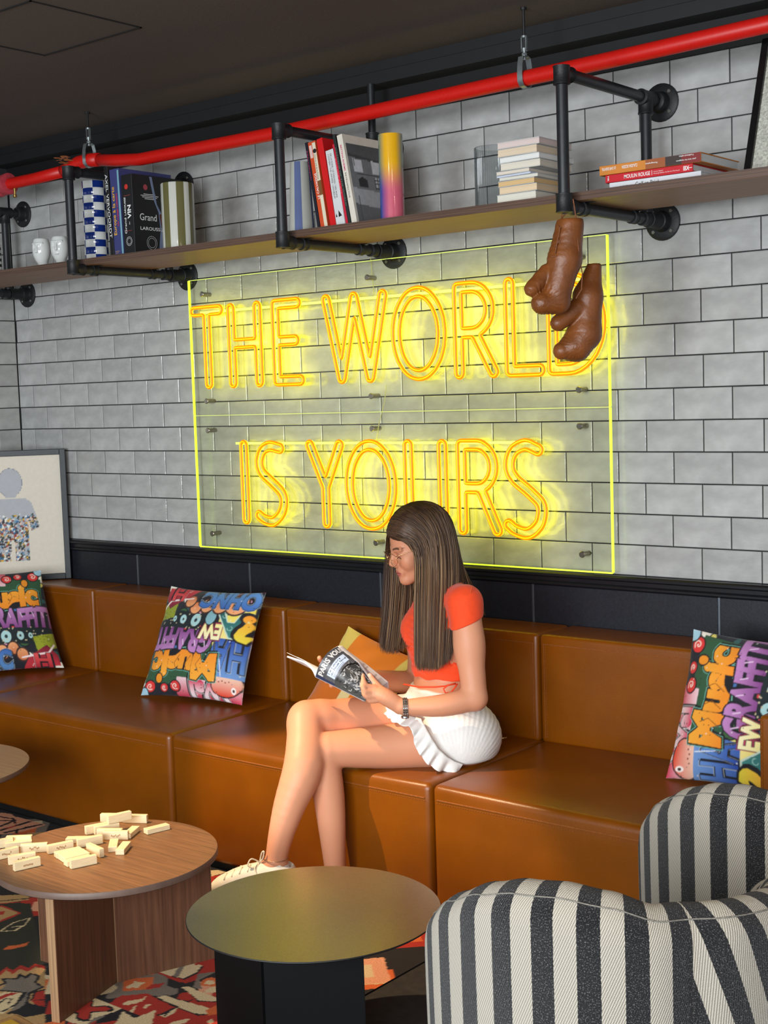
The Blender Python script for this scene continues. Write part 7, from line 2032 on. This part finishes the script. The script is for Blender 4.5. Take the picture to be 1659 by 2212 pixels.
# sheet of hair under the strands so nothing shows through
def sheet(guides, push, name):
    Gd = np.array(guides)
    rows_ = np.array([spline(g, 22) for g in Gd])
    cols_ = np.array([spline(rows_[:, j], 18) for j in range(22)])     # [22][18][3]
    P = cols_.reshape(-1, 3) + NC * push
    q = hloc(P); c0 = np.array((-0.012, 0, 0.034)); rr_ = np.array((0.106, 0.084, 0.102)); k0 = np.linalg.norm((q - c0) / rr_, axis=1)
    up = (q[:, 2] > -0.055) & (k0 < 1); q[up] = c0 + (q[up] - c0) / k0[up][:, None]
    P = HC + q[:, :1] * H_F + q[:, 1:2] * H_L + q[:, 2:] * H_U
    ii = np.arange(21)[:, None] * 18 + np.arange(17)[None, :]
    F = np.stack([ii, ii + 1, ii + 19, ii + 18], -1).reshape(-1, 4)
    return np_mesh(name, P, F, M_hair, parent=per, colors=np.repeat(np.array(HCOL[1])[None] * .7, len(P), 0))
sheet(Bd['hair_near'], -0.012, 'hair_underlayer'); sheet(Bd['hair_far'], -0.012, 'hair_underlayer')
# ---------------- glasses
M_gold = mat('gold_wire', rgb(206, 160, 112), 0.25, 0.9, noise=(50, 0.05))
M_lens = acrylic('spectacle_lens', 0.08, (0.99, 0.98, 0.97))
gl = MB()
for s in (-1, 1):
    ringp = [hd(0.1135 - 0.010 * abs(math.cos(a)) * (1 if math.cos(a) * s * 1 > 0 else 0), s * 0.0335 + 0.0245 * math.cos(a), -0.004 + 0.0215 * math.sin(a) - 0.003 * math.cos(a) * 0) for a in np.linspace(0, 2 * math.pi, 32, endpoint=False)]
    gl.tube(ringp, 0.00085, 6, closed=True)
    gl.tube([hd(0.1055, s * 0.058, 0.006), hd(0.098, s * 0.069, 0.009), hd(0.03, s * 0.078, 0.010), hd(-0.01, s * 0.079, 0.006)], 0.0010, 6)
    gl.tube([hd(0.112, s * 0.012, -0.006), hd(0.106, s * 0.0105, -0.012)], 0.0007, 5)
gl.tube([hd(0.1135, -0.0095, 0.003), hd(0.1165, 0, 0.007), hd(0.1135, 0.0095, 0.003)], 0.0009, 6)
gl.build('glasses_frame', M_gold, parent=per, smooth=True, world=True)
for s in (-1, 1):
    ln = MB(); ln.add([hd(0.1125 - 0.010 * max(0, math.cos(a) * s) , s * 0.0335 + 0.0240 * math.cos(a), -0.004 + 0.0210 * math.sin(a)) for a in np.linspace(0, 2 * math.pi, 28, endpoint=False)], [tuple(range(28))])
    ln.build('lens', M_lens, parent=per, world=True)
# ---------------- watch
M_silver = mat('silver_links', rgb(186, 186, 184), 0.22, 0.95, noise=(60, 0.08))
wc = A3(Bd['wr_n']) - dn * 0.004
wu = np.cross(dn, NC); wu /= np.linalg.norm(wu); wv = np.cross(dn, wu)
bandr = Bd['wr_n'][3] + 0.0036
links = MB()
NL = 26
for k in range(NL):
    a = 2 * math.pi * k / NL
    rad_ = wu * math.cos(a) + wv * math.sin(a); tg = -wu * math.sin(a) + wv * math.cos(a)
    R = Matrix((tuple(tg), tuple(dn), tuple(rad_))).transposed()
    for w0, hw in ((-0.0055, 0.0022), (0.0, 0.0026), (0.0055, 0.0022)):
        links.obox(wc + rad_ * (bandr + (0.0004 if hw > .0024 else 0)) + dn * w0, (bandr * math.pi / NL * 0.86, hw, 0.0013), R, 0.0007)
tag(links.build('watch_band', M_silver, parent=per, world=True), kind='stuff')
da = wu * math.cos(math.radians(200)) + wv * math.sin(math.radians(200))
dirs = [(wu, wv)]
Rw = Vector(tuple(-UP)).to_track_quat('Z', 'Y').to_matrix()
MB().lathe([(0.0125, 0), (0.0135, 0.002), (0.0135, 0.005), (0.0115, 0.007)], wc - UP * (bandr - 0.001), Rw, 24).build('watch_case', M_silver, parent=per, smooth=40, world=True)
# ---------------- trainer, sock and anklet
M_shoe = mat('white_trainer_leather', rgb(226, 220, 204), 0.5, noise=(30, 0.04), bump=(200, 0.15, 0.0008))
M_rub = mat('white_rubber_sole', rgb(222, 216, 196), 0.6, noise=(30, 0.05))
shp = Bd['shoe']; slp = Bd['sole']
ank = A3(Bd['shin_f'][-1])
def d_shoe(P):
    d = chain(P, shp, 0.02)
    d = smin(d, d_cone(P, A3(shp[0]) + UP * 0.0, A3(shp[0]) + (ank - A3(shp[0])) * 0.45, 0.036, 0.036), 0.02)
    a, b = A3(slp[0]), A3(slp[-1]); t = (b - a) / np.linalg.norm(b - a)
    up_ = np.cross(NC, t); up_ *= np.sign(up_[2])
    d = smax(d, -((P - a) @ up_) - 0.004, 0.006)
    d = smax(d, -d_cone(P, A3(shp[0]) + UP * 0.03, ank + UP * 0.06, 0.031, 0.033), 0.004)
    return d
lo, hi = bbox([p[:3] for p in shp] + [ank], 0.06)
V, Q = snet(d_shoe, lo, hi, 0.0026)
np_mesh('trainer', V, Q, M_shoe, parent=per)
a, b = A3(slp[0]), A3(slp[-1]); tt = (b - a) / np.linalg.norm(b - a); up_ = np.cross(NC, tt); up_ *= np.sign(up_[2])
def d_sole(P):
    d = chain(P, slp, 0.02)
    return smax(smax(d, (P - a) @ up_ - 0.010, 0.003), -((P - a) @ up_) - 0.016, 0.004) - 0.002
V, Q = snet(d_sole, *bbox([p[:3] for p in slp], 0.06), 0.0028)
np_mesh('trainer_sole', V, Q, M_rub, parent=per)
def on_shoe(t, side, lift=0.001):
    """point on the upper: t along the foot, side angle about its axis (0 = top, + towards the camera)"""
    i = min(int(t * (len(shp) - 1)), len(shp) - 2); k = t * (len(shp) - 1) - i
    c = A3(shp[i]) * (1 - k) + A3(shp[i + 1]) * k; r_ = shp[i][3] * (1 - k) + shp[i + 1][3] * k
    return c + (up_ * math.cos(side) + NC * math.sin(side)) * (r_ + lift)
lc = MB()
for t_ in (0.32, 0.42, 0.52, 0.62, 0.72):
    lc.tube([on_shoe(t_, -0.75), on_shoe(t_ + .02, -0.3), on_shoe(t_ - .01, 0.25, .003), on_shoe(t_ + .03, 0.85)], 0.0024, 6)
top_ = on_shoe(0.30, 0.1, 0.004)
for pts_ in ([top_, top_ + up_ * 0.030 - tt * 0.012 + NC * .01, top_ + up_ * 0.034 - tt * 0.020 + NC * 0.014, top_ + up_ * .012 - tt * 0.012 + NC * 0.012, top_],
             [top_, top_ + up_ * 0.018 + tt * 0.022 + NC * 0.014, top_ + up_ * 0.002 + tt * 0.034 + NC * 0.022, top_ - up_ * .008 + tt * 0.018 + NC * 0.02, top_],
             [top_, top_ + tt * 0.014 + NC * 0.022 - up_ * 0.008, top_ + tt * 0.010 + NC * 0.034 - up_ * 0.032]):
    lc.tube(spline(pts_, 18), 0.0023, 6)
lc.build('shoelace', mat('cream_lace', rgb(226, 216, 192), 0.8, noise=(300, 0.15)), parent=per, smooth=True, world=True)
hl_ = MB()
for k in range(5):
    p = on_shoe(0.14 + 0.02 * (k % 3), 0.95 + 0.16 * (k // 2) - .05 * (k % 2), 0.0002); hl_.ball(p, 0.0014, 8)
hl_.build('eyelet', mat('eyelet_dark', rgb(80, 74, 66), 0.7, noise=(60, 0.1)), parent=per, world=True)
V, Q = snet(lambda P: smax(smax(d_cone(P, A3(Bd['foot_f'][0]) - UP * 0.0, ank, 0.0365, 0.0352), (P - ank) @ UP + 0.012, 0.003), -((P - A3(Bd['foot_f'][0])) @ UP) - 0.02, 0.004), ank - 0.08, ank + 0.06, 0.0028)
np_mesh('sock', V, Q, mat('white_sock', rgb(226, 226, 228), 0.9, noise=(60, 0.04), bump=(400, 0.3, 0.001)), parent=per)
sd = A3(Bd['shin_f'][-1]) - A3(Bd['shin_f'][-2]); sd /= np.linalg.norm(sd)
e1 = np.cross(sd, NC); e1 /= np.linalg.norm(e1); e2 = np.cross(sd, e1)
ac = ank + UP * 0.004
an = MB(); an.tube([ac + (e1 * math.cos(a_) + e2 * math.sin(a_)) * 0.0372 + sd * 0.008 * math.cos(a_) for a_ in np.linspace(0, 2 * math.pi, 36, endpoint=False)], 0.0016, 6, closed=True)
an.build('anklet', mat('fine_chain', rgb(190, 150, 120), 0.3, 0.8, noise=(300, 0.3)), parent=per, world=True, smooth=True)
# near foot's trainer, hidden behind the black table from here
fn_ = Bd['foot_n']
f2 = [fn_[0][:3] + (0.037,), tuple((A3(fn_[0]) + A3(fn_[1])) / 2) + (0.039,), fn_[1][:3] + (0.034,), tuple(A3(fn_[1]) + FW * 0.06 - UP * 0.008) + (0.026,)]
V, Q = snet(lambda P: smax(chain(P, f2, 0.02), 0.004 - P[:, 2], 0.004), *bbox([p[:3] for p in f2], 0.06), 0.0034)
np_mesh('trainer', V, Q, M_shoe, parent=per)
# ---------------- magazine in her hands
mg = thing('magazine', 'open magazine with black and white cover held in both hands above the knee', 'magazine', Bd['cover'][0][0])
MC = Canvas(420, 300, rgb(66, 70, 76))         # x from the far edge to her, y from the spine up
g3 = lambda v, b=0: rgb(v, v, v + b)
for k in range(7): MC.poly([(0.02 + .16 * k, 0), (.17 + .16 * k, 0), (.15 + .16 * k, 1), (.01 + .16 * k, 1)], g3(70 + 9 * (k % 3), 5))
for y in (.30, .55, .80): MC.line([(0, y), (.6, y + .02)], .006, g3(40))
MC.poly([(0, -.1), (1, -.1), (1, .05), (0, .05)], rgb(30, 36, 70))
rr = random.Random(3)
MC.poly([(.36, .10), (.52, .78), (.70, .86), (1, .7), (1, 0), (.40, 0)], g3(60))
for k in range(110):
    x, y = rr.uniform(.40, 1.0), rr.uniform(.05, .80); a = rr.uniform(-.4, 1.6); l_ = rr.uniform(.03, .09); v = rr.choice([24, 30, 150, 180, 205, 110])
    MC.line([(x, y), (x + l_ * math.cos(a), y + l_ * math.sin(a)), (x + l_ * 1.5 * math.cos(a + .7), y + l_ * 1.5 * math.sin(a + .7))], rr.uniform(.008, .022), g3(v))
MC.ell(.47, .88, .06, .09, g3(176)); MC.ell(.46, .90, .04, .05, g3(120)); MC.line([(.40, .12), (.42, .5), (.56, .78)], .03, g3(18))
MC.poly([(.20, .12), (.36, .12), (.36, .62), (.20, .62)], rgb(196, 212, 236))
canv_txt = []
def vtext(body, x, y0, y1, size, c, off=.03):
    """word running up the cover from y0 to y1 with its foot to the right"""
    V_, T_ = text_shape(body, off)
    bx0, bx1 = V_[:, 0].min(), V_[:, 0].max()
    U = (V_[:, 0] - bx0) / (bx1 - bx0)
    px = x - V_[:, 1] / 0.7 * size; py = y0 + U * (y1 - y0)
    for t_ in T_:
        MC.poly([(px[i], py[i]) for i in t_], c)
vtext('PARIS VOUS AIME', .135, .06, .985, .095, g3(214), .03)
MC.line([(.165, .08), (.165, .55)], .005, g3(190))
vtext('Le Louvre', .245, .15, .50, .04, rgb(20, 30, 70), .01)
vtext('du Pont Neuf', .300, .15, .60, .04, rgb(20, 30, 70), .01)
for k in range(3): MC.line([(.322 + .013 * k, .15), (.322 + .013 * k, .48)], .005, rgb(70, 84, 120))
def bil(rows_, u, v):
    """surface through rows of key points: u across each row, v from row to row"""
    R_ = [spline(r_, 25) for r_ in rows_]
    i = min(int(u * 24), 23); k = u * 24 - i
    p = np.array([r_[i] * (1 - k) + r_[i + 1] * k for r_ in R_])
    v2 = v * (len(p) - 1); j = min(int(v2), len(p) - 2); t_ = v2 - j
    return p[j] * (1 - t_) + p[j + 1] * t_
def surf(name, rows_, nu, nv, m_, colors=None, thick=0.0):
    P = np.array([bil(rows_, i / nu, j / nv) for j in range(nv + 1) for i in range(nu + 1)])
    ii = np.arange(nv)[:, None] * (nu + 1) + np.arange(nu)[None, :]
    F = np.stack([ii, ii + 1, ii + nu + 2, ii + nu + 1], -1).reshape(-1, 4)
    c = None
    if colors is not None:
        uu = np.tile(np.arange(nu + 1) / nu, nv + 1); vv = np.repeat(np.arange(nv + 1) / nv, nu + 1)
        c = colors(uu, vv)
    o = np_mesh(name, P, F, m_, parent=mg, colors=c)
    if thick:
        md_ = o.modifiers.new('paper', 'SOLIDIFY'); md_.thickness = thick; md_.offset = 0
    return o
M_cov = mat('magazine_cover_print', attr='print', rough=0.3, coat=0.2, noise=(60, 0.04))
M_pap = mat('magazine_paper', rgb(226, 226, 230), 0.55, noise=(50, 0.05))
back = np.cross(A3(Bd['cover'][2][0]) - A3(Bd['cover'][0][0]), A3(Bd['cover'][0][3]) - A3(Bd['cover'][0][0])); back /= np.linalg.norm(back); back *= -np.sign(back @ NC)
surf('cover', [[tuple(A3(p) - back * 0.0035) for p in r_] for r_ in Bd['cover']], 100, 130, M_cov, lambda u, v: MC.sample(np.clip(v, 0, .999), np.clip(u, 0, .999)))
surf('page_block', [[tuple(A3(p) + back * 0.001) for p in r_] for r_ in Bd['cover']], 24, 24, M_pap, None, 0.006)
PG = Canvas(60, 80, rgb(226, 226, 232)); PG.poly([(.15, .55), (.9, .55), (.9, .9), (.15, .9)], rgb(196, 198, 206))
for k in range(9): PG.line([(.15, .1 + .045 * k), (.85, .1 + .045 * k)], .012, rgb(170, 172, 182))
surf('inner_page', Bd['page'], 20, 40, mat('magazine_page_print', attr='print', rough=0.5, noise=(50, 0.03)), lambda u, v: PG.sample(np.clip(u, 0, .99), np.clip(v, 0, .99)), 0.001)
surf('far_leaf', Bd['far_leaf'], 30, 20, M_pap, None, 0.005)
surf('far_leaf', [[tuple(A3(p) + UP * 0.010 * (i / 4) ** 1.5 + np.array((0, 0, .002))) for i, p in enumerate(r_)] for r_ in Bd['far_leaf']], 30, 20, M_pap, None, 0.001)
# ---------------- handbag behind her
bg_ = Bd['bag']
hb = thing('handbag', 'small black handbag with gold ring on the seat behind the reader', 'handbag', (bg_[0], bg_[1], 0.4665))
MB().rbox((bg_[0] - .03, bg_[1] - .02, 0.466 + 0.050), (0.055, 0.040, 0.049), 0.018, Matrix.Rotation(0.5, 3, 'Z'), n=4, sub=2).build('bag_body', mat('black_bag_leather', rgb(16, 16, 18), 0.3, noise=(40, 0.1), bump=(200, 0.3, 0.001)), parent=hb, smooth=True, world=True)
M_gld = mat('pale_gold', rgb(206, 186, 130), 0.25, 0.9, noise=(50, 0.05))
rc = np.array(bg_) + NC * 0.055 - FW * 0.004 + UP * (-0.012)
MB().tube([rc + (FW * math.cos(a_) + UP * math.sin(a_)) * 0.0085 for a_ in np.linspace(0, 2 * math.pi, 20, endpoint=False)], 0.0015, 6, closed=True).build('ring', M_gld, parent=hb, smooth=True, world=True)
MB().cyl(rc - FW * 0.016 + UP * .012 - NC * .02, rc - FW * 0.034 + UP * .012 - NC * .03, 0.0022, 8).build('zip_pull', M_gld, parent=hb, smooth=True, world=True)
